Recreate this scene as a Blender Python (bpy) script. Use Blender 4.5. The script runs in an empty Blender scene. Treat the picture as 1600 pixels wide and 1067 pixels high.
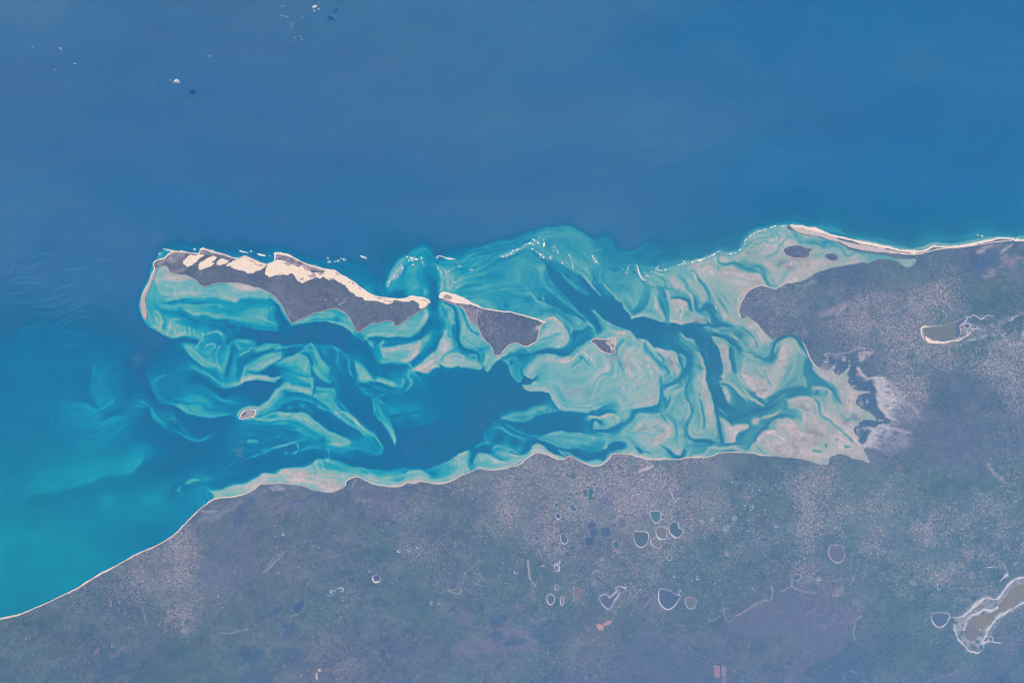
# Lagoon, islands and coastal plain seen straight down from orbit. 1 Blender unit = 1 km.
import bpy, bmesh, math, random
import numpy as np
sc=bpy.context.scene
# ---------------------------------------------------------------- camera, sky, sun, exposure
KM=133.0/1600
def wx(x): return (x-800)*KM
def wy(y): return (533.5-y)*KM
cam=bpy.data.cameras.new('camera');cam_ob=bpy.data.objects.new('camera',cam);sc.collection.objects.link(cam_ob);sc.camera=cam_ob
cam_ob.location=(0,0,400);cam.sensor_width=36;cam.lens=36*400/133.0;cam.clip_start=1;cam.clip_end=3000
world=bpy.data.worlds.new('World');sc.world=world;world.use_nodes=True
wn=world.node_tree;sky=wn.nodes.new('ShaderNodeTexSky');sky.sky_type='NISHITA';sky.sun_disc=False
SUN_EL,SUN_AZ=42.0,-56.0            # the sun stands up and to the left of the frame
sky.sun_elevation=math.radians(SUN_EL);sky.sun_rotation=math.radians(SUN_AZ)
wn.links.new(sky.outputs[0],wn.nodes['Background'].inputs[0]);wn.nodes['Background'].inputs[1].default_value=.05
sun=bpy.data.lights.new('sun','SUN');sun.energy=4.5;sun.angle=math.radians(.53);sun.color=(1,.97,.93)
sun_ob=bpy.data.objects.new('sun',sun);sc.collection.objects.link(sun_ob)
sun_ob.rotation_euler=(math.radians(90-SUN_EL),0,math.radians(180-SUN_AZ))
sc.view_settings.view_transform='Standard';sc.view_settings.look='None';sc.view_settings.exposure=.12;sc.view_settings.gamma=1
# the air over the coast: a closed box of thin blue-scattering haze round the camera and the ground
HAZE_SCATTER=(.01,.36,1.0);HAZE_DENSITY=.00105
VEIL=np.array([.0112,.1065,.246]);GAIN=np.array([1.11,.932,.57])   # what that air adds and lets through
def ground(c):
    """real base colour of a surface from its tone through the air (8-bit display values)"""
    c=np.clip(np.asarray(c,float)/255,0,1)
    lin=np.where(c<=.04045,c/12.92,((c+.055)/1.055)**2.4)
    return np.clip((lin-VEIL)/GAIN,.004,.92)
sc.cycles.filter_width=1.05
# ---------------------------------------------------------------- survey sheets
# Every outline below is a survey traced in plate coordinates; TILE gives each plate's
# origin and scale in chart units (1 chart unit = 0.0833 km on the ground).
TILE = {'A':(200,360,6.6667),'B':(420,360,6.6667),'C':(640,340,6.6667),'D':(860,340,6.6667),
 'E':(1080,340,6.6667),'F':(1300,340,5.3333),'G':(200,500,6.6667),'H':(430,500,6.6667),
 'I':(560,440,6.6667),'J':(780,470,6.6667),'K':(980,470,6.6667),'L':(1160,500,5.3333),
 'M':(980,590,6.6667),'N':(740,580,5.3333),'O':(430,620,5.3333),'P':(200,620,5.3333),
 'Q':(0,330,4.4444),'R':(0,560,4.4444),'S':(0,760,3.475),'T':(380,760,3.478),
 'U':(820,720,4.4444),'V':(1150,690,3.5556),'W':(1240,827,4.4444),'X':(820,860,3.721),
 'Y':(1400,480,8.0),'Z':(0,0,1.0)}
def pts(s):
    out=[];t='Z';buf=[]
    for w in s.split():
        if w in TILE: t=w;continue
        x,y=w.split(',')
        ox,oy,z=TILE[t]
        out.append((ox+float(x)/z,oy+float(y)/z))
    return np.array(out)
BIG = """A 285,400 268,360 270,335 310,310 370,292 410,265 440,240 475,225 540,222 620,232 690,242 740,240 755,210 790,200 850,215 930,235 1010,255 1070,280 1150,295 1215,272 1260,285 1330,315 1400,345 1440,358
B 0,350 50,330 60,290 70,250 100,240 150,245 220,265 280,300 370,345 460,375 560,405 630,412 690,422 740,455 820,505 900,550 960,600 1020,640 1080,675 1150,695 1250,708 1350,718 1430,712 1490,685 1540,695
I 620,165 700,182 735,200 740,225 715,255 660,295 600,335 540,375 490,410 440,445 385,460 360,425 320,410 250,418 200,440 160,432 110,450 60,490 20,525
B 925,1064 905,1040 880,980 830,900 770,845 700,815 640,820 560,845 480,860 420,885 350,915 300,935 245,974 225,950 180,870 140,790 100,730 50,680 0,645
A 1380,602 1310,590 1240,565 1180,555 1100,548 970,545 880,560 810,585 775,580 740,560 715,525 680,500 640,480 600,462 540,460 440,435 420,395 390,370 350,372 310,385"""
SECOND = """I 845,170 850,135 880,112 915,115 960,135 1020,155 1080,180 1160,215 1240,250 1330,280 1420,295
J 0,103 60,108 130,115 200,135 280,155 350,175 400,190 450,212 490,225 450,240 430,265 425,300 410,340 400,390 385,425 340,450 290,472 240,465 200,445 150,445 100,465 60,500 30,540 0,570
I 1440,765 1410,760 1405,720 1380,670 1340,630 1300,590 1275,540 1250,480 1220,440 1175,420 1150,380 1120,330 1095,280 1040,250 980,235 900,200 860,195"""
THIRD = "J 955,425 985,392 1050,402 1110,400 1180,380 1215,400 1212,450 1200,480 1210,530 1180,555 1120,545 1070,525 1030,490 1000,455 960,432"
ISLET = "G 1165,1030 1170,990 1200,950 1240,932 1300,935 1330,940 1325,970 1310,1010 1260,1015 1200,1030"
OVAL1 = "E 965,350 970,325 1010,305 1060,290 1130,290 1180,310 1220,320 1260,315 1265,330 1230,360 1225,395 1190,415 1120,420 1060,415 1020,405 985,385"
OVAL2 = "E 1390,405 1400,380 1440,372 1490,375 1525,395 1535,420 1510,445 1470,450 1420,435"
MAIN = """Z 2600,330 2000,352 1750,368
F 1600,190 1520,182 1440,175 1390,172 1350,182 1280,198 1200,215 1120,228 1050,240 960,245 900,242 850,240 820,255 780,275 720,285 650,280 560,272 470,250 400,235 320,220 230,205 150,185 80,165 0,150
E 1400,160 1320,135 1230,113 1150,98 1080,92 1030,85 1000,95 1010,120 1050,140 1110,155 1150,178 1200,188 1290,195 1350,210 1420,235 1480,235 1540,260
F 0,200 60,215 110,240 150,270 230,285 300,300 380,305 450,315 500,335 560,340 620,350 690,340 700,365 690,385 650,410 600,405 560,370 500,355 430,345 360,355 300,380 250,375 180,390 100,400 0,420
E 1540,515 1480,520 1400,545 1300,580 1230,620 1150,665 1060,680 990,690 940,720 900,738 860,735 800,720 740,705 680,725 620,750 570,790 545,840 520,880 505,940
K 1165,60 1165,120 1180,170 1215,185 1250,160 1300,195 1360,235 1400,290 1450,345 1510,395 1540,400
L 330,132 400,125 460,140 500,180 530,240 560,310 600,370 640,400 700,420 740,400 770,370 760,430 800,460 850,430 880,400 885,340 895,345 890,410 870,450 890,480 880,520 920,570 980,590 1070,600 1010,612 960,628 950,660 940,690 990,740 1040,760 1100,800 1110,822 1190,838 1100,836 1040,828 990,830 970,860 930,900 940,950 980,985 960,1010 1000,1040
V 708,45 745,120 700,100 650,95 610,70 560,70 520,85 510,125 450,120 380,100 300,90 220,80
M 1500,815 1400,805 1300,785 1200,780 1100,775 1020,775 940,785 880,815 800,830 700,830 620,835 530,850 430,845 350,850 280,852 200,845 120,825 60,805
N 1280,690 1220,685 1150,690 1140,720 1100,755 1050,785 1000,788 940,775 880,745 830,715 780,700 770,730 720,733 660,715 600,690 540,675 490,690 440,730 400,765 320,795 250,810 170,820 110,818 50,808 0,825
O 1600,635 1540,655 1500,685 1440,710 1380,722 1300,718 1210,700 1160,718 1100,710 1050,740 980,748 900,740 850,730 790,715 740,690 690,668 640,675 590,700 580,740 520,775 470,795 400,790 320,775 250,750 180,735 100,725 30,722
P 1150,725 1090,738 1050,770 990,800 930,820 850,835 780,840 720,850 670,880 620,920 560,970 520,1010
S 1001,205 960,250 920,280 840,325 780,350 720,378 640,425 520,490 420,550 300,610 200,655 100,695 0,718
Z -250,1020 -1000,1150 -1000,2100 2600,2100"""
# sandy spit west of the big island
SPIT = "A 275,400 240,480 210,560 160,640 135,710 132,800 150,890 180,935 192,915 195,850 180,740 188,680 225,600 255,520 280,450 300,400"
# bare dune fields
DUNES = ["A 570,350 575,320 620,280 650,255 700,262 760,245 800,255 790,275 740,300 720,330 660,365 620,378",
"A 735,408 740,370 750,335 800,310 850,280 880,262 925,275 920,300 870,335 905,340 870,370 800,395 760,412",
"A 925,360 920,330 950,300 980,290 1050,320 1010,350 960,370",
"A 1020,370 1060,335 1120,300 1200,285 1230,272 1290,300 1350,325 1436,366 1400,400 1330,430 1250,452 1210,430 1130,410 1080,390 1070,370",
"""B 0,356 50,328 90,300 140,310 190,325 280,370 340,372 400,405 450,440 500,445 560,450 600,420 690,428 740,460 820,512 900,558 960,608 1020,648 1080,682 1150,702 1250,714 1350,724 1430,718 1490,692 1540,702
I 640,175 725,200 732,222 710,248 655,285 635,270 640,240 600,215 580,195
B 1450,740 1380,742 1310,735 1300,752 1230,762 1170,755 1150,735 1080,735 1030,747 990,740 980,700 930,692 880,672 830,620 780,570 720,540 690,512 620,520 570,485 530,505 490,490 400,530 340,548 300,520 270,470 240,455 175,475 150,455 110,460 60,470 0,490
A 1430,470 1420,440 1440,380"""]
# seabed survey: "c a b s pts" = an edge, value a on the left of the walking direction, b on
# the right, s = softness; "p v r x,y" = sounding; "r v w a pts" = narrow ridge or gully
# value = how shallow (0 deep blue ... 100 dry sand); "g a w pts" = seagrass or mud patch
SEA = """
c 45 12 3 A 330,220 260,330 230,400 200,500 140,610 110,720 108,820 135,930 180,980 240,1020
c 88 73 2 A 320,540 400,540 480,545 560,535 650,500
p 88 5 A 420,480
p 88 4 A 560,490
p 84 4 A 350,410
p 82 3 A 300,500
p 72 3 A 420,590
p 70 3 A 330,640
p 74 3 A 560,560
p 70 3 A 640,560
p 74 2 A 560,650
r 84 1.2 .7 A 470,600 500,680 510,720
r 60 1.5 .7 A 440,600 455,690
r 50 1.2 .8 A 370,695 440,695
r 78 2 .7 A 640,600 690,690
c 70 42 2 A 420,740 480,725 530,715 640,705 740,712 850,705 1000,720 1120,745 1180,705 1300,690 1450,705 1540,745
r 80 1.6 .8 A 940,650 1010,680 1080,720 1120,742 1150,715
p 64 3 A 850,640
p 66 3 A 1050,600
p 88 3 A 1200,620
p 86 3 A 1330,630
p 84 3 A 1440,640
p 90 2 A 1100,565
r 90 2 .8 A 1170,660 1220,610 1300,640
p 42 4 A 720,745
p 40 4 A 560,750
c 62 42 2.5 A 380,830 480,820 540,800 610,840 690,892 770,868 830,878 920,912 1010,890
p 55 3 A 800,790
p 54 3 A 950,800
p 52 8 A 1250,850
p 50 8 A 1450,860
p 48 6 A 1080,950
p 38 5 A 700,960
p 40 4 A 560,880
p 45 4 A 360,860
r 60 2 .5 A 1350,900 1480,960 1590,980
r 58 2 .5 A 1250,1000 1400,1030 1600,1040
r 72 1.5 .8 A 200,600 190,760 215,900 250,980
r 50 1.5 .7 A 210,770 230,880 290,960
r 74 1.6 .8 A 260,900 290,930 320,1000 350,950 320,880 290,870
r 73 1.4 .7 A 400,1060 430,960 480,930 550,920
r 52 1.4 .6 A 350,1060 380,980 410,900
r 72 1.4 .6 A 250,860 300,850 330,870
c 72 20 1.5 A 170,965 230,1010 330,1065
c 72 20 1.5 G 160,10 230,80 330,130 400,170 470,182 600,175
c 60 26 3 G 600,178 700,190 775,205
r 84 1.4 .8 G 345,0 340,60 320,110
r 84 1.4 .8 G 440,10 425,90 400,160
r 80 1.2 .7 G 480,80 490,160
r 78 1.2 .7 G 540,110 545,165
r 80 1.2 .7 G 600,70 585,160
r 80 1.2 .7 G 640,60 645,160
r 80 1.2 .7 G 690,80 685,165
r 50 1.2 .7 G 385,40 365,120
r 50 1.2 .7 G 465,50 455,165
r 52 1 .6 G 515,60 515,150
r 52 1 .6 G 618,60 618,150
p 64 3 G 250,60
p 60 3 G 600,110
p 44 3 G 620,30
r 74 1.6 .8 G 700,130 740,190 780,170 770,120
r 72 1.4 .8 G 800,165 870,130 940,120 985,165
p 36 4 G 880,80
c 42 34 2 G 980,170 1000,300
p 38 3 G 880,190

c 64 24 2.5 G 570,290 640,370 740,455 780,480
c 62 32 3 G 780,480 860,490 930,510 980,560
r 72 1.5 .8 G 690,320 740,240 800,190
r 50 1.5 .6 G 720,330 780,240 840,190
r 70 1.4 .8 G 790,310 830,265 900,245 910,280 860,310
r 68 1.4 .7 G 860,310 850,400 880,480
r 70 1.5 .8 G 980,250 930,330 920,430 930,500
r 42 1.4 .7 G 800,320 800,400
r 38 1.4 .6 G 830,230 900,215
p 58 3 G 740,430
p 50 3 G 990,420
p 42 3 G 1000,260
r 62 1.8 .5 G 730,380 790,450
c 26 50 2 G 1070,240 1060,340 1040,430 1015,520 1000,600
c 26 56 2.5 G 1140,300 1090,250 1060,240 1090,205 1150,200 1250,215
p 50 4 G 1200,260
p 38 4 G 1130,330
p 30 4 G 1060,450
p 40 3 G 960,600
p 20 6 G 1300,130
p 20 6 G 1500,150
c 20 46 3 G 1560,100 1400,90 1200,60 1050,40
p 36 5 G 1050,110
c 66 20 1.5 G 1590,245 1440,245 1350,275
c 66 40 1.5 G 1300,285 1350,320 1450,300 1560,262
r 76 1.2 .9 G 1160,390 1200,350 1250,330 1290,290 1330,310
c 32 50 2 G 1280,300 1200,340 1150,390 1130,470 1130,560 1140,660
p 34 4 G 1300,380
p 30 3 G 1180,500
c 64 34 1.5 G 1600,320 1450,355 1330,410 1240,475 1215,530
c 24 64 1.5 G 1600,390 1540,440 1470,480 1420,520 1340,540 1270,530
p 68 4 G 1400,430
p 62 4 G 1520,400
p 20 4 G 1560,520
c 62 24 1.5 G 1590,590 1500,600 1440,575 1380,580
c 50 18 3 G 960,700 1010,718 1080,710 1130,690
c 74 18 1.2 G 1130,692 1200,655 1300,632 1400,632 1490,648 1540,645 1590,600
r 78 1.6 .8 G 1230,480 1210,560 1180,650
r 72 2 .7 G 1290,580 1400,590 1480,625
p 64 3 G 1280,570
p 46 4 G 1070,640
c 40 22 4 G 700,520 780,560 880,650 960,710
c 44 30 3 G 640,500 740,540 840,590
p 34 5 G 560,500
p 22 6 G 700,620
p 18 6 G 1000,790
p 18 6 G 1350,740
p 22 6 G 400,250
p 22 5 G 100,600
p 20 6 G 150,300
c 38 20 3 G 200,560 230,660 280,790 340,860 420,880 500,900
r 50 1.4 .7 G 260,650 330,610 400,560
p 32 6 G 500,700
p 34 5 G 350,760
p 36 4 G 560,830
c 46 30 3 G 870,840 1000,860 1100,900
c 56 24 1.5 G 420,880 520,910 600,960 680,990
c 56 22 1.5 G 680,992 780,1010 880,1028 960,1010 1060,985
p 64 4 G 740,910
r 72 2 .8 G 520,870 600,900 640,930
r 68 2 .7 G 640,880 690,940
p 48 4 G 900,930
p 46 4 G 1000,950
p 22 4 G 560,960
p 36 4 G 340,960
r 48 2 .5 G 380,1020 460,1020 480,980 420,930
p 26 5 G 600,1040
p 24 5 G 1080,1040
c 66 24 1.2 G 1600,690 1520,750 1470,830 1400,880 1360,900
r 72 1.3 .9 G 1500,800 1545,805 1530,770
p 46 4 G 1540,900
r 70 1.5 .8 G 1330,905 1370,930 1400,900
r 74 2.5 .9 G 1140,1040 1150,980 1200,930 1280,905 1350,920 1345,970 1320,1020
p 42 3 G 1380,1000
r 66 1.5 .7 G 1330,1050 1450,1000 1590,950
c 20 50 2.5 H 0,250 130,265 260,245 350,250
c 20 46 3 H 370,240 480,258 600,262 700,305 720,340
p 20 8 H 250,120
p 20 8 H 600,150
p 22 6 H 880,250
p 26 6 H 960,380
c 66 28 1.5 H 0,330 60,300 140,280 200,270
c 30 60 1.3 H 0,460 90,400 190,370 270,310 370,250
r 76 1.4 .8 H 270,340 330,280 375,250 420,310 465,370
p 62 4 H 330,310
p 48 4 H 200,470
r 66 2.5 .7 H 120,480 220,380 290,370
c 66 28 1.2 H 380,470 350,400 310,370 250,360
c 64 38 1 H 375,570 370,500 355,430
r 76 1.5 .7 H 340,420 320,480 300,540
c 60 28 2 H 375,480 400,530 430,580 500,640 570,665
r 30 1.5 .8 H 370,500 385,560 405,580
c 30 60 2 H 440,300 480,380 540,450 590,530 600,650
p 60 4 H 470,480
p 46 4 H 500,330
p 56 3 H 420,370
c 60 20 2 H 0,620 60,600
p 40 4 H 100,600
p 46 4 H 300,560
c 60 30 1 H 395,680 400,600 340,590 270,590
c 40 72 1.2 H 0,740 70,690 130,650 200,680 300,690 360,690
c 72 22 1.2 H 390,760 395,700 400,640
c 74 28 1.5 H 100,730 180,750 270,755 340,770 370,775
r 82 1.6 .8 H 110,660 150,700 250,700 330,700 375,720
c 64 24 1.5 H 600,720 510,705 440,690
c 64 30 1.5 H 640,800 620,730 600,700
p 56 4 H 470,760
p 54 4 H 560,800
c 54 28 2 H 400,790 470,850 540,900 600,960 700,1030
c 54 30 2.5 H 800,1060 700,950 650,870 630,800
r 76 1.4 .9 H 640,970 720,960 800,1010 850,1060
p 24 6 H 720,700
p 24 6 H 900,900
p 26 5 H 620,560
c 34 24 2 H 600,480 590,600 620,700
p 38 3 H 700,440
r 74 1.5 .8 H 600,290 660,320 650,330
r 66 1 .9 H 648,330 645,400 635,460
c 38 28 2 H 600,330 610,420 650,500
r 72 1.6 .8 H 770,400 755,460 765,540 810,600
p 50 3 H 740,380
c 30 60 2 H 890,440 950,520 1010,600 1040,640
c 60 30 2 H 820,440 840,540 850,640
r 74 2 .8 H 860,460 880,560 900,650
c 66 22 1.2 H 850,650 940,660 1010,640 1080,645 1220,690
r 60 1 .8 H 1080,640 1160,670 1230,695
p 68 3 H 920,580
p 28 5 H 1150,560
r 56 1.3 .8 H 1230,700 1300,715 1330,650 1320,600
r 60 2 .8 H 1400,520 1380,600 1420,660 1350,745
r 52 1.2 .7 H 1440,560 1500,600 1540,670
p 24 5 H 1450,780
c 40 24 3 H 850,680 960,680 1080,730 1180,770
c 56 26 2 H 840,690 930,760 1010,800
r 56 1.4 .7 H 1000,700 1100,740 1190,780
c 24 50 2 H 1110,1060 1040,960 1010,880 1015,810
r 62 1.4 .7 H 1120,870 1060,820 1090,780 1160,790
p 42 5 H 1150,900
p 40 5 H 1300,900
p 30 6 H 1350,800
c 44 26 3 H 1200,1000 1400,970 1500,940
c 48 26 1.5 H 0,950 100,870 250,830 350,850 430,880
c 70 40 1.3 H 400,1020 340,980 270,950
c 24 72 1.2 H 20,958 120,958 230,965 280,950 340,990 420,1040
p 46 4 H 150,900
p 24 5 H 420,980
p 22 5 H 560,1050
c 76 30 1.5 I 95,610 130,670 155,712

c 84 34 1.2 I 95,605 130,575 200,570 310,578 380,570
c 74 30 2 I 380,570 480,575 560,560 640,510 700,430 740,370
p 72 4 I 200,500
p 72 3 I 330,500
r 82 1.5 .6 I 300,570 400,510 500,460
p 78 3 I 490,480
p 66 3 I 620,370
p 62 3 I 700,340
p 80 2 I 460,440
p 60 3 I 560,360
c 32 28 3 I 780,300 790,200 780,100 780,0
p 26 5 I 790,250
p 26 5 I 785,80
c 30 55 2 I 830,80 825,30 830,0
r 82 1.2 .8 I 870,0 860,60 840,110
p 62 4 I 900,60
p 56 4 I 700,100
p 54 4 I 560,80
p 28 4 I 420,130
p 30 4 I 330,160
r 70 2 .6 I 300,70 290,30 310,0
p 44 4 I 120,70
c 34 82 1.5 I 250,690 300,675 400,665 480,650 560,630 650,600
p 34 3 I 300,620
p 36 4 I 550,590
c 30 66 2 I 655,590 700,560
c 50 28 1.5 I 260,600 210,640 175,690 165,760 200,840 250,858
c 78 38 2 I 250,600 220,660 225,740 240,790
c 70 26 2 I 200,850 260,855 320,840 400,862 500,862
p 88 4 I 560,690
p 86 4 I 350,700
p 82 3 I 450,740
p 72 3 I 300,800
p 66 3 I 420,830
r 88 1.5 .8 I 645,600 640,680 600,740
c 56 86 1.2 I 655,600 645,680 620,760
p 54 4 I 720,620
r 30 2 .9 I 870,500 860,580 800,660 740,730 690,790 600,810 540,840
c 76 36 1.2 I 530,840 580,800 630,760
r 80 1.2 .7 I 520,860 560,900
p 44 3 I 800,540
p 50 3 I 760,600
c 40 32 2 I 880,420 870,500
p 36 4 I 820,380
c 32 80 1.5 I 560,910 640,860 700,800 760,750 830,680 880,560
p 80 3 I 760,830
p 78 3 I 840,740
p 84 3 I 920,640
r 66 1.4 .6 I 700,850 760,780
p 74 3 I 900,520
p 72 3 I 930,400
r 84 1.4 .7 I 900,560 990,600 
r 48 1.8 .8 I 920,550 990,590
r 58 1.5 .7 I 910,410 960,470 1000,450
r 82 1 .6 I 920,370 1000,420
c 76 40 1.5 I 1010,430 1000,310 940,250 880,210
p 60 3 I 930,310
r 26 3 .95 I 860,210 950,240 1010,300 1035,380 1025,470 1020,560 1040,640
r 30 3 .9 I 1040,620 1060,690 1130,730 1230,750 1270,810 1280,860
r 36 2.5 .8 I 980,470 1000,540 1020,600
r 38 2.5 .8 I 1030,690 960,730 890,780 860,840
c 74 34 1.5 I 1050,420 1060,500 1060,580 1070,640 1120,690 1240,720
c 70 60 2 I 1000,240 1050,290 1060,400
r 36 2.2 .9 I 1040,260 1090,310 1120,400 1150,480 1190,525 1240,545 1260,590
p 86 3 I 1180,380
p 82 3 I 1080,470
p 76 3 I 1150,560
p 78 3 I 1180,640
p 72 3 I 1250,640
p 76 2 I 1290,600
r 60 1.2 .7 I 1080,580 1180,640 1280,700
p 60 3 I 1340,700
r 88 1 .6 I 1100,520 1140,520 1170,550
c 82 30 1.2 I 860,850 900,890 960,900 1040,885 1080,900 1160,890 1230,912 1290,910 1310,870
c 82 30 1.2 I 600,935 700,955 740,930 780,900 850,885 
r 86 2 .8 I 870,830 920,780 1010,745 1080,770 1110,830
p 80 3 I 960,830
p 82 3 I 1060,830
r 60 1 .7 I 990,750 960,820 980,860
r 60 1 .7 I 1060,850 1110,840 1120,780
r 84 2 .7 I 1140,780 1230,770 1240,830
p 72 3 I 1200,850
r 52 2 .8 I 1250,780 1290,850 1280,700 1310,760
c 76 26 1.3 I 1310,870 1335,940 1380,890 1430,840 1490,800 1560,765
c 76 50 1 I 1320,760 1325,820 1300,880
p 76 3 I 1380,800
p 74 3 I 1520,720
p 22 8 I 900,1000
p 22 8 I 1200,1000
p 22 6 I 1500,900
c 56 24 2 I 1600,860 1570,900 1580,960
c 14 44 5 C 0,350 90,300 180,280 230,350 280,440
c 52 20 2 C 200,310 130,260 60,310 0,345
p 54 4 C 120,340
p 50 4 C 60,520
r 26 4 .8 C 150,540 220,620 250,720 250,860 260,980
p 44 4 C 150,620
p 46 4 C 100,760
r 70 1.8 .6 C 220,450 290,500 320,560 330,630
r 78 1.5 .8 C 290,510 325,560 335,640
r 76 1.4 .8 C 345,650 335,720 305,780
r 70 1.5 .7 C 370,640 390,580 430,550 480,530
p 60 3 C 400,610
p 62 3 C 400,720
p 60 3 C 330,480
c 14 38 4 C 540,380 620,310 720,300
c 14 42 4 C 480,330 560,290 700,310 830,260 960,230 1060,230 1170,170
p 12 8 C 400,200
p 8 8 C 700,60
p 46 4 C 600,420
p 46 5 C 700,480
r 56 1.2 .5 C 470,640 600,590 720,540 850,500
r 56 1.2 .5 C 440,680 540,640 650,620
r 58 1 .5 C 560,560 680,480 800,380
r 58 1 .5 C 600,360 760,300 860,320
r 58 1 .5 C 480,720 600,690 760,680
r 58 1 .5 C 500,760 650,750 760,730 850,690
r 34 1.4 .5 C 500,600 700,520 860,440
r 36 1.4 .5 C 520,660 700,600 
p 40 4 C 850,420
p 42 5 C 900,600
p 50 6 C 1200,480
p 54 5 C 1400,520
p 46 5 C 1150,640
p 50 5 C 1200,780
r 64 1.3 .6 C 870,810 960,775 1040,765 1180,780
p 40 5 C 1000,860
p 34 4 C 1230,860
p 34 5 C 1000,930
r 56 1.5 .6 C 1200,700 1280,820 1330,900
r 58 1.5 .6 C 1390,760 1400,860 1420,960
p 40 4 C 1500,950
c 52 34 2 C 1250,350 1350,370 1400,420 1430,470
c 12 48 3 C 1170,170 1330,130 1500,90 1600,90
r 66 1.4 .7 C 930,410 1010,380 1080,360 1150,320 1220,270
p 44 4 C 1000,330
p 56 4 C 1350,210
r 26 5 .9 C 1420,470 1500,560 1560,640 1600,720
p 26 5 C 1560,600
p 48 3 C 1560,480
p 40 4 C 500,860
p 40 4 C 620,830
c 12 48 3 D 0,95 60,80 200,85 300,130 450,220
c 14 36 5 D 450,220 600,150 680,290
p 46 5 D 100,200
p 42 5 D 300,250
p 42 5 D 430,330
p 4 7 D 800,150
p 6 5 D 760,290
p 10 8 D 1100,100
p 14 8 D 1400,150
c 10 34 3 D 690,290 760,340 880,320 960,280 1000,240
r 52 1.4 .6 D 380,370 450,350 560,330 620,290
p 34 5 D 620,400
p 38 5 D 680,520
p 30 4 D 900,400
r 46 2 .6 D 1020,440 1100,380 1180,340
p 28 5 D 1100,450
p 24 5 D 1300,380
p 26 3 D 1500,350
p 50 3 D 200,560
p 52 4 D 380,500
p 50 4 D 600,600
p 54 5 D 850,700
p 50 4 D 780,600
c 50 32 2 D 80,460 130,500 220,560 310,600 330,640
c 44 22 2.5 D 0,500 120,610 220,730 300,790 380,820
c 24 48 2.5 D 0,640 100,740 180,850 280,960 370,1060
p 24 4 D 120,640
p 24 5 D 300,860
p 22 6 D 600,950
p 26 4 D 180,600
c 56 24 1.3 D 330,630 380,670 440,740 500,810
p 50 3 D 470,680
p 46 3 D 420,640
c 30 46 1.5 D 440,620 450,720 520,790
r 30 2 .7 D 470,650 500,730 560,790
r 64 1.3 .8 D 550,670 600,740 650,790
c 54 24 1.5 D 640,800 700,870 740,890
p 52 3 D 600,680
r 64 1.2 .8 D 740,750 745,860 780,950 830,1010
c 58 22 1.5 D 740,880 780,950 830,1030
p 60 4 D 840,850
r 40 3 .7 D 850,1020 900,950 1000,850
r 70 1.2 .7 D 850,940 920,880
p 52 4 D 930,760
c 46 76 2 D 850,1040 950,970 1020,900 1060,780
p 78 3 D 980,1000
r 90 2 .9 D 1060,780 1110,880 1100,930 1150,1000 1180,1060
p 68 2 D 1070,740
p 66 3 D 1100,660
c 48 70 2 D 1110,720 1160,850 1220,980
r 40 3 .8 D 1120,800 1180,920 1220,1020
c 72 48 2 D 1020,680 1080,720 1200,700
r 34 1.5 .8 D 1130,610 1190,660 1220,730 1290,750 1330,800
p 62 3 D 1050,630
p 76 3 D 1300,620
p 72 3 D 1250,680
p 82 3 D 1550,560
p 80 3 D 1450,560
c 80 44 2 D 1210,760 1220,860 1250,1060
p 78 3 D 1330,700
r 92 1.4 .9 D 1370,690 1390,745
r 38 1.8 .8 D 1290,590 1370,640 1420,700 1440,760 1480,820
r 38 2 .8 D 1250,850 1330,840 1440,860 1460,940
c 40 84 1.2 D 1260,855 1350,855 1420,880 1440,960
r 92 1.4 .8 D 1310,860 1380,900 1370,1000 1340,1060
r 84 1.6 .7 D 1440,770 1480,870 1490,930
r 40 2.5 .8 D 1500,780 1530,880 1540,970 1600,1010
p 72 3 D 1560,760
r 60 2 .7 D 1530,640 1560,740
p 70 3 D 1450,1000
p 84 2 D 1500,480
c 40 66 2 E 0,455 100,440 200,400 300,345
p 20 6 E 200,250
c 26 36 4 E 40,380 200,350 300,280 420,320 500,290 540,220 640,140 760,85 880,55 1040,45
p 16 7 E 500,100
c 46 70 2 E 300,350 350,375 440,375 490,360 520,310 560,240 620,190 700,140 780,125 860,95 940,88 1030,82
c 40 58 2 E 1040,60 1200,85 1400,135 1600,190
r 48 1.6 .6 E 560,310 640,265 700,270
p 56 3 E 200,440
r 88 1.2 .7 E 230,395 250,440
p 72 3 E 110,500
r 92 1.4 .9 E 110,545 150,515 200,510 230,540
p 90 4 E 200,570
p 84 3 E 150,600
p 82 3 E 90,480
r 92 1.4 .8 E 330,530 360,505 420,515
r 36 2.2 .9 E 290,360 290,440 310,475 370,480 440,468 500,490 560,520 620,545 700,565
r 36 2.5 .9 E 600,525 680,510 730,530 770,590 790,660 830,710 900,715
c 60 88 1.5 E 430,500 500,540 600,580 700,590 740,620 770,690
p 60 3 E 640,490
r 56 1.2 .8 E 285,470 280,560 310,600
p 78 3 E 350,440
p 88 3 E 350,620
p 82 4 E 450,680
p 84 4 E 600,640
p 80 4 E 380,800
r 92 1.2 .7 E 520,560 640,600 730,640
r 68 3 .5 E 300,720 330,640 420,620
r 66 2.5 .5 E 360,830 440,790 470,760
p 84 3 E 560,740
r 92 1.2 .7 E 590,740 510,820 490,920 500,1000
p 82 3 E 470,950
p 90 3 E 540,380
p 88 3 E 480,420
p 86 4 E 620,420
p 90 3 E 800,360
p 86 3 E 760,420
p 80 4 E 850,450
p 84 4 E 900,560
p 84 4 E 850,620
p 86 4 E 700,400
g .6 5 E 640,390 720,380
g .5 6 E 950,480 1050,450
r 90 1.4 .8 E 540,370 640,330 740,290 760,270 740,240
r 92 1.4 .9 E 600,245 680,215 740,195 800,200
r 60 1.6 .8 E 600,270 700,225 800,210 860,185 830,150 760,160 660,180
r 92 1.2 .8 E 600,200 680,165 780,145 830,150
r 60 1.6 .8 E 720,235 780,250 820,280 880,260 920,300 900,340 860,370
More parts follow.
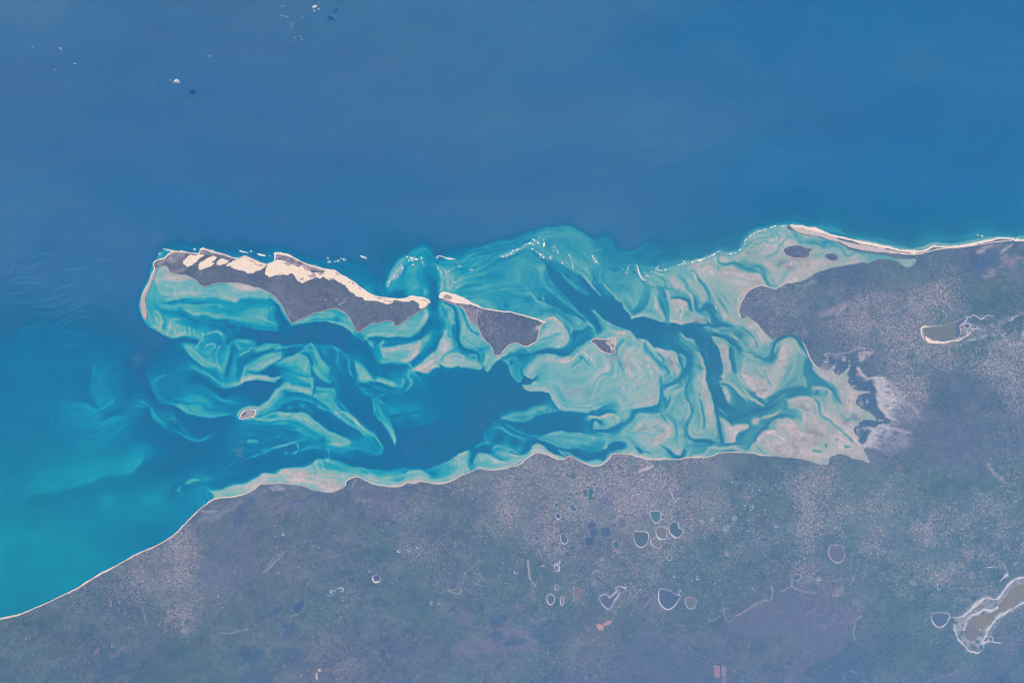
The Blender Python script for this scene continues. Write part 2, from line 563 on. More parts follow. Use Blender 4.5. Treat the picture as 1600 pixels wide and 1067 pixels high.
r 58 1.8 .8 E 830,120 870,130 890,170 920,190 910,250 930,280 1000,220 1080,210 1130,250
r 62 1.4 .8 E 920,260 960,300 930,350 860,390 800,400
p 88 3 E 830,230
p 90 3 E 1000,270
p 90 2 E 940,200
r 62 1.6 .8 E 900,100 930,150 970,140 990,180 1040,180 1050,140 1090,150 1100,220 1160,260
p 88 2 E 960,110
p 90 2 E 1040,230
p 90 3 E 1200,210
r 44 3 .85 E 1080,220 1150,255 1250,265 1350,290 1390,280 1400,250 1480,250
r 50 1.6 .8 E 1080,150 1090,210
r 92 1.3 .7 E 1160,265 1250,290 1350,305
p 70 4 E 1480,300
p 64 4 E 1560,330
p 78 4 E 1320,330
p 66 4 E 1330,400
p 84 4 E 1300,480
p 86 4 E 1200,560
p 84 4 E 1450,480
p 84 4 E 1150,600
p 86 3 E 1080,640
r 60 2.5 .7 E 1200,480 1100,500 1030,530 980,580 940,660 900,710
r 62 4 .5 E 1230,440 1350,380 1400,300
p 66 4 E 820,680
r 64 3 .6 E 830,560 870,600 850,680
r 66 3 .5 E 620,480 700,470 780,430 850,390
p 50 3 E 640,540
p 56 3 E 550,470
r 92 1.6 .8 E 940,720 1000,680 1080,665
p 60 3 F 0,220
r 46 2.5 .8 F 70,230 100,300 130,325 180,300 240,290 270,330
p 84 3 F 200,330
p 84 3 F 150,370
p 56 3 F 330,330
p 54 3 F 400,325
p 60 3 F 480,340
p 74 3 F 620,380
p 80 2 F 670,360
c 36 54 2 F 0,135 150,165 300,190 450,225 560,245 700,255 770,245 850,205 1000,215 1100,200 1200,180 1350,150 1600,160
p 12 8 F 400,60
p 14 8 F 1000,60
p 14 8 F 1450,60
p 72 3 D 1400,980
r 34 2.5 .85 E 0,520 60,620 110,680 150,740 190,800 200,880
r 32 3 .9 E 0,760 40,860 60,940 110,960 160,900 230,940 270,1040
p 78 3 E 50,700
p 80 3 E 230,740
p 78 2 E 120,860
r 38 1.8 .8 E 280,820 320,900 350,960 400,1030
r 90 1.4 .7 E 250,800 260,950
r 90 2 .8 E 20,560 40,640
c 30 56 2 J 400,0 560,60 690,120 800,170 880,220
p 44 4 J 300,60
p 50 3 J 450,140
p 44 4 J 560,120
r 62 1.4 .6 J 440,0 470,80 480,150
r 60 1.4 .6 J 560,100 640,180 690,250
r 90 1.3 .8 J 440,240 490,190 540,172 590,185 650,240 690,290 715,350 722,400 690,440
c 46 80 1.2 J 490,200 540,170 590,180 650,235 695,290 722,350 727,400 700,440 640,480 600,490
r 60 1 .8 J 520,210 460,250 480,300 
r 90 1.5 .7 J 500,240 500,300 440,320
r 88 1.5 .7 J 600,210 640,260
p 80 3 J 600,270
p 80 3 J 680,360
r 48 2.5 .85 J 390,430 460,390 540,375 600,350 650,330
r 56 2 .6 J 430,450 540,420 620,390
p 74 3 J 460,350
p 68 3 J 420,470
p 72 3 J 560,460
c 30 62 1.5 J 600,490 500,490 430,510 380,540
r 40 3 .7 J 680,210 730,300 740,400 720,450
c 60 34 1.2 J 740,380 760,330 800,310 860,300 910,260
p 66 3 J 830,250
p 58 3 J 740,240
p 56 4 J 800,180
r 70 1.3 .7 J 860,300 910,270 900,230
r 70 2 .8 J 900,200 960,260 990,310 960,330
r 66 1.5 .7 J 930,230 980,290
p 34 4 J 820,380
p 30 4 J 640,530
p 34 4 J 860,340
c 24 30 3 J 880,100 960,170 1010,240 1020,310
p 28 3 J 1000,280
c 22 58 1.3 J 980,100 1040,150 1100,200 1200,250 1310,290 1370,320
p 50 3 J 1050,230
p 60 3 J 1150,300
p 66 3 J 1060,360
r 66 1.5 .7 J 1130,230 1150,300
p 62 3 J 1000,360
p 20 7 J 1200,150
p 22 6 J 1350,230
p 20 6 J 1500,330
c 24 62 1.5 J 1370,330 1440,390 1520,400 1600,460
p 24 5 J 900,60
c 34 66 1.5 J 740,560 800,510 860,460 920,410 960,400
p 68 3 J 920,470
c 30 72 1.5 J 420,565 480,555 560,560 620,580 700,575 740,555
c 36 50 2 J 20,640 60,590 140,570 200,600 
p 80 3 J 150,520
p 76 3 J 80,540
p 74 3 J 300,520
r 36 2.5 .8 J 60,590 160,545 260,550 340,560 420,520
p 34 5 J 280,600
p 30 4 J 220,590
c 52 22 1.5 J 20,620 80,660 100,700 120,770 170,830 215,845 240,800
p 60 3 J 130,680
p 42 4 J 200,700
c 74 40 1.2 J 380,590 310,640 250,700 245,760
c 78 20 1.2 J 260,775 300,800 345,810 380,790
p 80 3 J 330,730
p 80 3 J 430,620
p 76 3 J 380,690
c 20 72 1.2 J 510,960 440,935 340,940 270,920 235,880
c 72 22 1.5 J 370,830 330,870 240,880
p 20 2 J 320,830
p 18 5 J 250,860
p 18 4 J 370,950
p 64 3 J 400,760
p 68 4 J 480,690
r 60 2 .5 J 400,820 450,740 500,660
p 78 4 J 560,620
p 76 4 J 480,900
p 74 5 J 650,720
p 70 6 J 800,960
p 70 6 J 900,860
p 74 5 J 600,860
p 76 5 J 1100,700
p 70 5 J 1150,950
p 74 5 J 1350,850
p 76 4 J 1400,740
p 70 5 J 1050,1000
g .25 14 J 800,900 900,960
g .3 6 J 1200,590 1350,640 1430,740
r 48 1.3 .8 J 735,640 740,590 790,545 840,500
r 36 1.5 .85 J 740,720 790,660 850,620 840,560
r 40 1.3 .8 J 850,570 900,620 950,690
r 52 1.2 .8 J 920,530 935,600 930,650
r 50 1.4 .8 J 575,640 590,600 700,580
r 84 2 .7 J 600,640 700,640 760,600
r 86 2 .7 J 760,600 800,580 
r 86 1.6 .7 J 870,500 900,560 960,600
r 84 1.5 .7 J 1000,520 1030,600 1060,660
p 80 4 J 1000,560
p 80 4 J 870,720
p 78 4 J 750,760
r 42 1.6 .8 J 1040,800 1090,765 1160,770 1180,700 1160,590
r 50 1 .7 J 990,940 990,860 1040,810
r 44 1.8 .8 J 1310,740 1270,670 1240,600
r 66 1 .6 J 1340,640 1420,690 1440,780
r 24 1.6 .8 J 1150,560 1220,550
r 40 2 .85 J 1230,600 1225,500 1260,430 1300,400
p 86 3 J 1250,370
p 90 3 J 1300,330
r 90 1.5 .7 J 1200,350 1260,320 1330,310 1360,330
r 62 1.2 .7 J 1280,340 1270,430
p 86 3 J 1400,390
r 60 1.2 .7 J 1300,420 1360,450 1420,440
r 62 1.2 .7 J 1340,340 1400,370 1420,430
p 78 3 J 1300,500
p 80 4 J 1350,560
r 86 1.4 .7 J 1500,400 1510,480 1460,540
r 58 1.4 .7 J 1440,590 1450,530
r 36 2.2 .9 J 1515,410 1520,500 1560,560 1600,620
r 92 1.8 .8 J 1500,600 1550,610 1570,650 1540,690
p 84 4 J 1450,630
r 62 1 .6 J 1570,700 1530,740
p 80 5 J 1500,800
p 84 4 J 1550,850
p 76 5 J 1300,1000
r 58 1 .6 J 920,1060 1060,1010 1200,940 1330,880
r 56 1 .5 J 1050,1060 1180,990 1300,940
r 84 3 .5 J 1350,1000 1480,930 1590,900
p 20 8 K 300,300
p 20 6 K 500,300
c 80 22 1.2 K 50,190 150,170 250,195 340,220 380,225
c 84 26 1.2 K 440,225 500,230 560,245
c 72 24 2.5 K 570,240 640,225 720,230 800,250 
g .8 4 K 640,195 720,205 790,200
r 92 2 .95 K 300,10 310,70 350,120 380,200
r 36 3 .85 K 350,0 380,80 400,140 430,200
c 80 42 1.5 K 430,0 445,100 440,200
p 84 4 K 500,100
r 94 1.3 .9 K 580,20 575,110 570,160 555,235
r 42 2.6 .85 K 640,20 660,60 680,100
p 78 3 K 600,120
p 80 2 K 700,140
r 90 1.5 .8 K 730,150 820,180 880,240
p 66 3 K 640,100
c 36 74 1.5 K 700,0 720,90 760,130
p 72 2 K 770,60
p 26 3 K 720,40
r 28 4.5 .9 K 790,40 850,100 890,160 920,240
p 34 3 K 860,50
p 40 3 K 950,200
r 86 1.5 .7 K 920,20 930,90
r 38 1.8 .8 K 910,90 970,150 990,210
p 76 3 K 1000,150
r 84 1.2 .8 K 950,90 1020,160 1010,210
p 74 3 K 1050,50
p 66 3 K 1080,200
r 58 2 .7 K 1110,100 1150,190 1160,260
p 88 2 K 1130,80
p 74 2 K 1120,240
r 36 2 .9 K 1160,250 1230,300 1310,370 1340,440 1350,490
p 90 4 K 1280,270
p 90 3 K 1380,340
p 86 3 K 1400,410
p 90 2 K 1480,415
p 30 4 K 1050,260
p 34 3 K 1180,350
p 48 3 K 1250,360
r 84 1.5 .8 K 880,290 950,310 970,300
c 30 52 2 K 800,260 900,275 1000,260 1100,280
p 40 3 K 1000,320
p 56 2 K 840,270
r 58 2 .8 K 950,340 1040,330 1080,360 1160,400 1200,430
r 90 2.5 .9 K 1310,390 1300,450 1270,460
r 80 1.5 .6 K 1080,320 1150,400
p 68 3 K 1240,410
r 26 3 .8 K 1070,430 1140,470 1200,510 
c 28 62 1.3 K 870,370 960,370 1030,400 1090,470
c 26 66 1.2 K 940,440 900,410 870,375
r 88 1.2 .8 K 880,380 930,440 1000,475 1060,480
p 52 3 K 980,400
p 58 3 K 1040,450
c 80 24 1.5 K 940,470 980,560 1000,650 1000,740 990,800
c 30 80 1.5 K 1050,480 1060,570 1080,650 1090,720
r 90 2 .8 K 1000,490 1020,580 1060,640 1060,680
p 80 2 K 1030,700
p 22 5 K 860,480
p 20 5 K 900,700
p 20 5 K 930,1000
p 22 4 K 760,440
p 28 4 K 650,580
r 40 2.5 .6 K 820,430 830,600
c 22 54 1.3 K 570,330 610,380 680,410 700,440
r 72 1.2 .9 K 560,330 600,380 670,405 700,440
r 50 3 .6 K 660,430 650,500 680,550
c 24 60 1.3 K 760,540 800,640 825,720
r 78 1.3 .9 K 700,540 760,560 780,640 820,710
p 50 3 K 700,480
p 44 3 K 700,560
r 68 1.2 .7 K 690,620 740,650 800,690
r 30 2 .7 K 740,660 790,720 
c 24 70 1.5 K 200,400 240,450 280,490
c 26 76 1.5 K 310,490 400,510 480,515 530,560
p 38 4 K 420,480
p 30 4 K 570,540
c 26 50 2 K 540,540 600,570 620,620 610,690
c 40 78 1.5 K 530,560 540,620 560,680 570,740 530,810
r 90 1.8 .8 K 470,590 500,680 530,740 525,800
r 50 1.8 .7 K 520,640 550,700
g .6 5 K 450,600 470,720
r 90 1.8 .8 K 310,490 380,520 430,560 420,600
r 40 2 .9 K 180,430 220,520 280,600 340,670 400,740
r 38 2 .9 K 230,530 300,620 390,700
r 88 1.4 .7 K 260,500 330,580 400,640 
r 44 2 .85 K 300,540 370,600 370,660
p 72 3 K 170,420
p 78 4 K 150,600
r 92 3 .8 K 210,560 235,620 220,680 180,720
r 86 1.5 .7 K 160,470 120,530 100,600
p 62 3 K 60,400
r 86 2 .8 K 0,310 50,350 80,400
r 50 2 .6 K 0,370 60,380
p 80 4 K 50,480
p 82 5 K 250,740
r 44 3 .85 K 380,660 430,740 400,780
p 60 3 K 470,800
r 84 1.2 .7 K 430,680 470,780 460,820
r 84 1.4 .8 K 300,680 330,740 400,760
r 38 3 .9 K 345,760 355,860 350,960 330,1067
r 30 4 .9 K 360,920 430,870 510,830 580,760 620,680
p 28 4 K 600,700
p 70 3 K 430,950
r 82 1.3 .8 K 400,940 470,900 560,860 
r 84 1.3 .8 K 640,760 620,830 570,920 500,970
r 36 3 .85 K 600,920 640,840 700,760
p 40 3 K 560,790
r 72 1.5 .8 K 700,780 700,870 690,950
r 40 2.5 .8 K 610,900 620,990 640,1060
p 48 3 K 660,900
p 74 3 K 730,900
r 90 2.5 .8 K 730,740 760,820 800,850 790,930 770,1000
c 26 80 1.5 K 820,740 815,820
r 66 2 .6 K 700,700 740,780 
c 24 74 2 K 830,860 870,960 910,1060
r 34 1.3 .7 K 740,990 765,960
p 86 4 K 250,880
r 60 1 .5 K 0,830 100,800 200,800
r 92 2.5 .7 K 180,870 260,840 320,830
r 92 2 .8 K 340,800 335,900 320,990
p 90 5 K 230,980
p 78 5 K 60,980
r 64 1.5 .5 K 0,1040 150,960 260,930
c 28 76 1.5 K 1000,820 970,790
c 66 30 1.5 K 970,860 1020,860 1080,890 1150,950 1230,1030
p 66 3 K 1060,800
p 64 3 K 1200,880
r 28 2.5 .85 K 1080,560 1100,660 1130,760
p 60 3 K 1180,620
p 66 4 K 1300,600
p 72 4 K 1300,700
r 32 3 .85 K 1140,480 1200,540 1290,560 1380,600 1470,620 1540,560 1600,440
r 80 1.6 .7 K 1170,460 1260,490 1350,530 1340,570
r 78 1.6 .7 K 1180,540 1260,560 1330,570
r 76 2 .7 K 1360,450 1450,430 1480,480
p 54 3 K 1430,520
r 66 1.5 .7 K 1400,560 1480,520 1530,440
r 86 2.5 .6 K 1400,660 1460,720
r 56 1.8 .7 K 1240,740 1320,740 1440,800 1520,890
r 54 1.8 .7 K 1130,720 1240,750 1340,800
r 90 2 .8 K 1220,770 1300,820 1380,860
p 80 3 K 1540,700
c 86 66 2 K 1180,740 1260,860 1320,920
p 84 3 K 1450,870
g .5 5 K 1330,910 1440,900
r 92 2.5 .8 K 1340,960 1420,990 1460,930
p 66 4 K 1180,940
c 76 34 1.5 K 1330,940 1400,1010 1440,1050
r 34 3 .8 K 1240,920 1320,990 1420,1060
r 82 1.6 .8 K 1050,840 1150,920 1240,990 1400,1067
c 66 24 1.5 K 960,880 1000,980 1040,1060
r 92 2.5 .9 K 1000,930 1050,980 1050,1030
r 86 2.5 .85 L 270,290 280,220 320,180 380,150 420,170
c 30 74 1.5 L 270,290 270,230 300,180 380,140 440,160 470,220
r 30 3 .9 L 150,300 190,330 250,300 260,220 300,160 380,130 440,140 490,200 530,270 560,330
r 70 2 .6 L 440,180 470,240 530,290
p 68 4 L 440,260
p 84 5 L 340,270
p 88 4 L 340,350
p 84 4 L 300,440
g .5 5 L 330,370
r 68 1.5 .7 L 460,200 480,260 530,300 540,315
p 62 5 L 440,400
p 56 5 L 420,500
p 38 4 L 560,380
c 36 58 2 L 520,320 510,400 510,460 530,500 540,560
c 80 34 2 L 580,350 600,430 650,480 720,530
p 88 4 L 680,450
p 90 3 L 760,500
r 34 2.5 .9 L 560,400 600,480 700,550 760,590 800,650 830,720
p 40 3 L 560,500
r 30 4.5 .9 L 0,800 120,760 200,720 260,660 330,610 420,585 500,575 560,580
p 30 3 L 620,600
p 36 2 L 700,600
c 36 78 2 L 590,560 680,560 740,600 755,660
r 80 1.5 .7 L 580,545 700,570
r 78 2 .7 L 600,640 700,660 750,690
r 76 1.5 .6 L 680,640 750,670 
p 86 4 L 260,560
g .6 4 L 120,580 200,600
r 56 1.5 .7 L 180,400 200,470 250,560
r 92 2.5 .8 L 110,610 170,640 260,600
p 60 3 L 250,650
r 84 1.5 .8 L 0,560 70,640 150,700 190,720
c 34 82 2 L 380,660 500,630 570,640
r 70 2 .6 L 380,690 470,650 540,640
r 90 2.5 .8 L 380,740 460,715 560,730 600,760
p 86 4 L 560,690
g .5 5 L 600,770 500,750
r 38 2.5 .85 L 590,640 640,700 650,780 720,840 800,900 870,950
r 84 1.6 .7 L 340,740 300,770 230,790 140,830
r 52 3 .8 L 280,760 380,770 440,800 480,880
p 40 4 L 360,690
c 30 76 2 L 220,880 280,820 360,820 430,830
r 92 2.5 .8 L 290,840 380,820 420,860 430,890
p 86 4 L 350,880
g .55 5 L 340,890 420,960
g .5 8 L 500,960 640,980
p 86 5 L 560,860
p 86 4 L 520,820
r 64 2.5 .7 L 450,780 460,860 500,920 560,930
r 82 3 .9 L 80,860 130,840
r 84 3 .9 L 0,890 40,890
p 34 4 L 160,850
p 40 5 L 60,950
c 44 84 2 L 60,1060 130,960 200,920 270,920
r 92 3 .7 L 150,960 240,930 280,960
g .6 6 L 230,1020 200,990
p 86 5 L 350,1000
p 86 5 L 700,1000
r 56 1.6 .7 L 270,890 330,960 400,1000
r 64 1.5 .7 L 725,850 720,920 690,1000
p 84 4 L 800,960
p 86 4 L 880,900
r 60 4.5 .7 L 740,600 780,700 820,780 880,820 990,790
p 84 3 L 860,680
p 88 3 L 900,660
g .5 4 L 840,620 870,660
p 78 3 L 830,580
p 78 3 L 780,540
r 68 2 .7 L 740,460 740,540 
p 84 3 L 880,560
r 84 1.5 .7 L 830,440 790,520
p 86 3 L 960,750
r 70 3 .6 L 840,820 900,880 940,900
g .6 5 L 870,840 940,800
r 34 2 .8 L 840,940 890,970 930,1020
r 34 2 .8 L 780,990 790,1010
r 34 2 .8 L 850,1055 880,1055
r 38 2 .8 L 690,1030 695,1060
p 86 3 L 740,700
p 82 3 L 780,840
p 90 4 V 560,40
p 90 4 V 680,60
p 88 4 V 400,30
r 38 2 .8 V 420,50 480,60
r 38 1.6 .8 V 610,25 640,30
r 92 1.2 .7 V 380,90 480,110
p 86 4 V 300,30
g .5 7 V 240,50 310,40
p 88 5 V 300,60
r 60 1.4 .7 V 100,20 150,60 180,70
r 34 4.5 .9 M 350,0 350,120 330,230 290,320 200,350 
r 42 3 .9 M 220,350 130,340 70,360 40,430 0,480
c 34 80 1.5 M 310,260 260,290 200,300 60,330
r 92 1.5 .8 M 335,60 320,200 300,290
p 84 6 M 150,200
p 86 5 M 250,60
r 62 2 .5 M 60,120 160,70 260,60
r 90 2 .6 M 160,280 260,250 310,200
p 72 3 M 60,280
c 42 78 1.3 M 120,370 240,370 340,365
p 72 4 M 100,430
p 80 4 M 250,420
r 92 2 .8 M 380,450 430,540 410,620 330,660 280,700
p 84 5 M 250,520
p 86 4 M 130,520
g .6 2.5 M 110,520 370,560
g .6 2.5 M 240,680
p 84 3 M 350,600
r 62 2 .6 M 0,570 120,580 240,600
p 80 3 M 200,640
p 70 4 M 60,640
r 40 1.5 .8 M 340,370 390,440 430,500
p 68 5 M 430,200
p 72 4 M 500,260
p 74 4 M 560,420
r 88 1.6 .8 M 600,210 640,300 630,380 590,440
p 70 5 M 480,600
p 64 4 M 430,640
p 72 3 M 570,560
r 34 3.5 .85 M 370,200 400,260 400,320
r 28 2 .9 M 445,190 440,240 410,300
p 74 2 M 410,170
r 84 1.2 .7 M 470,170 560,90 600,0
r 50 1.2 .7 M 500,330 560,400 590,460
r 58 1.2 .6 M 420,400 500,470 550,520
r 38 2.5 .85 M 690,260 680,360 640,430 610,480 610,560 640,610 680,640
r 40 2.5 .8 M 610,100 620,200 660,290 680,370
p 50 3 M 680,130
r 74 1.2 .7 M 700,150 660,220
p 66 4 M 720,420
p 64 4 M 720,560
r 32 2 .8 M 750,210 780,310 800,400 800,500 790,560
r 78 3 .6 M 790,270 860,270 890,300
p 76 4 M 850,200
p 78 4 M 870,370
p 72 4 M 860,500
r 78 1.5 .6 M 900,560 930,640
r 30 1.5 .9 M 630,625 720,655 820,660 900,685
r 26 3 .9 M 700,650 830,665 890,680
c 36 70 1.4 M 640,600 620,540 640,460 
r 22 5 .95 M 880,60 910,180 930,280
c 74 22 1.5 M 990,100 1010,200 1040,260 1050,270
c 22 78 1.5 M 830,60 870,150 900,250 915,330
r 24 4 .95 M 930,280 940,400 960,520 975,640 990,690
r 30 1.5 .7 M 940,460 960,600 920,640
p 70 3 M 930,520
r 24 4 .9 M 960,300 1010,380 1060,430 1150,420 1250,380 1330,350 1440,330 1600,260
p 22 4 M 1000,310
r 60 1.2 .8 M 950,310 1000,350 1040,410
c 28 80 1.5 M 970,400 1040,450 1080,490
c 34 82 1.5 M 1080,500 1170,490 1250,480 1265,510 1220,540 1160,570 1130,620 1130,660
c 30 74 1.5 M 1110,680 1040,680 990,675
p 78 4 M 1050,560
p 74 4 M 1060,640
p 80 3 M 1200,520
r 60 2 .6 M 1080,540 1160,550
r 30 1.6 .8 M 980,690 1060,700 1150,685
r 82 3.5 .95 M 1300,470 1350,440 1360,460
p 42 4 M 1300,560
p 46 5 M 1250,640
p 48 3 M 1400,480
r 36 3 .7 M 1140,600 1240,540 1350,520 1450,460
r 78 1.2 .8 M 1400,420 1500,400 1590,340
p 46 4 M 1500,450
p 34 4 M 1400,370
p 48 3 M 1300,660
p 46 3 M 1200,700
p 40 3 M 860,700
p 44 4 M 720,690

r 26 3.5 .95 M 600,720 590,780 560,825 500,820 440,780 380,730
r 50 1.5 .8 M 620,640 600,740
p 80 3 M 520,770
r 92 1.8 .7 M 500,730 550,800
r 90 3 .9 M 800,800 840,740 880,730 950,745 1060,730 1120,730 1180,760 1300,770
r 90 2 .8 M 680,825 780,815
r 92 3 .8 M 1360,640 1420,580 1500,560 1570,600
p 86 4 M 1470,650
g .6 6 M 1450,680 1420,620
r 90 3 .8 M 1380,720 1480,740 1570,720
r 90 1.5 .8 M 1560,440 1590,500
c 48 84 2 M 1340,680 1360,620 1430,560 1520,540
r 60 1.4 .6 M 1340,700 1400,780
r 26 2.5 .9 M 80,720 130,750 160,780
r 46 1.6 .8 M 20,670 80,730 
r 42 1.6 .8 M 160,770 260,790
p 74 3 M 40,740
p 66 3 M 300,760
p 84 2 M 230,690
r 34 1.6 .8 M 330,705 400,740 440,790
r 90 1.3 .9 M 60,800 140,818 260,840 350,838 440,835
c 76 20 1.5 N 420,150 480,170 560,165 620,175
p 16 8 N 300,200
p 14 8 N 150,250
p 14 8 N 50,450
p 16 6 N 500,230
r 84 1 .8 N 640,190 690,230 700,290 730,315
c 74 30 2 N 640,200 680,280 730,318 800,330 880,340 960,350
p 68 5 N 800,200
p 70 5 N 900,280
p 34 4 N 650,250
p 40 4 N 620,310
r 48 3 .7 N 600,250 640,300 620,330
c 22 52 3 N 230,370 300,330 370,330 430,330 520,290 600,270
r 66 1.6 .8 N 240,380 300,400 380,410
p 56 4 N 320,370
p 48 5 N 420,390
p 42 4 N 540,340
c 50 24 3 N 270,410 400,430 470,410 560,360 660,340 740,330
p 18 6 N 700,420
p 20 5 N 850,420
p 20 5 N 450,470
c 24 46 2.5 N 280,430 400,500 520,530 600,520 
c 22 56 2.5 N 600,520 700,505 800,505 900,505
p 30 4 N 350,490
c 30 46 3 N 180,410 260,470 340,520 440,560
r 60 1.3 .7 N 150,450 240,490 340,540
c 38 20 4 N 220,390 120,470 70,550 100,590
p 40 4 N 180,450
p 22 5 N 220,540
p 18 5 N 350,590
p 20 4 N 450,600
c 52 20 2 N 500,545 600,585 680,620
c 56 20 2 N 680,625 800,650 880,640
p 52 5 N 650,550
p 54 5 N 780,590
p 52 5 N 880,560
r 68 1.5 .7 N 560,545 660,520 780,510
c 24 72 1.5 N 960,370 1040,380 1100,355 1160,355

c 70 24 3 N 1060,440 1020,420 1000,450 1000,480
r 86 2 .8 N 1090,370 1160,360 1210,400 1190,450
p 76 3 N 1140,420
c 74 24 1.5 N 1000,480 1100,480 1170,470 1210,450
p 64 3 N 1060,460
r 78 1.2 .8 N 980,380 1040,390 1090,360
r 34 1.8 .9 N 960,345 1040,330 1130,335 1200,350
r 30 3 .9 N 960,480 1040,500 1150,490 1230,450 1300,410 1330,340 1400,310 
p 76 4 N 1280,380
p 76 3 N 1000,310
r 60 1.2 .7 N 940,340 1000,270 1100,210 1200,160
r 84 2 .6 N 1000,330 1070,280
r 60 1.5 .6 N 1050,280 1150,230 1300,190
r 46 1 .7 N 960,250 1010,100 1060,40
r 84 2 .6 N 1200,300 1350,240 1450,200
r 78 2 .6 N 1200,330 1300,300
p 76 5 N 1250,240
r 66 1.5 .7 N 1010,500 1100,520 1140,520
p 62 4 N 1000,560
p 68 3 N 1100,560
p 54 4 N 940,600
p 44 4 N 1080,620
p 74 4 N 1250,510
p 78 4 N 1400,450
c 66 24 2.5 N 1100,650 1130,600 1200,580 1250,600
p 22 3 N 1220,630
r 24 4 .8 N 1150,660 1210,610 1270,620
r 76 1.2 .8 N 1250,570 1300,600 1350,660
p 72 3 N 1290,640
r 24 2 .9 N 1350,640 1390,670 1410,680
p 24 5 N 950,700
r 20 5 .9 N 820,650 900,700 980,720 1060,690 1120,660
c 26 68 2 N 960,745 1020,735 1080,740 1120,700
r 90 1.5 .9 N 850,720 940,765 1000,778 1060,775 1110,740 1140,700
r 70 2 .8 N 720,650 780,680 850,720 920,755
r 76 1.6 .9 N 705,645 740,680 770,700
r 74 1.5 .8 N 1150,680 1220,660 1300,665 1360,670
p 66 2 N 1250,675
r 90 1.2 .9 N 1280,700 1400,712 1500,725 1600,720
c 24 70 1.5 N 490,620 520,600 550,600 580,620 610,650 660,690 700,700
r 22 3 .8 N 610,620 660,660 700,680
p 84 3 N 540,640
r 92 1.6 .9 N 480,700 510,660 560,665 620,690 700,715 750,725 765,705
c 24 60 2 N 0,760 20,700 40,680 140,690 
r 52 2.5 .7 N 0,640 80,600 160,600 
r 60 2 .7 N 160,650 210,620 300,650 390,690
c 30 68 2 N 320,690 400,700 470,660 490,620
p 26 3 N 130,650
p 42 3 N 280,620
p 46 4 N 380,650
p 54 4 N 280,720
r 34 2.5 .7 N 150,690 200,720 260,740
p 82 3 N 80,740
p 82 3 N 180,760
p 66 3 N 330,750
r 92 1.5 .9 N 0,800 60,798 150,810 240,800 340,775 420,740
p 20 3 N 0,720
p 16 8 O 1200,300
p 16 8 O 1100,450
p 18 6 O 900,550
c 64 28 1.5 O 340,80 440,120 540,190 600,230 680,270 740,320
p 58 4 O 520,100
p 56 4 O 450,50
c 26 54 2.5 O 520,10 620,130 720,230 840,310
r 76 1.8 .9 O 490,120 550,180 
r 74 1.6 .8 O 560,130 640,190 710,240
c 22 46 2 O 840,310 870,370 900,430 895,470 850,490 
c 24 44 3 O 850,490 760,470 680,440
r 60 1.4 .8 O 840,330 880,390 895,440 870,480
p 40 5 O 740,360
p 42 4 O 800,400
p 38 4 O 640,400
p 22 7 O 500,280
p 24 5 O 350,150
c 20 54 1.5 O 990,390 930,280 880,210 820,150 810,80 815,0
c 48 22 2 O 1200,130 1060,150 960,170
r 70 1.3 .8 O 860,20 900,60
p 52 4 O 870,100
r 64 1.6 .8 O 900,210 960,270 1000,340 990,390
c 22 50 2 O 950,180 1000,300 1000,390
p 24 6 O 700,150
c 32 20 3 O 1000,270 1140,250 1280,230 1360,180
p 28 5 O 1100,200
c 24 74 1.2 O 20,125 120,125 215,120 260,150
c 26 70 1.5 O 270,155 320,190 390,230 440,280 540,320 620,360
p 50 4 O 120,170
r 72 2.5 .8 O 220,140 290,190 370,215
r 72 2 .8 O 340,250 420,275 500,310 570,330
p 60 3 O 340,220
p 44 4 O 150,230
p 34 4 O 150,300
r 56 1.2 .7 O 100,290 200,270 330,260
r 56 1.2 .6 O 20,230 150,210 240,220
p 30 4 O 400,350
r 50 1.2 .6 O 0,320 150,340 300,300
p 30 4 O 60,370
r 70 1.4 .9 O 0,410 80,400 130,380 180,390 195,430 170,465 120,475
r 56 1.4 .8 O 130,380 220,350 270,310
r 72 2 .7 O 80,460 100,480
r 66 1.5 .8 O 200,460 270,430 330,420 400,430
r 70 2.5 .8 O 440,390 540,400 640,380
r 50 2 .6 O 560,410 680,430
p 26 5 O 300,500
p 24 5 O 100,530
r 66 1.2 .7 O 440,430 455,480 440,540
c 26 72 1.5 O 0,610 60,590 150,590 240,580 310,560
c 28 66 1.8 O 310,560 350,520 400,520 
c 26 58 2.5 O 460,520 560,550 640,580 720,590
c 24 54 2.5 O 720,590 780,600 900,610 1060,600 1160,600
c 22 56 2 O 1230,610 1330,580 1420,540 1480,510 
c 22 68 1.5 O 1480,500 1540,465 1600,450
p 88 4 O 120,650
p 88 3 O 60,680
p 86 4 O 220,650
r 88 2 .7 O 330,540 350,600 380,680
r 66 1.5 .6 O 340,600 330,700
r 86 1.5 .7 O 270,600 300,680 330,740
r 84 1.3 .7 O 380,530 410,620
r 76 1.6 .8 O 430,510 440,560
p 74 4 O 500,620
p 80 3 O 400,720
p 88 3 O 500,700
r 92 1.2 .9 O 330,770 440,785 530,755 580,715 640,672 700,670
r 92 1.2 .9 O 700,670 760,695 860,722 960,738 1060,725 1110,700 1200,705 1300,710 1400,710 1480,680 1560,640
p 78 4 O 560,660
r 62 1.2 .6 O 520,640 600,600 680,600
r 80 1 .6 O 560,660 640,620
p 60 3 O 720,640
r 74 1.2 .7 O 660,590 740,600 800,650
r 46 1.5 .6 O 700,610 780,640 
p 74 3 O 800,680
p 46 3 O 870,650
p 70 2 O 900,700
r 76 1.6 .7 O 920,660 960,700
p 72 3 O 980,710
p 56 3 O 1000,660
r 72 1.5 .8 O 1080,680 1100,640 1150,620
c 30 76 2 O 1080,640 1130,620 1200,610 1280,650
p 84 3 O 1200,660
r 84 2 .7 O 1200,660 1280,690 1400,690 
r 54 2 .7 O 1240,640 1300,600 1400,570
p 50 3 O 1360,620
p 34 3 O 1320,650
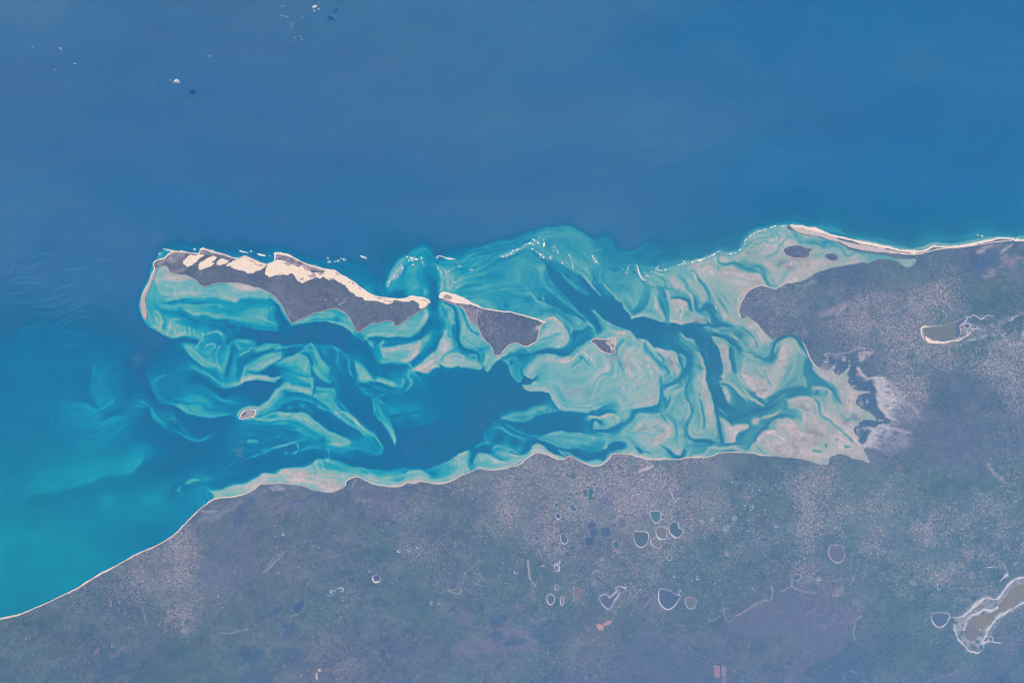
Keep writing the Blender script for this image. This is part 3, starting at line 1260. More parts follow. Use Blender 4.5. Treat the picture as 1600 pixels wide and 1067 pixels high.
p 42 3 O 1470,590
p 74 4 O 1540,540
r 82 1.5 .7 O 1540,610 1500,650 1340,700
r 60 2 .5 O 1480,640 1460,540
p 82 3 O 1570,600
p 28 6 P 100,160
p 24 7 P 650,280
p 22 6 P 600,450
p 22 6 P 450,520
p 24 6 P 350,620
p 26 6 P 700,600
p 26 6 P 1000,560
p 24 6 P 1200,560
c 44 24 2 P 180,100 200,180 280,240
p 40 4 P 240,170
g .15 6 P 320,130 350,170
r 50 1.5 .6 P 300,110 370,150 380,190
r 38 3 .7 P 240,220 360,280 450,310
r 52 2.5 .85 P 380,270 450,310 520,345 600,360 650,340 740,290
p 36 5 P 400,200
p 26 4 P 500,250
c 36 26 3 P 430,200 440,270 500,320 
p 36 5 P 950,250
p 34 4 P 850,330
p 32 4 P 1100,300
r 64 2.5 .9 P 980,370 1030,370 1090,375
r 46 1.5 .7 P 1090,380 1180,350 1300,310
g .35 8 P 930,420 920,500
r 62 1.6 .9 P 980,520 1080,480 1150,460 1220,420 1330,395
r 58 1.4 .7 P 1100,440 1200,440
r 56 1 .6 P 830,570 880,560
r 70 1.5 .8 P 930,190 1050,180 1160,200 1300,170
r 56 1.5 .6 P 1100,190 1250,190 1400,180
r 54 1.5 .6 P 1060,120 1160,60 1220,10
p 48 4 P 1120,140
p 42 5 P 1350,220
p 46 4 P 1450,70
g .15 6 P 430,690 640,660
r 78 1.2 .8 P 480,720 520,695 560,690
r 80 1.2 .8 P 500,725 550,700 600,690
r 76 1 .7 P 420,740 430,775 400,770
g .15 6 P 300,750 380,780
r 60 2 .4 P 580,700 680,680
c 30 78 1.5 P 680,780 740,775 800,768
c 28 76 1.8 P 820,750 880,730 980,720 1050,680 
c 26 80 1.5 P 1060,680 1140,630 1220,640 1290,600 1400,590 1480,590
c 34 80 1 P 720,835 700,800 670,785
p 86 3 P 760,805
p 76 4 P 900,780
p 86 3 P 1020,740
p 88 4 P 1150,690
p 88 5 P 1350,660
r 90 1 .8 P 1080,720 1220,715
r 70 1.5 .6 P 1500,600 1530,700 1560,740
r 78 1.6 .6 P 1250,650 1300,680 1350,650
p 38 4 P 680,840
p 40 5 P 250,850
p 34 6 P 100,760
p 34 5 P 300,900
p 34 6 P 100,950
p 34 4 P 480,860
p 34 3 P 560,900
p 8 12 Q 400,80
p 14 10 Q 300,250
p 10 10 Q 900,150
p 8 8 Q 50,250
p 14 10 Q 60,500
p 14 8 Q 700,500
p 16 8 Q 100,800
p 18 8 Q 500,700
p 16 8 Q 700,800
p 20 8 Q 300,1000
p 14 8 Q 900,700
r 32 2.5 .5 Q 850,760 830,850 810,1000 800,1060
p 28 5 Q 880,950
p 14 6 Q 1100,900
w .8 1.3 Q 0,510 130,460 200,450 340,460
w .8 1.3 Q 0,540 130,500 220,490 340,505
w .8 1.3 Q 170,350 230,320 300,300 420,265
w .8 1.3 Q 120,420 220,380 330,345
w .8 1.3 Q 400,430 500,400 640,390
w .8 1.3 Q 0,600 100,570 230,560
w .8 1.3 Q 0,660 130,630 240,635 360,600 450,570 650,545
w .8 1.3 Q 130,680 260,665 400,650 470,610 650,570
w .8 1.3 Q 150,730 250,705 370,710 480,660 600,610 700,600
w .8 1.3 Q 260,770 380,730 500,680 600,630 700,660
w .8 1.3 Q 320,840 420,770 560,690 680,730
w .8 1.3 Q 350,860 450,780 560,730 700,780
w .8 1.3 Q 380,890 450,830 540,850 640,890
w .8 1.3 Q 500,850 600,860 650,830
w .8 1.3 Q 100,820 250,800 330,760
w .8 1.3 Q 350,555 440,520 560,490
w .8 1.3 Q 0,480 80,400 120,290
w .8 1.3 Q 380,1000 450,940 560,930 700,960
w .8 1.3 Q 640,350 720,330 800,340
p 24 10 R 60,100
p 26 10 R 300,100
p 26 8 R 450,160
c 36 25 2 R 650,80 630,150 635,240 680,330 
p 32 5 R 720,160
p 34 5 R 740,270
r 54 2.5 .7 R 680,350 740,330 800,290
r 50 1.6 .6 R 670,420 680,470 720,440
r 50 2 .7 R 520,540 570,510 630,525 700,480 740,430
c 30 40 2 R 500,310 600,320 680,350
p 36 5 R 600,420
p 36 4 R 560,360
c 26 38 2 R 740,420 780,400 850,390
r 42 2 .6 R 750,430 760,490 790,530
r 46 2 .7 R 790,540 850,480 920,465 990,470
r 46 1.3 .6 R 780,530 830,500
p 32 4 R 900,420
p 24 5 R 900,250
p 22 4 R 960,150
p 20 4 R 1020,250
p 28 5 R 850,100
r 40 1.5 .5 R 750,45 810,35
p 28 8 R 250,350
p 26 8 R 100,400
p 30 8 R 350,600
p 30 8 R 100,650
w .8 1.2 R 220,560 330,520 380,490
w .8 1.2 R 230,600 330,570 400,520
w .8 1.2 R 260,650 350,600 
w .8 1.2 R 200,400 280,300 310,280
w .8 1.2 R 400,210 470,200 560,150
w .8 1.2 R 0,640 60,600 
w .8 1.2 R 350,350 360,450 330,520
r 38 1.5 .4 R 500,600 560,560 600,540
c 44 26 2.5 R 180,960 330,930 440,910 560,880 620,860 680,830 740,820 850,810 900,800 960,750 1000,690
r 56 1.6 .8 R 600,875 680,825 760,800 850,790
r 56 1.6 .8 R 880,795 930,760 980,700
r 50 1.2 .6 R 700,800 800,770 900,740
p 42 6 R 850,720
p 40 6 R 600,780
p 38 6 R 400,850
p 36 6 R 700,650
p 34 8 R 200,800
p 34 8 R 450,750
p 36 8 R 80,900
p 36 5 R 1000,620
r 44 1.3 .5 R 1000,580 1100,650 1160,680
p 28 6 R 850,580
p 26 6 R 1000,550
p 24 6 R 1200,660
p 24 6 R 1100,760
p 26 5 R 800,860
p 30 5 R 650,920
p 34 7 R 500,1000
p 36 8 R 1000,960
p 38 6 R 750,980
p 36 8 S 100,100
p 36 8 S 200,300
p 36 7 S 600,130
p 34 7 S 400,350
p 34 7 S 500,230
p 34 8 S 150,450
p 34 6 S 300,520
p 34 5 S 60,600
p 32 5 S 700,250
p 30 4 S 850,250
p 37 8 S 800,70
p 28 3 S 840,290
r 46 1.6 .7 S 0,705 100,680 200,640 300,595
r 44 1.6 .7 S 300,595 420,535 520,475 640,412
r 40 1.5 .7 S 640,412 720,365 780,340
p 34 3 S 980,190
p 34 3 S 1050,110
p 3 30 Z 60,40
p 3 30 Z 400,60
p 2 30 Z 800,60
p 3 30 Z 1200,60
p 3 30 Z 1550,40
p 5 25 Z 100,250
p 3 25 Z 400,250
p 2 25 Z 700,250
p 2 25 Z 1000,250
p 3 25 Z 1300,200
p 4 20 Z 1550,250
p 6 15 Z 450,340
p 7 12 Z 600,330
p 4 15 Z 750,310
p 4 15 Z 900,310
p 6 15 Z 1100,310
p 6 12 Z 1300,300
p 9 12 Z 1450,310
r 34 3 .7 A 380,230 480,235 620,230 740,215 850,210
r 40 3 .8 A 870,215 1010,250 1150,290 1250,280 1400,340
r 46 3 .8 A 1440,350 1520,330 1580,270
p 22 3 A 1000,180
p 22 3 A 1400,220
p 34 3 A 1380,290
p 42 2 A 350,250
r 50 3 .7 A 310,270 400,230 
c 12 28 5 B 0,150 200,180 400,260 560,290 800,290 1000,350 1150,480
r 36 3 .7 B 250,280 460,365 640,400 720,430 830,500 950,570 1050,640
r 30 3 .6 B 480,300 760,320
p 30 5 B 850,430
p 32 4 B 1000,480
p 34 4 B 1100,560
p 36 3 B 1150,650
p 26 4 B 1100,400
c 30 58 1.5 B 1225,640 1235,540 1245,470 1290,400 1350,330 1420,265
c 20 50 2.5 B 1420,265 1480,220 1560,170
r 86 2.5 .8 B 1240,570 1260,520 1320,440 1390,370
r 84 3 .8 B 1290,500 1340,450 1390,400
p 60 3 B 1400,300
p 48 4 B 1450,480
p 50 4 B 1350,560
r 26 3 .85 B 1270,680 1330,660 1390,650
p 24 2 B 1380,680
r 62 2 .7 B 1430,640 1460,680
p 54 4 B 1540,600
p 36 3 B 1200,670
r 52 1.2 .4 B 1000,600 1080,560
c 60 20 2 B 0,690 60,730 120,830 180,920 215,965
p 34 4 B 40,780
p 30 5 B 60,880
p 26 5 B 120,1020
r 54 1.5 .7 B 30,670 100,750 160,850
c 70 22 1.3 B 265,980 350,960 480,950 600,955 700,970 800,1010 860,1060
p 66 3 B 500,880
r 40 2 .7 B 400,935 520,930 650,940 750,940
p 60 3 B 640,870
p 50 3 B 760,930
r 50 1.3 .8 B 760,880 840,970
p 40 3 B 700,930
r 76 1 .8 B 600,945 760,990
p 6 6 Z 250,372
p 6 6 Z 300,372
p 7 6 Z 350,374
p 8 6 Z 400,376
p 8 6 Z 450,376
p 8 6 Z 500,380
p 10 6 Z 560,380
p 6 6 Z 650,350
p 5 6 Z 700,370
p 4 6 Z 780,345
p 5 6 Z 850,325
p 5 6 Z 920,335
p 8 6 Z 1000,350
p 9 6 Z 1060,360
p 10 6 Z 1120,350
p 9 6 Z 1160,330
p 10 6 Z 1210,328
p 10 6 Z 1270,338
p 12 6 Z 1340,355
p 12 6 Z 1420,368
p 10 6 Z 1500,355
p 10 6 Z 1580,345
p 24 3 Z 1250,347
p 26 3 Z 1320,362
p 28 3 Z 1400,380
p 26 3 Z 1500,366
p 10 8 Z 215,400
p 10 8 Z 205,440
p 12 8 Z 200,500
p 12 8 Z 215,560
p 48 5 A 1300,780
p 50 6 A 1500,800
p 46 5 A 900,800
p 50 5 A 1150,1010
p 46 5 G 150,860
p 84 5 E 520,640
p 26 6 Z 40,520
b 3.6 60 9 Z 470,742
b 3.2 60 8 Z 520,750
b 3.2 90 7 Z 640,745
b 2.8 40 10 Z 390,768
b 3.2 34 12 Z 290,430
b 2.4 40 8 Z 380,452
b 3.2 40 20 Z 1230,385
b 3.2 35 25 Z 1160,440
b 2.4 40 30 Z 1090,470
b 3.6 60 25 Z 1230,690
b 3.2 30 40 Z 1310,650
b 2.0 40 40 Z 940,600
b 2.4 30 40 Z 1020,640
b 3.2 15 40 Z 1225,580
b 2.8 70 8 Z 1100,712
b 2.4 60 6 Z 960,712
b 2.4 40 12 Z 620,550
b 2.4 40 15 Z 700,545
b 2.4 12 20 Z 730,480
b 3.2 70 14 Z 400,492
b 2.8 70 45 Z 330,560
b 2.8 60 40 Z 500,590
b 1.6 60 40 Z 400,660
b 6 130 90 Z 60,870
b 4 110 50 Z 230,760
b 5 60 50 Z 180,650
b 1.6 40 40 Z 680,660
b 2.0 30 12 Z 850,520
b 3.2 12 5 Z 950,525
b 2.0 60 50 Z 800,430
b 1.6 40 30 Z 900,410
b 2.0 30 6 Z 1110,400
b 2.0 25 20 Z 1110,600
b 5 90 60 Z 30,540
b 3 60 40 Z 130,520
b 4 60 60 Z 20,640
b 7 55 9 Z 465,745
b 6 50 7 Z 540,755
b 5 60 6 Z 640,752
b 5 30 8 Z 390,768
b 5 60 6 Z 1110,708
b 4 130 60 Z 60,560
b 4 60 60 Z 160,560
b 5 70 50 Z 330,600
r 90 3 .7 O 60,680 200,690 330,720 440,750 520,730
r 88 4 .6 P 1120,690 1250,680 1400,670 1560,720
r 66 2.2 .6 C 930,415 1060,365 1150,325 1240,270
r 64 2 .6 C 1300,350 1400,400 1440,450
r 62 2 .5 C 1400,215 1410,320
r 60 3 .5 C 1480,300 1560,350
r 64 2 .6 D 190,390 230,470 240,550
r 64 2 .6 D 430,385 470,450 510,500
r 62 3 .5 D 790,500 830,560 800,600
r 66 1.8 .7 D 890,490 930,610 980,650
r 70 2.2 .6 D 980,560 1040,600 1150,580 1200,640
r 60 1.2 .5 C 460,660 620,610 800,560
r 58 1 .5 C 560,520 720,440 860,390
r 58 1 .5 C 620,400 720,350 820,300
r 36 1.2 .5 C 600,640 800,620 950,600
b 7 45 60 Z 1330,630
b 6 60 20 Z 1280,700
"""
NX,NY=1600,1067
def catmull(P,n=6,closed=False):
    if len(P)<3 and not closed:
        t=np.linspace(0,1,n*2)[:,None];return P[0]*(1-t)+P[-1]*t if len(P)==2 else P
    Q=np.vstack([P[-1],P,P[0],P[1]]) if closed else np.vstack([2*P[0]-P[1],P,2*P[-1]-P[-2]])
    out=[]
    t=np.linspace(0,1,n,endpoint=False)[:,None]
    for i in range(1,len(Q)-2):
        a,b,c,d=Q[i-1],Q[i],Q[i+1],Q[i+2]
        out.append(.5*((2*b)+(c-a)*t+(2*a-5*b+4*c-d)*t*t+(3*b-a-3*c+d)*t**3))
    r=np.vstack(out)
    return r if closed else np.vstack([r,Q[-2]])
def resample(P,step):
    d=np.hypot(*np.diff(P,axis=0).T);s=np.r_[0,np.cumsum(d)]
    n=max(2,int(s[-1]/step)+1);u=np.linspace(0,s[-1],n)
    return np.c_[np.interp(u,s,P[:,0]),np.interp(u,s,P[:,1])]
def normals(P):
    g=np.gradient(P,axis=0);g/=np.maximum(1e-6,np.hypot(g[:,0],g[:,1]))[:,None]
    return np.c_[g[:,1],-g[:,0]]          # left of the walking direction, y pointing down
def blur(a,r,n=2):
    r=int(round(r))
    if r<1:return a
    for ax in (0,1):
        for _ in range(n):
            p=np.concatenate([np.repeat(np.take(a,[0],ax),r+1,ax),a,np.repeat(np.take(a,[-1],ax),r,ax)],ax)
            c=np.cumsum(p,ax,dtype=np.float64)
            hi=np.take(c,range(2*r+1,c.shape[ax]),ax);lo=np.take(c,range(0,c.shape[ax]-2*r-1),ax)
            a=((hi-lo)/(2*r+1)).astype(np.float32)
    return a
def vnoise(nx,ny,cell,rng,stretch=(1,1)):
    """smooth value noise on the chart"""
    cx,cy=cell*stretch[0],cell*stretch[1]
    gx,gy=int(nx/cx)+3,int(ny/cy)+3
    g=rng.random((gy,gx)).astype(np.float32)
    X=np.arange(nx)/cx;Y=np.arange(ny)/cy
    xi=X.astype(int);yi=Y.astype(int);fx=X-xi;fy=Y-yi
    fx=fx*fx*(3-2*fx);fy=(fy*fy*(3-2*fy))[:,None]
    r0=g[yi][:,xi]*(1-fx)+g[yi][:,xi+1]*fx
    r1=g[yi+1][:,xi]*(1-fx)+g[yi+1][:,xi+1]*fx
    return (r0*(1-fy)+r1*fy).astype(np.float32)
def fbm(nx,ny,cell,rng,oct=4,gain=.55,stretch=(1,1)):
    a=np.zeros((ny,nx),np.float32);w=1;t=0
    for k in range(oct):
        a+=w*(vnoise(nx,ny,max(1.01,cell/2**k),rng,stretch)-.5);t+=w;w*=gain
    return a/t*2
def bil(a,x,y):
    x=np.clip(x,0,a.shape[1]-1.001);y=np.clip(y,0,a.shape[0]-1.001)
    xi=x.astype(int);yi=y.astype(int);fx=x-xi;fy=y-yi
    return (a[yi,xi]*(1-fx)+a[yi,xi+1]*fx)*(1-fy)+(a[yi+1,xi]*(1-fx)+a[yi+1,xi+1]*fx)*fy
def seg_field(P,pad,closed=False,ny=NY,nx=NX):
    """distance to a polyline inside a padded window, and position along it"""
    x0=max(0,int(P[:,0].min()-pad));x1=min(nx,int(P[:,0].max()+pad)+2)
    y0=max(0,int(P[:,1].min()-pad));y1=min(ny,int(P[:,1].max()+pad)+2)
    if x1<=x0 or y1<=y0:return None
    D=np.full((y1-y0,x1-x0),1e9,np.float32);U=np.zeros_like(D)
    n=len(P)-1
    Q=P if not closed else np.vstack([P,P[0]])
    n=len(Q)-1
    for i in range(n):
        a,b=Q[i],Q[i+1]
        sx0=max(x0,int(min(a[0],b[0])-pad));sx1=min(x1,int(max(a[0],b[0])+pad)+2)
        sy0=max(y0,int(min(a[1],b[1])-pad));sy1=min(y1,int(max(a[1],b[1])+pad)+2)
        if sx1<=sx0 or sy1<=sy0:continue
        X=np.arange(sx0,sx1)[None,:];Y=np.arange(sy0,sy1)[:,None]
        d=b-a;L=max(1e-9,d@d)
        t=np.clip(((X-a[0])*d[0]+(Y-a[1])*d[1])/L,0,1)
        dd=np.hypot(X-a[0]-t*d[0],Y-a[1]-t*d[1])
        v=D[sy0-y0:sy1-y0,sx0-x0:sx1-x0];u=U[sy0-y0:sy1-y0,sx0-x0:sx1-x0]
        m=dd<v;v[m]=dd[m];u[m]=((i+t)/n)[m]
    return x0,y0,D,U
def diffuse(val,wt):
    """fill the chart between soundings: coarse to fine relaxation of Laplace's equation"""
    lv=[(val*wt,wt)]
    while min(lv[-1][0].shape)>6:
        v,w=lv[-1];h,wd=v.shape
        v=np.pad(v,((0,h%2),(0,wd%2)));w=np.pad(w,((0,h%2),(0,wd%2)))
        s=lambda a:a[::2,::2]+a[1::2,::2]+a[::2,1::2]+a[1::2,1::2]
        lv.append((s(v),s(w)))
    f=None
    for k in range(len(lv)-1,-1,-1):
        v,w=lv[k];h,wd=v.shape
        if f is None: f=np.full((h,wd),(v.sum()/max(1e-6,w.sum())),np.float32)
        else:
            f=np.repeat(np.repeat(f,2,0),2,1)[:h,:wd]
        known=w>0;kv=np.where(known,v/np.maximum(w,1e-6),0).astype(np.float32)
        f[known]=kv[known]
        for _ in range(40 if k>0 else 24):
            p=np.pad(f,1,mode='edge')
            f=(p[:-2,1:-1]+p[2:,1:-1]+p[1:-1,:-2]+p[1:-1,2:])*.25
            f[known]=kv[known]
    return f
def sea_fields():
    rng=np.random.default_rng(5)
    val=np.zeros((NY,NX),np.float32);wt=np.zeros((NY,NX),np.float32)
    ridges=[];grass=[];curves=[];marks=[];bumps=[];waves=[]
    for ln in SEA.strip().splitlines():
        w=ln.split()
        if not w: continue
        if w[0]=='c': curves.append((float(w[1]),float(w[2]),float(w[3]),pts(' '.join(w[4:]))))
        elif w[0]=='p': marks.append((float(w[1]),float(w[2]),pts(' '.join(w[3:]))))
        elif w[0]=='r': ridges.append((float(w[1]),float(w[2]),float(w[3]),pts(' '.join(w[4:]))))
        elif w[0]=='w': waves.append((float(w[1]),float(w[2]),pts(' '.join(w[3:]))))
        elif w[0]=='b': bumps.append((float(w[1]),float(w[2]),float(w[3]),pts(' '.join(w[4:]))))
        elif w[0]=='g': grass.append((float(w[1]),float(w[2]),pts(' '.join(w[3:]))))
    def put(x,y,v,ww=1.):
        xi=np.round(x).astype(int);yi=np.round(y).astype(int)
        m=(xi>=0)&(xi<NX)&(yi>=0)&(yi<NY)
        np.add.at(val,(yi[m],xi[m]),v*ww);np.add.at(wt,(yi[m],xi[m]),ww)
    for v,r,P in marks:
        for p in P:
            k=max(3,int(r*2));a=np.arange(k)*2*np.pi/k;rr=r*.45
            put(p[0]+rr*np.cos(a),p[1]+rr*np.sin(a),v)
            put(p[:1],p[1:],v)
    for a,b,s,P in curves:
        C=resample(catmull(P,8),.5);N=normals(C);o=max(.8,s*.8)
        for side,v in ((1,a),(-1,b)):
            # thin the samples towards the ends so the edge melts away
            for k in (0,1):
                put(C[:,0]+side*N[:,0]*(o+k*.8),C[:,1]+side*N[:,1]*(o+k*.8),v)
    val=np.where(wt>0,val/np.maximum(wt,1e-6),0)
    f=diffuse(val.astype(np.float32),(wt>0).astype(np.float32))
    f=f*.5+blur(f,1,1)*.5
    ys,xs=np.mgrid[0:NY,0:NX].astype(np.float32)
    for dv,rx,ry,P in bumps:
        f=f+dv*np.exp(-((xs-P[0,0])/rx)**2-((ys-P[0,1])/ry)**2)*np.clip((f-6)/25,.15,1)*np.clip((99-f)/12,0,1)
    f=f.astype(np.float32);f=f+.1*(f-blur(f,3,1))+.16*np.clip((f-30)/20,0,1)*(f-blur(f,10,2))-3.5*np.clip((f-50)/20,0,1)
    soft=1/(1+np.exp((xs-700)/40));f=(f*(1-.55*soft)+blur(f,2,2)*.55*soft).astype(np.float32)
    soft=np.exp(-(((xs-820)/210)**4))*np.exp(-(((ys-375)/42)**4));f=(f*(1-.9*soft)+blur(f,5,2)*.9*soft).astype(np.float32)
    # ridges and gullies
    for v,wd,al,P in ridges:
        C=catmull(P,6) if len(P)>2 else P
        r=seg_field(C,wd*3+1)
        if r is None:continue
        x0,y0,D,U=r
        taper=np.clip(np.minimum(U,1-U)*5+.25,0,1)
        ww=wd*(.55+.45*taper)
        k=al*taper*np.exp(-(D/ww)**2)
        sl=f[y0:y0+D.shape[0],x0:x0+D.shape[1]]
        sl+=k*(v-sl)
    G=np.zeros((NY,NX),np.float32)
    for al,wd,P in grass:
        C=catmull(P,6) if len(P)>2 else P
        if len(C)==1:C=np.vstack([C,C+.5])
        r=seg_field(C,wd*2.6+1)
        x0,y0,D,U=r
        k=al*np.exp(-(D/wd)**2)
        sl=G[y0:y0+D.shape[0],x0:x0+D.shape[1]];np.maximum(sl,k,out=sl)
    W=np.zeros((NY,NX),np.float32)
    for al,wd,P in waves:
        x0,y0,D,U=seg_field(catmull(P,6),wd*2.6+1)
        k=al*np.exp(-(D/wd)**2)*np.clip(np.minimum(U,1-U)*4,0,1)
        sl=W[y0:y0+D.shape[0],x0:x0+D.shape[1]];np.maximum(sl,k,out=sl)
    return f,G,W
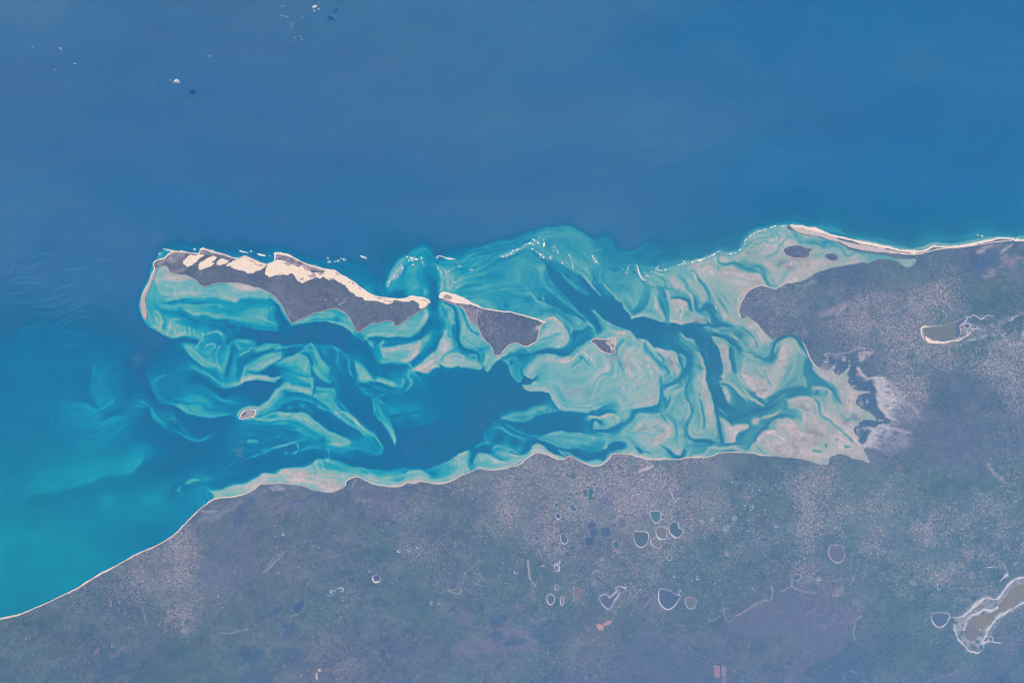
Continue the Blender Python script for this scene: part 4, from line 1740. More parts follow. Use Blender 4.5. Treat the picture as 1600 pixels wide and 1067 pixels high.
# land survey: "m R,G,B r pts" = ground tone as it looks from orbit; "f R,G,B soft a pts" = patch;
# "s R,G,B w a pts" = line (stream bed, track, pale rim); "d v r pts" = density of clearings
LAND = """
m 88,119,154 30 Z 60,1040
m 84,114,150 30 Z 200,1045
m 92,120,154 25 Z 380,1050
m 108,122,158 25 Z 500,1040
m 98,118,158 25 Z 650,1045
m 100,122,158 25 Z 750,1050
m 92,115,155 30 Z 950,1050
m 92,114,156 30 Z 1100,1045
m 100,118,158 30 Z 1240,1000
m 88,116,154 30 Z 1350,1050
m 84,112,152 30 Z 1560,1050
m 90,118,152 25 Z 100,990
m 94,122,155 25 Z 180,930
m 118,134,162 22 Z 250,890
m 124,138,164 18 Z 270,915
m 112,128,160 16 Z 290,870
m 98,122,156 22 Z 200,990
m 110,128,160 18 Z 320,930
m 100,122,158 18 Z 340,850
m 112,128,160 18 Z 410,780
m 106,124,158 20 Z 420,870
m 96,122,156 18 Z 480,820
m 104,124,160 18 Z 600,790
m 106,124,160 18 Z 530,840
m 92,122,156 22 Z 560,880
m 90,120,154 22 Z 500,930
m 92,122,155 22 Z 640,910
m 90,118,152 20 Z 440,960
m 104,124,158 18 Z 700,780
m 112,130,162 20 Z 760,780
m 92,120,154 20 Z 720,850
m 96,124,158 20 Z 760,900
m 92,120,154 22 Z 720,970
m 100,122,158 20 Z 800,1010
m 122,134,162 18 Z 860,760
m 126,138,165 18 Z 920,770
m 134,142,168 18 Z 990,760
m 132,142,167 16 Z 970,820
m 122,134,162 16 Z 1040,760
m 116,132,162 20 Z 1100,770
m 112,130,160 16 Z 1000,730
m 110,128,160 20 Z 930,860
m 98,124,156 22 Z 980,900
m 94,122,154 22 Z 1100,850
m 88,120,152 22 Z 1120,910
m 92,120,154 20 Z 870,910
m 112,124,158 16 Z 930,990
m 96,118,156 20 Z 1020,1000
m 106,120,158 26 Z 1200,960
m 108,121,158 22 Z 1260,960
m 92,122,154 20 Z 1190,800
m 88,120,152 16 Z 1190,735
m 100,126,158 20 Z 1270,800
m 92,122,154 24 Z 1270,850
m 104,128,158 22 Z 1370,780
m 104,130,160 22 Z 1440,850
m 90,122,152 22 Z 1420,930
m 96,124,156 22 Z 1520,810
m 90,120,152 24 Z 1500,1020
m 106,122,158 18 Z 1560,1000
m 96,124,152 18 Z 1400,735
m 88,124,148 14 Z 1480,755
m 92,124,150 16 Z 1560,770
m 104,118,160 18 Z 1400,705
m 104,118,160 20 Z 1480,690
m 98,116,158 20 Z 1560,680
m 106,118,160 14 Z 1460,660
m 94,116,156 20 Z 1560,620
m 88,112,152 20 Z 1470,600
m 100,124,158 16 Z 1400,560
m 108,130,160 16 Z 1440,580
m 96,122,154 18 Z 1500,560
m 98,126,156 18 Z 1560,560
m 106,128,162 18 Z 1350,550
m 92,114,158 12 Z 1330,545
m 92,120,156 14 Z 1290,560
m 88,116,156 12 Z 1260,530
m 112,130,164 16 Z 1230,470
m 100,124,162 14 Z 1200,455
m 112,128,164 14 Z 1200,500
m 96,122,158 12 Z 1290,470
m 92,120,158 12 Z 1240,450
m 90,116,158 14 Z 1320,420
m 96,122,156 16 Z 1380,420
m 104,124,158 12 Z 1390,470
m 112,126,160 16 Z 1340,500
m 96,120,156 16 Z 1450,410
m 90,110,156 14 Z 1520,410
m 86,120,146 14 Z 1545,440
m 88,118,150 14 Z 1500,450
m 112,128,158 14 Z 1460,470
m 92,120,154 14 Z 1500,485
m 90,118,152 16 Z 1570,480
m 88,116,154 14 Z 1590,400
m 84,108,156 6 E 1330,590 1480,560
f 160,160,178 2 .72 L 1100,470 1010,515 990,480 950,450 950,400 975,400 985,440 1020,475 1070,480 1100,465 1180,480 1230,530 1265,580 1290,620 1350,620 1340,660 1310,700 1290,760 1280,830 1220,820 1200,760 1150,740 1115,700 1130,640 1110,590 1120,540 1090,510
f 190,189,200 1.5 1 L 1115,520 1180,500 1240,560 1280,620 1345,630 1330,670 1290,700 1260,790 1210,780 1130,700 1140,640 1110,580
f 140,144,170 5 .7 L 1290,700 1350,680 1430,700 1490,760 1480,830 1400,870 1300,820
f 148,150,172 3 .75 L 1010,1060 1020,1000 1050,930 1000,900 1090,890 1160,900 1220,870 1300,860 1350,900 1400,960 1360,1060
f 184,184,196 1.5 1 L 1010,1050 1040,990 1070,920 1010,895 1100,895 1180,930 1120,980 1060,1060
f 84,116,154 1.5 .85 L 720,290 780,280 870,290 960,270 990,340 950,390 930,440 960,490 1010,520 1080,520 1100,560 1110,620 1130,660 1110,710 1160,760 1200,830 1220,860 1130,890 1000,890 1040,940 1030,1000 980,1030 930,950 940,900 980,860 1000,830 1110,830 1110,800 1040,750 980,700 950,670 960,625 1060,600 980,585 900,530 880,470 890,400 880,350 850,420 800,450 770,440 780,380 720,350
f 152,158,172 .8 .8 L 1040,650 1060,655 1065,690 1040,700 1030,680
f 140,146,168 1.2 .7 L 970,290 1030,240 1090,265 1060,290 1010,340 980,340
f 140,146,165 1.5 .7 L 680,290 700,275 760,285 870,260 1000,230 930,270 860,290 800,310 720,300 690,310
f 138,144,164 1.2 .6 L 680,345 720,330 710,310 690,300
f 150,152,170 1 .75 L 820,310 840,300 870,315 860,330
f 138,142,165 2 .7 L 400,110 470,75 520,85 530,130 500,140 460,110 420,120
f 138,138,162 2 .55 L 640,400 700,350 730,370 720,410
f 160,148,168 3 .7 F 1250,490 1300,430 1400,400 1380,340 1420,320 1500,330 1590,340 1560,370 1510,400 1420,410 1360,440 1350,490
f 116,118,158 2 .6 F 1430,360 1480,350 1500,370 1460,390
f 176,170,184 1.2 .75 F 1200,280 1250,250 1340,230 1300,260 1240,300 1200,300
f 180,172,184 1.2 .75 F 1390,290 1430,250 1500,215 1490,250 1420,295
f 160,158,176 1.5 .5 F 1250,240 1400,215 1390,235 1300,260
f 86,112,156 5 .7 F 1200,500 1180,380 1250,330 1370,330 1380,390 1290,430
f 140,136,165 4 .5 F 320,700 420,640 540,620 560,700 480,720 440,680
f 130,140,158 1.5 .8 F 30,770 70,720 110,705 150,710 120,755 60,785
f 140,150,172 2 .8 E 1060,700 1150,710 1210,690 1230,650 1310,655 1250,690 1200,750 1130,730
f 128,136,165 3 .6 E 1440,770 1560,730 1600,720 1600,760 1470,800
f 148,148,172 2.5 .6 E 1340,1020 1380,980 1500,930 1600,890 1600,960 1500,1010 1400,1040
f 136,140,166 4 .4 Y 50,100 250,80 300,150 150,250
f 150,154,172 2 .5 Y 1200,240 1450,100 1590,10 1590,40 1400,170 1290,260
f 150,154,172 2 .5 Y 1150,490 1350,400 1500,330 1480,370 1330,440 1180,500
f 136,146,170 3 .5 Y 800,480 880,390 1000,300 1100,280 1150,330 1000,380 880,440
f 110,122,160 6 .7 U 480,200 700,120 900,80 1000,180 850,330 700,380 560,330
f 144,146,166 4 .5 U 620,230 760,200 860,230 800,330 700,340
f 107,121,155 1.5 .8 V 0,980 200,900 310,820 440,840 520,900 620,930 600,1066 0,1066
f 107,121,155 1.5 .8 W 0,500 160,480 300,560 390,640 370,780 280,880 100,960 0,1066
f 86,114,150 2 .55 W 90,980 200,930 300,870 380,800 500,850 560,1000 400,1066 150,1066
f 108,120,158 4 .5 W 700,1066 880,1020 1130,970 1330,980 1480,830 1600,660 1600,780 1450,1000 1300,1030 1000,1066
f 96,128,152 2 .5 W 560,1066 540,1000 580,900 630,860 600,960 620,1066
f 100,118,155 4 .5 X 250,769 340,620 500,560 640,500 760,480 900,520 1000,620 1100,769
f 112,126,156 2 .4 X 880,490 1100,460 1180,560 1300,620 1200,640 1050,580
f 140,132,158 6 .22 X 230,540 330,490 520,500 520,560 400,640 300,680
f 88,112,154 3 .6 X 0,440 150,430 200,500 170,560 60,520
f 112,128,158 2 .6 X 420,680 460,620 540,590 470,680 430,700
f 122,126,158 2 .5 T 1140,860 1200,830 1330,820 1480,760 1580,830 1590,900 1350,900 1240,920 1140,900
f 116,124,158 1.5 .6 T 1450,640 1530,660 1480,690 1430,790 1370,770 1440,700
f 116,124,158 1.5 .5 T 1180,690 1250,670 1240,740 1200,770 1160,720
f 82,112,152 1.2 .6 T 1340,700 1420,690 1410,750 1350,750
f 82,112,152 1.2 .6 T 1350,800 1400,790 1420,830 1370,840
f 82,112,152 1.2 .6 T 1460,810 1540,840 1450,870 1400,860
f 84,112,154 1.5 .6 T 230,740 280,730 270,800 220,820
f 80,110,150 3 .6 T 0,870 80,880 120,940 20,960
f 80,110,150 3 .5 T 160,890 300,870 330,920 250,960 170,930
f 80,110,152 3 .55 T 0,1010 120,980 150,1066 0,1066
f 84,112,152 3 .6 S 560,960 640,910 730,930 680,1000 600,1040 550,1030
f 80,110,150 3 .5 S 330,960 400,930 390,1010 340,1030
f 80,110,150 3 .5 S 1260,900 1389,860 1389,930 1280,970
f 136,132,160 1 .5 S 590,930 670,865 680,875 610,935
f 146,136,165 1 .5 S 505,910 525,870 535,890 515,925
f 104,122,158 2 .5 S 1180,330 1300,270 1389,240 1389,480 1280,560 1180,540 1060,530
f 84,112,158 3 .6 P 930,920 980,860 1060,850 980,960 960,1060 900,1060
f 168,172,185 1.5 .75 P 1180,740 1300,735 1310,755 1240,780 1200,775
f 160,165,180 1.5 .7 P 1110,790 1150,775 1150,795
f 88,110,158 1.5 .8 P 1340,880 1370,875 1370,950 1340,940
f 118,126,160 3 .5 P 1200,900 1330,850 1450,860 1500,940 1350,960
f 130,140,166 1 .5 P 620,960 740,950 900,870 960,850 900,930 780,990 640,1050
f 114,122,160 4 .5 O 950,780 1100,800 1000,960 850,1000 800,900
f 118,130,162 3 .5 O 640,760 720,760 740,840 660,850
s 168,172,180 1 .8 P 610,945 660,955 740,945
s 140,150,170 .8 .6 P 560,1030 700,1000 850,930 
s 88,110,156 1.2 .8 P 1380,880 1440,865 1540,820 1600,790
s 128,138,165 .8 .6 P 1070,910 1140,895 1200,920
s 88,112,158 1 .7 O 210,900 240,860 330,810 430,800
s 150,158,175 1 .7 O 640,760 650,720 680,690
s 84,108,158 1.6 .8 O 590,790 600,730 620,700
s 128,136,160 .7 .6 O 440,1040 500,1000 520,950 570,935
s 130,138,162 .7 .6 O 330,1060 325,1010
s 128,136,162 .8 .6 T 600,100 640,140
s 150,142,168 .7 .6 T 330,300 400,280
s 140,136,162 .7 .5 T 300,420 430,395 560,360 700,310 800,280 900,250
s 160,168,180 1 .8 T 110,465 150,430 180,400 225,355
s 150,160,176 .8 .7 T 130,430 160,395 200,365 220,350
s 150,158,172 .7 .6 T 365,345 380,325 400,320
s 82,104,155 2 .8 T 90,710 130,700 170,680 210,655
s 84,108,155 1.2 .7 T 30,760 80,735
s 150,158,172 .8 .6 T 240,745 270,700 300,690
s 130,138,162 .7 .5 T 0,530 60,490 110,488 190,470
s 150,150,170 .8 .6 T 1180,500 1240,440 1290,400
s 160,165,178 .7 .7 T 1240,550 1260,530 1300,540
s 160,165,178 .7 .7 T 1270,440 1300,500
s 160,165,178 .7 .7 T 1100,560 1130,570 1150,580 1185,580 1180,550 
s 160,165,178 .7 .7 T 1120,565 1160,545
s 180,182,188 1 .8 T 1545,400 1550,440 1560,500 1590,540
s 150,150,168 .8 .6 T 1560,580 1590,620
s 130,132,160 .8 .5 T 900,840 960,830 1050,800
s 136,132,162 .8 .5 T 740,880 800,840
s 160,140,160 .8 .6 T 400,1000 500,1000 560,985
s 130,134,160 .6 .5 T 1540,800 1460,780 
s 130,134,160 .6 .5 T 1530,960 1540,900
s 200,196,200 1.6 .8 U 785,75 830,55 890,35
s 190,190,196 .7 .8 U 845,70 850,0
s 84,116,152 1.2 .7 U 600,170 640,130 680,120 710,60
s 140,138,162 .7 .6 U 50,90 120,60 160,55
s 160,165,178 .8 .6 U 1005,200 1030,250 1050,290
s 150,152,170 .7 .6 U 1160,270 1200,290 
s 150,150,168 .7 .5 U 1500,240 1590,250
s 132,134,162 1.2 .6 U 45,830 60,920 100,990 120,1060
s 136,138,164 1.4 .5 U 830,1000 870,960 910,930
s 126,132,160 .8 .5 U 300,1000 330,990 420,1000
s 140,140,162 .7 .5 U 270,820 340,750
s 150,158,172 .9 .7 V 0,970 60,930 140,885 190,875 205,830 200,800
s 146,154,170 .9 .7 V 250,830 310,800 300,740 300,720
s 150,156,172 1 .7 V 310,800 350,825 410,835 440,840 490,790 560,765 590,765
s 120,124,160 2 .6 V 360,710 450,680 500,660
s 124,126,162 2 .5 V 480,770 560,730 600,715
s 140,148,168 1 .6 V 400,780 400,750 440,720 500,680
s 150,156,172 .9 .7 V 455,790 445,765 460,745
s 132,144,165 1 .6 V 640,770 660,730
s 136,146,165 .9 .7 V 655,1060 665,1000 700,960
s 128,134,160 1.2 .5 V 620,1066 610,960 660,910 710,920
s 100,116,150 .8 .6 V 430,220 520,200 560,185
s 160,156,172 3 .6 V 1400,130 1440,180 1480,210
s 140,144,166 2 .5 V 1560,200 1599,190
s 132,140,166 2 .5 V 780,30 850,70 900,60
s 150,158,176 1 .6 V 800,40 870,50
s 150,158,174 .9 .7 W 380,390 410,370 420,330 
s 150,158,174 .9 .6 W 425,760 420,700 440,640 470,600
s 128,138,162 .9 .6 W 430,770 470,810
s 140,146,168 1 .6 W 340,1060 370,1000 400,980 440,1000
s 124,138,158 1.5 .5 W 900,1066 1000,1030 1110,1000 1130,970
s 140,150,168 .8 .6 W 1180,500 1200,480 1230,500 1180,490
s 118,124,160 2 .5 W 1480,800 1540,720 1600,680
s 142,148,168 .9 .7 X 1150,300 1170,400 1200,405 1250,370 1300,340 1350,310
s 150,156,170 .9 .7 X 1430,205 1440,250 1430,280
s 146,154,170 .9 .6 X 1490,235 1550,205 1550,170
s 142,150,168 .8 .6 X 1140,350 1190,330
s 126,132,160 .7 .6 X 780,460 900,520 1000,600 1100,640 1200,690 1300,740 1340,765
s 120,126,158 .7 .5 X 700,480 780,460 
s 120,130,158 1.4 .6 X 860,420 900,440 1000,435 1080,450
s 150,156,172 1.2 .7 X 1070,400 1100,405 1130,380
s 128,134,160 1.6 .5 X 700,320 740,280 780,250
s 124,132,160 1.2 .5 X 740,370 800,350
s 150,142,162 1.3 .6 S 895,795 900,740 920,660
s 140,146,165 .9 .6 S 800,745 785,700 775,650
s 88,112,152 1 .6 S 780,850 800,760
s 90,114,156 1.4 .7 S 1170,750 1200,680 1250,620 1300,560 1389,490
s 150,158,172 1 .7 S 1200,790 1250,800 1300,780 1340,775
s 128,136,162 .8 .6 S 430,880 500,810 580,780
s 120,130,160 .7 .5 S 440,840 420,920 370,990
s 128,136,160 .7 .5 S 0,930 50,870
s 120,130,158 .8 .5 S 100,1000 250,950 350,930
s 128,136,162 .7 .5 S 1040,480 1100,520 1160,570
s 140,140,162 .8 .5 S 370,770 400,810
s 126,136,162 .8 .5 S 250,850 260,920
s 120,130,162 .6 .5 S 100,710 180,680 270,650
s 120,128,160 1 .6 S 850,340 870,390
m 112,122,156 10 A 500,300
m 108,118,154 8 A 400,340
m 104,116,155 10 A 650,410
m 102,114,155 12 A 900,470
m 100,114,154 12 A 1250,520
m 98,114,154 10 A 1400,560
m 110,120,158 10 B 60,600
m 102,116,152 12 B 300,620
m 98,118,150 8 B 660,600
m 108,118,156 12 B 350,800
m 104,116,155 12 B 700,650
m 104,118,156 12 B 900,750
m 108,120,157 12 B 1000,900
m 104,118,158 12 B 1300,850
m 106,120,158 10 B 1430,820
m 90,108,152 10 I 1350,350
m 96,114,155 10 I 1450,550
m 98,114,156 10 J 100,250
m 100,116,158 10 J 300,350
m 96,112,155 6 J 260,250
m 150,148,166 4 I 1180,330
m 146,146,166 4 I 1120,280
m 104,112,150 4 J 1080,470
m 96,112,156 5 E 1100,350
m 96,112,156 4 E 1460,410
m 205,196,198 4 G 1250,970
f 150,148,168 1 .6 A 440,250 560,235 620,245 560,300 470,330 400,340 420,290
f 172,166,178 1 .7 A 290,360 320,320 400,290 450,240 480,240 460,290 380,330 310,360
s 165,160,176 1 .7 A 460,320 530,270 600,240
s 150,146,168 .8 .6 A 500,360 620,290
f 156,150,170 1.2 .6 A 440,410 520,395 600,380 560,430 480,430
s 150,146,168 .8 .5 A 600,400 680,370 740,360
f 200,186,188 .8 .7 A 690,245 800,215 900,235 1040,270 1000,285 880,250 760,245
s 128,126,156 .7 .5 A 690,590 900,420
f 126,134,162 2 .5 B 0,560 60,570 150,600 120,680 60,640 0,620
f 130,130,158 2 .5 B 190,800 260,830 260,880 220,900
s 84,100,150 1.4 .8 B 570,665 610,665
f 140,134,162 1 .6 B 670,710 720,710 700,740
f 136,130,160 1 .5 B 650,755 700,760 680,780
s 180,178,186 .6 .8 B 730,775 800,738
s 92,108,152 1.5 .5 B 1250,860 1350,840
s 130,132,162 .7 .5 B 860,830 1000,700
f 150,148,170 1.2 .7 I 1060,230 1120,250 1240,270 1230,400 1200,430 1140,370 1100,290
s 186,176,184 .8 .7 I 1250,270 1236,360 1234,440
s 170,160,172 1 .6 I 870,150 940,170 1020,200 1100,240
f 200,186,188 1 .8 J 365,285 395,262 425,262 410,300 380,298
s 150,140,165 .8 .5 J 1050,430 1130,500
f 214,200,198 .8 .8 J 1080,415 1180,385 1215,410 1195,520 1160,520 1150,470 1110,440
s 200,188,190 .6 .7 J 990,430 1040,490 1100,540 1180,550
f 106,112,150 .6 .8 G 1185,1010 1210,960 1250,940 1230,990 1200,1020
s 100,104,150 .6 .8 G 1250,945 1310,960
s 214,200,202 .7 .8 G 1170,1020 1200,970 1250,950 1300,970
s 150,152,170 .8 .6 E 1050,380 1130,350
d .12 8 A 1000,470
d .35 6 B 60,600
d .2 10 B 400,700
d .35 8 B 200,850
d .3 10 B 1100,850
d .55 10 I 1400,450
d .5 10 J 150,300
d .5 10 J 320,350
d .6 4 J 1100,470
f 168,172,184 1.5 .75 W 1600,325 1520,340 1460,400 1410,465 1330,460 1260,500 1200,560 1130,600 1110,680 1150,780 1230,850 1290,860 1340,790 1400,660 1470,590 1600,510
f 120,126,156 1.2 .5 W 1480,420 1540,360 1600,355 1600,375 1540,390
f 120,128,158 1 .5 W 1340,500 1380,490 1360,530 1280,560 1260,540
f 158,160,174 1 .5 Y 800,250 870,190 950,200 1040,230 1080,250 960,300 880,350 810,350
f 180,168,178 1 .8 B 60,250 150,245 280,300 460,375 560,405 640,415 600,440 480,420 380,375 280,360 180,320 90,300 50,320
s 128,122,152 .7 .6 B 100,270 180,290 260,330 340,350
s 128,122,152 .9 .6 B 380,380 440,400 500,430
f 156,148,168 1 .6 A 820,250 900,255 1000,290 1060,320 1010,300 930,275
f 122,124,154 1 .7 A 850,270 930,290 1000,300
f 116,120,152 1 .6 V 460,760 500,770 560,790 550,830 500,880 450,870 440,820
f 150,150,168 .8 .6 V 545,820 590,795 610,815 570,850 545,860
f 124,126,158 1.5 .5 V 300,720 360,710 420,700 500,670 420,760 400,820 340,800
f 132,132,160 1.5 .4 V 630,940 700,930 680,1000 640,1000
f 150,148,168 .8 .6 V 955,780 985,768 1010,785 990,800 960,798
f 164,160,174 .8 .5 V 1480,745 1500,725 1515,740 1495,760
s 178,176,190 2 .95 L 965,400 985,440 1030,480 1090,480 1150,485 1210,520
f 176,170,182 1 .85 L 970,290 1030,240 1090,265 1060,290 1010,340 980,340
f 170,172,184 .8 .8 L 830,340 850,310 870,325 860,350
s 170,168,182 .8 .8 L 680,345 715,345 705,310 685,290 740,275 800,290
s 165,160,178 .8 .7 L 800,285 880,270 960,240 1010,230
d .9 14 Z 265,900
d .8 10 Z 280,940
d .6 14 Z 230,880
d .4 14 Z 160,930
d .2 20 Z 100,990
d .1 20 Z 380,900
d .1 20 Z 470,800
d .15 15 Z 600,860
d .55 10 Z 640,845
d .3 12 Z 480,900
d .4 12 Z 560,900
d .15 15 Z 640,950
d .5 15 Z 740,790
d .7 15 Z 790,790
d .4 14 Z 700,830
d .4 14 Z 700,900
d .7 14 Z 860,780
d .9 14 Z 950,800
d .7 14 Z 1040,790
d .6 15 Z 1120,780
d .55 15 Z 1000,860
d .5 15 Z 920,890
d .35 15 Z 1080,880
d .45 15 Z 1180,830
d .2 12 Z 1180,730
d .7 15 Z 1280,770
d .7 15 Z 1350,790
d .75 15 Z 1400,790
d .8 15 Z 1460,850
d .55 15 Z 1540,820
d .6 15 Z 1420,880
d .6 12 Z 1240,850
d .35 15 Z 1350,900
d .3 15 Z 1450,970
d .15 15 Z 1380,1000
d .15 15 Z 1500,1030
d 0 15 Z 1450,700
d 0 12 Z 1480,740
d 0 12 Z 1350,735
d .1 15 Z 1500,620
d .8 14 Z 1430,560
d .7 14 Z 1420,590
d .8 14 Z 1380,530
d .8 12 Z 1340,520
d .5 12 Z 1300,510
d .9 12 Z 1470,465
d .7 12 Z 1450,490
d .8 12 Z 1540,540
d .7 12 Z 1560,580
d .6 12 Z 1230,490
d .5 10 Z 1220,470
d .05 12 Z 1290,450
d .05 12 Z 1400,400
d .1 12 Z 1520,420
d .3 12 Z 1560,480
d .1 10 Z 1290,560
d .05 12 Z 1340,600
d 0 15 Z 1220,960
d .05 15 Z 1050,1030
d .3 12 Z 920,990
d .25 15 Z 820,960
d .1 15 Z 700,1000
d .4 10 Z 520,1010
d .05 15 Z 300,1040
"""
RAMP=np.array([ # depth value, then clear / middling / silty water as seen from orbit
(0,60,112,163, 60,112,163, 58,110,162),(10,50,114,167, 52,115,167, 54,114,163),(20,38,111,160, 44,114,160, 56,117,156),
(28,28,119,165, 42,122,165, 60,125,160),(36,20,132,173, 44,135,171, 66,136,164),
(44,22,148,181, 55,149,177, 80,148,169),
(52,44,160,182, 74,159,178, 98,157,172),(60,78,170,181, 98,170,181, 110,164,173),(68,108,176,183, 122,177,184, 138,170,175),
(76,140,182,185, 148,181,186, 158,173,178),(84,166,182,187, 170,182,187, 172,175,181),(90,188,182,187, 188,184,189, 182,178,186),
(95,214,198,194, 214,198,196, 208,192,192),(100,240,226,212, 240,226,212, 236,220,210)],float)
def ramp(f,clear,silt,milk):
    x=RAMP[:,0]
    c=sum(np.stack([np.interp(f,x,RAMP[:,1+3*j+k]) for k in range(3)],-1)*w[...,None]
        for j,w in ((0,clear),(1,1-clear-silt),(2,silt)))
    w=milk*np.exp(-(f/18.)**2)
    c[...,0]+=w*8;c[...,1]+=w*5;c[...,2]-=w*1
    return c
def lic(f,rng,cell,L,sig=2,ten=5):
    """noise drawn out along the contours of the seabed: the grain of the tidal streams"""
    g=blur(f,sig);gy,gx=np.gradient(g)
    jxx,jyy,jxy=blur(gx*gx,ten),blur(gy*gy,ten),blur(gx*gy,ten)
    th=.5*np.arctan2(2*jxy,jxx-jyy)
    vx,vy=(-np.sin(th)).astype(np.float32),np.cos(th).astype(np.float32)
    n=vnoise(NX,NY,cell,rng)-.5 if cell>1.2 else rng.random(f.shape).astype(np.float32)-.5
    acc=n.copy();ys,xs=np.mgrid[0:f.shape[0],0:f.shape[1]].astype(np.float32)
    for sgn in (1,-1):
        x=xs.copy();y=ys.copy();pvx,pvy=vx*sgn,vy*sgn
        for k in range(L):
            x+=pvx*1.4;y+=pvy*1.4
            xi=np.clip(x,0,f.shape[1]-1).astype(int);yi=np.clip(y,0,f.shape[0]-1).astype(int)
            acc+=n[yi,xi]*(1-k/L)
            nx_,ny_=vx[yi,xi],vy[yi,xi]
            s=np.sign(nx_*pvx+ny_*pvy);s[s==0]=1
            pvx,pvy=nx_*s,ny_*s
    return acc/acc.std()
def sea_map():
    f,G,W=sea_fields();rng=np.random.default_rng(11)
    wx=fbm(NX,NY,16,rng,3)*2.4;wy=fbm(NX,NY,16,rng,3)*2.4
    ys,xs=np.mgrid[0:NY,0:NX].astype(np.float32)
    f=bil(f,xs+wx,ys+wy).astype(np.float32)
    s1=lic(f,rng,1.6,12,2,4);s2=lic(f,rng,3.5,22,2,7);s3=lic(f,rng,8,34,3,10)
    u=f-43;f=np.where((f>10)&(f<80),43+u*(1+.15*np.clip(1-np.abs(u)/36,0,1)),f).astype(np.float32)
    gm=blur(np.hypot(*np.gradient(f)),6)
    amp=np.clip((f-15)/28,0,1)*(1-np.clip((f-93)/7,0,1))
    act=.25+np.clip(gm*1.3,0,1.4)
    big=fbm(NX,NY,26,rng,5,.62,(1.3,.9))
    f=f+amp*act*(s1*1.4+s2*2.5)+amp*s3*4*np.clip((f-32)/20,0,1)+amp*big*5
    # small drainage channels on the shallow banks
    ch=np.abs(bil(fbm(NX,NY,30,rng,4,.6,(.9,1.2)),xs+s2*1.2,ys+s2*1.2))
    f=f-np.clip(1-ch*24,0,1)*np.clip((f-58)/16,0,1)*np.clip(fbm(NX,NY,90,rng,2)*3+.5,0,1)*15
    ch=np.abs(bil(fbm(NX,NY,14,rng,4,.65,(.8,1.3)),xs+s2*1.5,ys-s2))
    f=f-np.clip(1-ch*15,0,1)*np.clip((f-60)/16,0,1)*np.clip(fbm(NX,NY,70,rng,2)*3+.5,0,1)*12
    f=f+amp*fbm(NX,NY,5,rng,3,.7)*2.6*act
    # long sand waves on the floor of the open bay
    wv=ys+.16*xs+fbm(NX,NY,70,rng,3)*60
    m=np.exp(-((xs-80)/95.)**4)*np.exp(-((ys-520)/125.)**4)*np.clip(.6+2.2*fbm(NX,NY,40,rng,3),0,1.3)
    W=np.maximum(W,m*np.clip(np.sin(wv/11.5*6.283),0,1)**3*.4)
    wv=xs*.75-ys*.35+fbm(NX,NY,40,rng,3)*26
    m=np.exp(-((xs-115)/110.)**4)*np.exp(-((ys-680)/70.)**4)*np.clip(.3+2*fbm(NX,NY,36,rng,3),0,1.2)
    W=np.maximum(W,m*np.clip(np.sin(wv/7.5*6.283),0,1)**2*.45)
    wv=ys*.9+xs*.45+fbm(NX,NY,26,rng,3)*12
    m=np.exp(-((xs-960)/75.)**4)*np.exp(-((ys-440)/50.)**4)+np.exp(-((xs-760)/60.)**4)*np.exp(-((ys-415)/38.)**4)
    f=f+m*np.sin(wv/6*6.283)*2.2*np.clip(.4+2*fbm(NX,NY,30,rng,2),0,1)
    # silky drift in the deep water
    dx=xs+fbm(NX,NY,160,rng,3)*70;dy=ys+fbm(NX,NY,160,rng,3)*70
    sw=bil(fbm(NX,NY,110,rng,6,.6,(2.6,.6)),dx,dy)
    bay=1/(1+np.exp((xs-250)/25))/(1+np.exp((700-ys)/20))
    f=(f*(1-.8*bay)+blur(f,7,2)*.8*bay).astype(np.float32)
    f=f+(1-amp)*(sw*6.5+fbm(NX,NY,8,rng,3,.7,(2.2,.9))*1.0)
    f=np.where(f>90,90+.35*(f-90),f)
    clear=1/(1+np.exp((xs-740)/60))*1/(1+np.exp((330-ys)/25))
    clear*=np.clip(1.05-.6*np.exp(-(((xs-300)/110)**2+((ys-435)/22)**2)),0,1)
    silt=1/(1+np.exp((1080-xs)/50))/(1+np.exp((375-ys)/14))
    milk=np.clip(.5+.9*fbm(NX,NY,260,rng,4,.5,(1.6,.7)),0,1)
    milk=np.maximum(milk,.9*np.exp(-(((xs-170)/150)**2+((ys-375)/45)**2)))
    c=ramp(f,clear,silt,milk)
    deep=np.clip((26-f)/20,0,1)
    c+=(deep/(1+np.exp((1080-xs+.6*(ys-150))/120)))[...,None]*np.array([-14,-6,-1.])
    c+=(deep*np.clip(bil(fbm(NX,NY,200,rng,5,.55,(2,.6)),dx,dy)+.05,0,1))[...,None]*np.array([10,7,2.])
    c+=(deep*np.exp(-((xs-850)/420)**2-((ys-190)/50)**2))[...,None]*np.array([8,5,0.])
    W=bil(W,xs+wx,ys+wy)
    c+=(W*np.clip((50-f)/20,0,1))[...,None]*np.array([15,14,7.])
    c+=(1/(1+np.exp((xs-260)/60))/(1+np.exp((720-ys)/40)))[...,None]*np.array([9,5,-7.])
    c+=(deep*bil(fbm(NX,NY,12,rng,4,.75,(2.6,.7)),xs,np.abs(ys+xs*.35)%1060)*3.5+deep*bil(fbm(NX,NY,80,rng,5,.6,(2.2,.7)),dx,dy)*5)[...,None]*np.array([1,.9,.6])
    # patches of seagrass and mud
    gw=bil(G,xs+fbm(NX,NY,14,rng,3)*14,ys+fbm(NX,NY,14,rng,3)*14)
    gt=np.clip(gw*(.85+2.2*fbm(NX,NY,8,rng,4,.65,(1.8,.8))),0,.75)[...,None]
    hi=np.clip((f-74)/8,0,1)[...,None]
    c=c*(1-gt)+(np.array([108,136,162.])*(1-hi)+np.array([152,146,166.])*hi)*gt
    # dried ripples and films of silt on the banks that fall dry
    dry=np.clip((f-72)/14,0,1)
